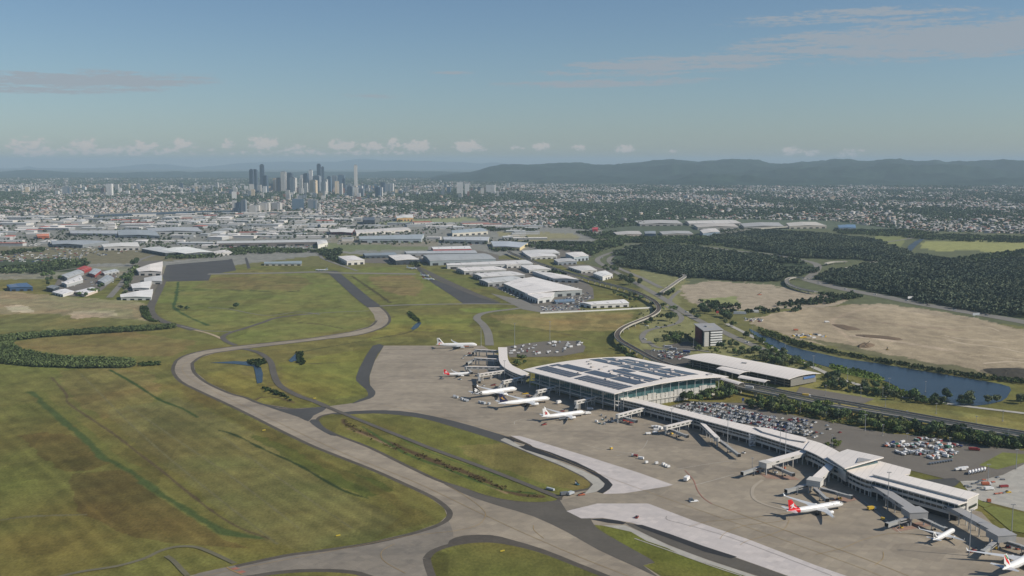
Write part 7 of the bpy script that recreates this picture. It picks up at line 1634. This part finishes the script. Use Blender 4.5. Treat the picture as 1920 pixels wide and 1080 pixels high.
grove([(1150, 655), (1160, 645), (1172, 660), (1200, 672), (1180, 676)], 9, ['dark', 'mid'], .75, 'inside the loop of the rail viaduct')
grove([(958, 676), (985, 672), (990, 684), (970, 688)], 7, ['light', 'mid'], .75, 'between short pier and hall roof')
grove([(1300, 580), (1330, 575), (1350, 590), (1375, 600), (1360, 606), (1330, 592)], 15, ['dark', 'pine', 'gum'], 1.2, 'in the dark clump above the office block')
grove([(1162, 524), (1185, 520), (1208, 530), (1205, 545), (1175, 538)], 10, ['dark', 'pine'], 1.3, 'in the dark clump between rail line and airport road')
grove([(1115, 505), (1150, 498), (1170, 506), (1150, 515)], 8, ['dark', 'gum'], 1.2, 'above the bright gabled shed')
grove([(1150, 548), (1190, 550), (1215, 562), (1185, 568), (1150, 560)], 12, ['gum', 'gum', 'mid'], 1.0, 'behind the low white freight shed')
grove([(1740, 742), (1790, 742), (1860, 752), (1930, 752), (1930, 764), (1850, 764), (1770, 760)], 13, ['dark', 'gum'], 1.0, 'below the right end of the creek')
grove([(1795, 812), (1930, 832), (1930, 846), (1850, 838), (1790, 826)], 14, ['dark', 'mid'], 1.0, 'in the dense corner by the right edge')
grove([(1545, 835), (1575, 832), (1580, 838), (1550, 842)], 4, ['light'], .55, 'in the scrub island of the empty lot')
for x, y, k, s in [(1256, 602, 'dark', 1.5), (1300, 592, 'gum', 1.3), (1338, 583, 'dark', 1.4), (1222, 606, 'dark', 1.0), (1214, 609, 'mid', .9), (1398, 634, 'dark', 1.1), (1418, 640, 'gum', 1.0), (1429, 645, 'mid', 1.2), (1467, 667, 'gum', 1.1), (1493, 682, 'dark', 1.2), (1512, 692, 'mid', 1.2), (1520, 690, 'dark', 1.2), (1243, 576, 'dark', .9), (1222, 574, 'dark', .9), (1262, 583, 'mid', 1.0), (1374, 612, 'mid', .9), (1360, 608, 'gum', .9), (1308, 598, 'dark', 1.0), (1640, 740, 'mid', .9), (1570, 712, 'dark', 1.0)]:
    plant(x, y, k, s, 'single leafy tree on the grass between the airport roads and the creek', 'single trees along the airport roads')
for x, y, s in [(442, 578, 1.1), (339, 580, .7), (349, 582, .8), (352, 580, .6)]: plant(x, y, 'dark', s, 'lone dark tree standing in the middle airfield', 'lone trees on the airfield')
grove([(80, 520), (110, 508), (116, 530), (90, 540)], 8, ['dark', 'mid'], 1.2, 'at the left end of the works')
grove([(225, 530), (240, 512), (250, 515), (240, 540)], 8, ['mid', 'dark'], 1.3, 'along the hangar lane')
grove([(140, 555), (180, 545), (200, 530), (190, 545), (160, 560)], 8, ['dark', 'mid'], 1.0, 'inside the left works')
grove([(246, 492), (262, 486), (262, 496), (250, 500)], 5, ['dark'], 1.4, 'behind the broad white hangar')

# ------------------------------------------------------------------ woodland, mangroves, scrub: masses nobody would count
def mass(name, polys, spacing, r, h, nf, colr, leaf, label, seed, jit=.25, mat='forest', dens=None, trunk=.25, rag=0.0):
    g = np.random.default_rng(seed); pts = []
    for poly in polys:
        w = np.array([P2(*p) for p in poly]); lo, hi = w.min(0), w.max(0)
        n = int((hi[0] - lo[0]) * (hi[1] - lo[1]) / spacing ** 2)
        c = g.uniform(lo, hi, (n, 2)); m = inpoly(c[:, 0] + rag * 2 * (fbm(c[:, 0] / 30, c[:, 1] / 50, 91) - .5), c[:, 1] + rag * 4 * (fbm(c[:, 0] / 30, c[:, 1] / 50, 92) - .5), [tuple(q) for q in w]); c = c[m]
        if dens: c = c[dens(c[:, 0], c[:, 1])]
        pts.append(c)
    pts = np.concatenate(pts); N = len(pts)
    tv, tf, tt = [], [], []
    TN = 6
    for k in range(TN):
        V_, F_, t = crown_np(nf, r, h * trunk, h, leaf, seed + k, 3); tv.append(V_); tt.append(t)
    k = g.integers(0, TN, N); s = g.uniform(1 - jit, 1 + jit * 1.2, N); a = g.uniform(0, 6.28, N)
    T = np.stack(tv)[k] * s[:, None, None]; ca, sa = np.cos(a)[:, None], np.sin(a)[:, None]
    X = T[:, :, 0] * ca - T[:, :, 1] * sa + pts[:, 0, None]; Y = T[:, :, 0] * sa + T[:, :, 1] * ca + pts[:, 1, None]
    V_ = np.stack([X, Y, T[:, :, 2]], 2).reshape(-1, 3); F_ = np.arange(len(V_)).reshape(-1, 4)
    big = fbm(pts[:, 0] / 120, pts[:, 1] / 200, seed, 3)
    cl = np.array([[lin(v) for v in q] for q in colr]) / LIT; ck = np.clip((big - .3) * 2.5 + g.normal(0, .25, N), 0, 1)[:, None]
    base = cl[0] * (1 - ck) + cl[1] * ck
    C = (base[:, None, :] * np.stack(tt)[k][:, :, None] * g.uniform(.75, 1.25, N)[:, None, None]).reshape(-1, 3)
    o = mesh_np(name, V_, F_, M[mat], fcol=np.clip(C, 0, .5)); tag(o, label, 'woodland', None, 'stuff')
    return N
n1 = mass('forest', FOREST, 5.6, 3.9, 8.0, 11, ((64, 75, 60), (88, 96, 74)), 2.0, 'dark mangrove woodland spreading beyond the sand fields', 41, jit=.5, dens=lambda x, y: (fbm(x / 45, y / 80, 81) > .30) & (fbm(x / 160, y / 260, 82) > .27), rag=26)
mass('mangrove_thicket', THICKET, 2.6, 1.9, 5.5, 24, ((72, 86, 54), (100, 112, 70)), .75, 'dense hedge like curl of young mangroves on the left field', 51, trunk=.1)
mass('creek_undergrowth', [[(1420, 616), (1440, 622), (1490, 640), (1560, 659), (1640, 674), (1720, 688), (1830, 704), (1930, 716), (1930, 722), (1820, 710), (1700, 690), (1600, 671), (1500, 652), (1430, 628)]], 4.2, 2.6, 4.0, 20, ((58, 68, 42), (92, 104, 58)), 1.0, 'band of scrub along the far bank of the creek', 61)
mass('reed_undergrowth', [[(1556, 684), (1590, 690), (1640, 702), (1660, 712), (1640, 712), (1590, 702), (1560, 692)], [(1405, 622), (1440, 646), (1480, 668), (1520, 682), (1540, 690), (1500, 684), (1440, 655)], [(1640, 712), (1700, 736), (1780, 758), (1760, 760), (1680, 740)]], 3.4, 1.8, 2.2, 14, ((92, 112, 52), (116, 126, 62)), .8, 'reeds along the near bank of the creek', 62)
mass('ditch_undergrowth', [[(643, 785), (655, 792), (700, 816), (760, 838), (840, 868), (900, 893), (980, 924), (1015, 929), (1010, 934), (970, 930), (890, 899), (820, 873), (740, 843), (690, 822), (650, 803)]], 2.4, 0.9, 1.0, 8, ((92, 78, 52), (104, 98, 58)), .5, 'brown reeds along the ditch in the long grass island', 63, dens=lambda x, y: fbm(x / 9, y / 9, 74) > .56)
mass('ditch_undergrowth', [[(465, 676), (495, 675), (498, 682), (484, 688), (466, 682)], [(556, 662), (566, 660), (572, 682), (566, 686), (558, 680)], [(768, 584), (780, 594), (788, 604), (782, 604), (770, 596), (764, 587)], [(258, 682), (298, 680), (300, 685), (262, 688)], [(262, 575), (276, 575), (285, 600), (300, 604), (280, 603), (268, 595)], [(548, 755), (530, 745), (500, 735), (492, 728), (505, 730), (535, 742)]], 2.6, 1.6, 2.6, 18, ((52, 68, 38), (74, 88, 46)), .8, 'dark scrub beside the airfield ponds and ditches', 64)
SCRUB = [[(-60, 508), (10, 502), (70, 496), (110, 490), (160, 488), (165, 498), (110, 508), (60, 515), (-60, 520)], [(-60, 474), (40, 470), (85, 466), (80, 474), (20, 480), (-60, 484)], [(415, 470), (450, 466), (560, 468), (610, 466), (600, 474), (500, 476), (440, 480), (415, 482)], [(590, 470), (640, 466), (640, 484), (630, 492), (612, 486)], [(760, 492), (776, 490), (790, 500), (780, 502)], [(915, 466), (960, 462), (975, 470), (930, 474)],
         [(1020, 500), (1060, 512), (1060, 522), (1030, 512)], [(960, 455), (1090, 456), (1150, 452), (1180, 458), (1140, 468), (1110, 480), (1090, 476), (1060, 470), (985, 466)], [(1110, 446), (1340, 444), (1400, 452), (1400, 464), (1300, 459), (1180, 456)], [(900, 426), (960, 428), (1010, 430), (1000, 436), (930, 436)], [(1080, 436), (1160, 436), (1180, 446), (1120, 450)],
         [(1690, 445), (1780, 440), (1930, 446), (1930, 456), (1820, 454), (1740, 450)], [(1560, 432), (1700, 432), (1760, 438), (1680, 444), (1580, 440)], [(1410, 484), (1500, 520), (1470, 526), (1420, 530)], [(1310, 566), (1350, 572), (1420, 580), (1500, 578), (1500, 584), (1420, 590), (1370, 586)], [(1430, 576), (1500, 574), (1560, 570), (1600, 562), (1590, 556), (1560, 560), (1500, 566)], [(1530, 552), (1600, 552), (1620, 560), (1580, 562)], [(1250, 540), (1262, 545), (1258, 560), (1246, 552)],
         [(330, 470), (420, 480), (400, 485), (310, 486)], [(1775, 500), (1850, 496), (1925, 480), (1925, 470), (1850, 478), (1790, 486)], [(230, 560), (250, 520), (262, 505), (252, 500), (236, 520)], [(1230, 575), (1250, 590), (1240, 596), (1226, 586)]]
mass('scrub_undergrowth', SCRUB, 9.5, 5.0, 7.0, 14, ((56, 68, 46), (84, 96, 62)), 2.2, 'scrub and small trees strung between the estates and roads', 65, dens=lambda x, y: fbm(x / 60, y / 60, 71) > .40)
mass('estate_trees_foliage', [INDUS], 40, 5.5, 9.0, 12, ((62, 74, 56), (86, 96, 70)), 2.6, 'trees dotted between the sheds of the industrial estate', 66, dens=lambda x, y: fbm(x / 240, y / 240, 72) > .44)
mass('belt_undergrowth', [[(1396, 752), (1440, 752), (1500, 762), (1560, 771), (1640, 786), (1720, 800), (1800, 815), (1930, 834), (1930, 848), (1850, 838), (1760, 824), (1690, 814), (1600, 800), (1545, 790), (1480, 779), (1400, 764)], [(1528, 712), (1560, 706), (1600, 717), (1640, 728), (1700, 742), (1780, 757), (1740, 762), (1660, 748), (1590, 735), (1540, 726)], [(1367, 660), (1400, 656), (1440, 664), (1490, 680), (1500, 692), (1460, 685), (1400, 672)]], 4.2, 2.0, 3.0, 22, ((78, 88, 52), (112, 116, 66)), .6, 'low bushes filling the belts of trees right of the terminal', 68, dens=lambda x, y: fbm(x / 18, y / 18, 75) > .42)
mass('lane_foliage', [[(1180, 570), (1260, 600), (1330, 640), (1420, 670), (1380, 680), (1250, 640), (1190, 600)]], 13, 1.8, 2.4, 14, ((66, 80, 46), (96, 104, 60)), .9, 'low bushes on the verges of the airport roads', 67, dens=lambda x, y: fbm(x / 25, y / 25, 73) > .5)

# ------------------------------------------------------------------ the suburb: houses and their trees
gs = np.random.default_rng(17)
def suburb_pts(n, seed):
    g = np.random.default_rng(seed)
    D = np.exp(g.uniform(math.log(3900), math.log(19500), n)); s = g.uniform(-.56, .56, n)
    X, Y = s * D, D; px, py = unproj(X, Y)
    top = np.interp(px, [-200, 800, 1000, 1300, 2100], [329, 331, 345, 348.5, 348.5])
    bot = np.interp(px, [-200, 0, 440, 480, 700, 880, 980, 1120, 1300, 1560, 1700, 1940, 2100], [407, 405, 393, 398, 408, 412, 424, 432, 410, 414, 432, 440, 440])
    ok = (py > top) & (py < bot) & ~inpoly(px, py, [(690, 420), (760, 411), (840, 409), (880, 406), (905, 412), (860, 417), (800, 421)])
    wood = fbm(X / 520, Y / 900, 33, 3)
    return X[ok], Y[ok], px[ok], py[ok], wood[ok]
def keep_front(X, Y, n):
    o = np.argsort(Y); return o[:n], o[n:]
HX, HY, hpx, hpy, hw = suburb_pts(190000, 101)
u_ = gs.random(len(HX)); far_open = np.interp(hpy, [330, 343, 352, 372, 400, 430], [.2, .34, .62, .74, .7, .62])
right_thin = np.interp(hpx, [900, 1300, 1920], [1, .72, .5])
m = (u_ < far_open * right_thin * np.clip(1.5 - (hw - .40) * 7.5, 0.06, 1)); HX, HY, hpx, hpy = HX[m], HY[m], hpx[m], hpy[m]
order = np.argsort(HY); HX, HY = HX[order], HY[order]
HOUSECOL = np.array([[lin(v) for v in c] for c in ((228, 222, 214), (206, 202, 196), (176, 174, 170), (150, 152, 154), (214, 196, 176), (176, 122, 104), (150, 92, 80), (120, 116, 114))]) / LIT
HNAME = ['white', 'pale', 'grey', 'blue grey', 'cream', 'terracotta', 'red', 'dark']
HP = np.array([.22, .18, .16, .12, .10, .10, .05, .07])
def house_arrays(x, y, a, L, W, h, rc, wc):
    """hipped roof on four walls, for many houses at once"""
    n = len(x); ca, sa = np.cos(a), np.sin(a)
    def pt(lx, ly, z): return np.stack([x + lx * ca - ly * sa, y + lx * sa + ly * ca, z], 1)
    e = .6; z0 = np.zeros(n); q = [pt(sx * L / 2, sy * W / 2, z0) for sx, sy in ((-1, -1), (1, -1), (1, 1), (-1, 1))] + [pt(sx * L / 2, sy * W / 2, h) for sx, sy in ((-1, -1), (1, -1), (1, 1), (-1, 1))]
    q += [pt(sx * (L / 2 + e), sy * (W / 2 + e), h) for sx, sy in ((-1, -1), (1, -1), (1, 1), (-1, 1))]
    q += [pt(-(L - W) / 2 - .5, 0 * x, h + W * .26), pt((L - W) / 2 + .5, 0 * x, h + W * .26)]
    V_ = np.stack(q, 1); f = [(0, 1, 5, 4), (1, 2, 6, 5), (2, 3, 7, 6), (3, 0, 4, 7), (8, 9, 13, 12), (10, 11, 12, 13), (9, 10, 13, 13), (11, 8, 12, 12)]
    F_ = (np.arange(n)[:, None, None] * 14 + np.array(f)[None])
    C = np.concatenate([np.repeat(wc[:, None], 4, 1), np.repeat(rc[:, None], 4, 1)], 1)
    return V_.reshape(-1, 3), F_.reshape(-1, 4), C.reshape(-1, 3)
n = len(HX); L = gs.uniform(10, 17, n) * np.interp(HY, [4000, 8000, 16000], [1.0, 1.15, 1.5]); W = L * gs.uniform(.55, .8, n); hh = gs.uniform(3.2, 6.5, n); ck = gs.choice(8, n, p=HP)
big = gs.random(n) < .05; L[big] *= 1.6; W[big] *= 1.25; hh[big] += gs.uniform(2, 14, big.sum())
ang = gs.choice([.3, .3 + math.pi / 2, -.2, 1.0], n) + gs.normal(0, .12, n)
rc = HOUSECOL[ck] * gs.uniform(.42, .95, (n, 1)); wcl = HOUSECOL[gs.choice([0, 1, 2, 4], n)] * gs.uniform(.5, .85, (n, 1))
NI = 230
Vm, Fm, Cm = house_arrays(HX[NI:], HY[NI:], ang[NI:], L[NI:], W[NI:], hh[NI:], rc[NI:], wcl[NI:])
def quad_tri_mesh(name, V_, F_, C, mat):
    """quads, some of them folded to triangles (last two corners equal)"""
    tri = F_[:, 2] == F_[:, 3]
    me = bpy.data.meshes.new(name); V_ = np.ascontiguousarray(V_, np.float32); me.vertices.add(len(V_)); me.vertices.foreach_set('co', V_.ravel())
    Q, T = F_[~tri], F_[tri][:, :3]
    loops = np.concatenate([Q.ravel(), T.ravel()]).astype(np.int32); me.loops.add(len(loops)); me.loops.foreach_set('vertex_index', loops)
    st = np.concatenate([np.arange(len(Q)) * 4, len(Q) * 4 + np.arange(len(T)) * 3]).astype(np.int32); me.polygons.add(len(st)); me.polygons.foreach_set('loop_start', st)
    cc_ = np.concatenate([C[~tri], C[tri]]); a = me.attributes.new('Col', 'FLOAT_COLOR', 'FACE'); a.data.foreach_set('color', np.c_[cc_, np.ones(len(cc_))].astype(np.float32).ravel())
    me.update(calc_edges=True); me.validate(); me.materials.append(mat); o = bpy.data.objects.new(name, me); col.objects.link(o); return o
o = quad_tri_mesh('suburb_houses', Vm, Fm, Cm, M['facecol']); tag(o, 'houses of the suburb spreading to the hills', 'houses', None, 'stuff')
for k in range(NI):
    s_ = slice(k, k + 1); V_, F_, C = house_arrays(HX[s_] * 0, HY[s_] * 0, ang[s_] * 0, L[s_], W[s_], hh[s_], rc[s_], wcl[s_])
    o = quad_tri_mesh('suburban_house', V_, F_, C, M['facecol']); o.location = (HX[k], HY[k], 0); o.rotation_euler = (0, 0, ang[k])
    c = HNAME[ck[k]]; tag(o, 'small house with %s hipped roof at the near edge of the suburb' % c, 'house', '%s roofed houses at the near edge of the suburb' % c)
def tree_mass(name, X, Y, rad, label, colr, seed, nf=7):
    g = np.random.default_rng(seed); N = len(X); tv = []; tt = []
    for k in range(5):
        V_, F_, t = crown_np(nf, 1.0, .25, 1.5, .62, seed + k, 2); tv.append(V_); tt.append(t)
    k = g.integers(0, 5, N); s = rad * g.uniform(.7, 1.35, N); a = g.uniform(0, 6.28, N); T = np.stack(tv)[k] * s[:, None, None]; ca, sa = np.cos(a)[:, None], np.sin(a)[:, None]
    V_ = np.stack([T[:, :, 0] * ca - T[:, :, 1] * sa + X[:, None], T[:, :, 0] * sa + T[:, :, 1] * ca + Y[:, None], T[:, :, 2]], 2).reshape(-1, 3)
    cl = np.array([[lin(v) for v in q] for q in colr]) / LIT; ckk = g.random(N)[:, None]; base = cl[0] * (1 - ckk) + cl[1] * ckk
    C = (base[:, None, :] * np.stack(tt)[k][:, :, None]).reshape(-1, 3)
    o = mesh_np(name, V_, np.arange(len(V_)).reshape(-1, 4), M['forest'], fcol=np.clip(C, 0, .5)); tag(o, label, 'woodland', None, 'stuff')
TX, TY, tpx, tpy, tw = suburb_pts(150000, 202)
m = np.random.default_rng(5).random(len(TX)) < np.clip(.45 + (tw - .38) * 4, .25, 1); TX, TY = TX[m], TY[m]
tree_mass('suburb_foliage', TX, TY, np.interp(TY, [4000, 9000, 20000], [5.2, 6.8, 9.0]), 'garden and street trees between the suburb houses', ((60, 76, 56), (88, 102, 72)), 301)

# ------------------------------------------------------------------ city towers and apartment blocks
def facade(name, c, win, per=3.6, vert=0.0):
    def f(N, L_, src):
        s = stripes(per, .45, win, 2, 0, .75)(N, L_, src)
        return stripes(7.0, .25, c, 0, 0, vert)(N, L_, s) if vert else s
    return pm(name, c, .45, .05, .05, .5, extra=f)
FAC = {'dark': facade('facade_dark', A(78, 92, 108), A(52, 66, 82), 4, .3), 'grey': facade('facade_grey', A(140, 146, 150), A(86, 96, 106), 4, .4), 'pale': facade('facade_pale', A(206, 200, 190), A(140, 142, 144), 4, .4), 'white': facade('facade_white', A(232, 226, 218), A(170, 172, 172), 4, .4),
       'cream': facade('facade_cream', A(218, 196, 164), A(150, 138, 122), 4, .3), 'blue': facade('facade_blue', A(104, 124, 140), A(70, 92, 110), 4, .3), 'brown': facade('facade_brown', A(124, 108, 102), A(84, 78, 78), 4, .3), 'red': facade('facade_brick', A(168, 118, 100), A(110, 90, 84), 4, .3)}
def tower(label, x0, x1, yt, D, f, cat='tower', group=None, cap=True, slim=.8, name='city_tower'):
    cx = (x0 + x1) / 2; w = (x1 - x0) / FPX * D; X = (cx - 960) / FPX * D; h = CAM_H + (YH - yt) / FPX * D
    rz = rnd.uniform(-.25, .25); root = empty(name, (X, D, 0), rz, label, cat, group)
    MB().prism([(-w / 2, -w * slim / 2), (w / 2, -w * slim / 2), (w / 2, w * slim / 2), (-w / 2, w * slim / 2)], 0, h * .965 if cap else h).build('facade', FAC[f], root)
    if cap:
        MB().box((0, 0, h * .983), (w * .66, w * slim * .66, h * .034)).build('roof_plant', FAC['grey' if f != 'dark' else 'dark'], root)
        MB().box((w * .25, -w * slim / 2, h * .45), (w * .16, 1.2, h * .88)).build('lift_core', FAC['white' if f in ('pale', 'white', 'cream') else 'blue'], root)
    return root
zx = lambda x: 400 + x / 3.4286
zy = lambda y: 280 + y / 3.4286
for lab, a, b, t, dd, f in [
    ('twin topped dark tower furthest left in the city centre', 243, 268, 126, 10300, 'dark'), ('second half of the dark twin tower furthest left in the city centre', 266, 292, 127, 10450, 'dark'),
    ('slim very tall dark tower in the left half of the skyline', 310, 336, 95, 10200, 'dark'), ('lower dark tower leaning on the very tall dark one at left', 330, 356, 166, 10100, 'dark'),
    ('pale tower with a stepped top left of the middle of the skyline', 443, 476, 140, 10300, 'pale'), ('broad dark glass tower left of the grey beige slab', 482, 517, 149, 10400, 'dark'), ('grey beige slab tower in front of the broad dark one', 503, 540, 178, 9700, 'pale'),
    ('narrow white tower left of the middle of the skyline', 568, 586, 160, 10500, 'white'), ('dark grey tower right of the narrow white one', 588, 619, 153, 10300, 'dark'), ('white tower with a bright cap in mid skyline', 622, 645, 130, 10600, 'white'),
    ('cream front slab in the middle of the skyline', 630, 671, 194, 9600, 'cream'), ('grey slab behind the cream front slab', 650, 696, 167, 10300, 'grey'), ('tallest dark slab tower in the middle of the skyline', 675, 699, 92, 10900, 'dark'), ('dark tower just right of the tallest dark slab', 702, 719, 109, 10800, 'dark'),
    ('pale block right of the tallest towers', 716, 740, 190, 9900, 'pale'), ('blue grey tower right of the tallest towers', 741, 765, 170, 10200, 'blue'), ('grey teal block under the right skyline', 768, 800, 166, 10500, 'grey'), ('cream tower in front of the grey teal block', 786, 812, 200, 9500, 'cream'), ('broad dark teal block before the pale slim tower', 808, 850, 161, 10700, 'blue'), ('dark box low in the right skyline', 836, 852, 185, 9700, 'dark'),
    ('slim pale tower standing alone at the right of the skyline', 910, 932, 97, 10400, 'pale'), ('grey apartment tower before the slim pale tower', 868, 906, 235, 8800, 'grey'), ('wide grey apartment slab before the slim pale tower', 903, 940, 241, 8900, 'pale'), ('third grey apartment slab right of the slim pale tower', 940, 972, 249, 8800, 'grey'), ('dark and white apartment tower at the right of the city', 1046, 1078, 241, 8800, 'dark'), ('white edge apartment tower at the right of the city', 1076, 1092, 240, 8850, 'white'),
    ('dark block behind the right apartment towers', 1080, 1108, 210, 10200, 'dark'), ('grey block right of the dark block at the city edge', 1110, 1140, 219, 10300, 'grey'), ('white block at the right edge of the city centre', 1141, 1162, 216, 10300, 'white'),
    ('first of the twin white towers alone right of the city', 1567, 1606, 208, 9600, 'white'), ('second of the twin white towers alone right of the city', 1619, 1646, 218, 9500, 'white'), ('wide white hospital block right of the twin white towers', 1755, 1812, 226, 10000, 'white'),
    ('grey pale tower between the left dark towers', 392, 412, 182, 10500, 'cream'), ('brown tower left of the stepped pale tower', 415, 440, 180, 10300, 'brown'), ('grey tower behind the cream tower', 700, 735, 205, 9300, 'pale'), ('pale tower at the foot of the dark teal block', 815, 836, 215, 9300, 'pale'),
    ('grey waterfront tower at the left of the river apartments', 126, 152, 324, 6150, 'pale'), ('dark waterfront tower second of the river apartments', 152, 185, 336, 6150, 'dark'), ('grey waterfront tower third of the river apartments', 185, 216, 320, 6100, 'grey'), ('long pale waterfront slab of the river apartments', 236, 300, 356, 6150, 'pale'), ('taller pale slab of the river apartments', 305, 366, 338, 6200, 'pale'), ('wide cream slab of the river apartments', 385, 440, 340, 6300, 'pale'), ('blue white slab of the river apartments', 512, 586, 314, 6400, 'blue'), ('last grey tower of the river apartments', 612, 668, 320, 6400, 'grey'), ('small pale block after the last river tower', 668, 690, 346, 6450, 'pale'), ('low dark block before the river apartments', 40 * 3.43, 52 * 3.43, 372, 6150, 'dark')]:
    tower(lab, zx(a), zx(b), zy(t), dd, f)
tower('white apartment tower alone in the suburb at left', 204, 214, 343.5, 9000, 'white')
tower('grey twin blocks in the left suburb', 122, 136, 349, 9500, 'grey')
rs_ = random.Random(8)
for k in range(64):
    x = rs_.gauss(580, 85); w = rs_.uniform(4, 8); D = rs_.uniform(9800, 11200); f = rs_.choice(['grey', 'pale', 'blue', 'grey', 'white', 'dark', 'cream'])
    if 470 < x < 720: tower('slim %s tower in the crowded middle ranks of the city centre' % f, x - w / 2, x + w / 2, 349 - rs_.uniform(0, 20) * math.exp(-((x - 570) / 90) ** 2), D, f, 'tower', 'slim %s towers in the middle ranks of the city' % f, False)
ra = random.Random(31); bands = [(0, 470, 343, 362, 84), (430, 740, 348, 372, 108), (720, 960, 345, 368, 56), (960, 1100, 343, 356, 20), (1100, 1920, 352, 378, 28)]
for x0, x1, y0, y1, n in bands:
    for k in range(n):
        x = ra.uniform(x0, x1); yb = ra.uniform(y0, y1); D = min(CAM_H * FPX / (yb - YH + 3), 11800 if x < 1000 else 10500); h = ra.choice((16, 22, 28, 36, 46, 62)) if x < 960 else ra.choice((10, 14, 18, 24)); w = ra.uniform(14, 36); f = ra.choice(['white'] * 4 + ['pale'] * 4 + ['cream'] * 2 + ['grey'] * 3 + ['blue', 'brown', 'dark', 'red'])
        px_w = w * FPX / D; yt = YH + (CAM_H - h) * FPX / D
        nm = {'white': 'white', 'pale': 'pale', 'cream': 'cream', 'grey': 'grey', 'blue': 'blue grey', 'brown': 'brown', 'dark': 'dark', 'red': 'brick red'}[f]
        where = 'around the city skyline' if x < 960 else 'in the suburb right of the city'
        tower('%s mid rise block scattered %s' % (nm, where), x - px_w / 2, x + px_w / 2, yt, D, f, 'apartment block', '%s mid rise blocks %s' % (nm, where), False, .7, 'apartment_block')
# ------------------------------------------------------------------ the air: one closed box of pale haze
HAZE = 3.8e-5
hz = MB(); hz.add([(-46000, -2500, -2.0), (46000, -2500, -2.0), (46000, 61500, -2.0), (-46000, 61500, -2.0), (-46000, -2500, 520.0), (46000, -2500, 520.0), (46000, 61500, 520.0), (-46000, 61500, 520.0)], [(3, 2, 1, 0), (4, 5, 6, 7), (0, 1, 5, 4), (1, 2, 6, 5), (2, 3, 7, 6), (3, 0, 4, 7)])
hm = bpy.data.materials.new('haze_air'); hm.use_nodes = True
hn, hl = hm.node_tree.nodes, hm.node_tree.links
hn.clear()
ho = hn.new('ShaderNodeOutputMaterial'); hv = hn.new('ShaderNodeVolumePrincipled')
hv.inputs['Color'].default_value = (0.64, 0.83, 0.95, 1); hv.inputs['Density'].default_value = HAZE; hv.inputs['Anisotropy'].default_value = 0.0
hl.new(hv.outputs[0], ho.inputs['Volume'])
haze = hz.build('haze', hm); haze['kind'] = 'stuff'
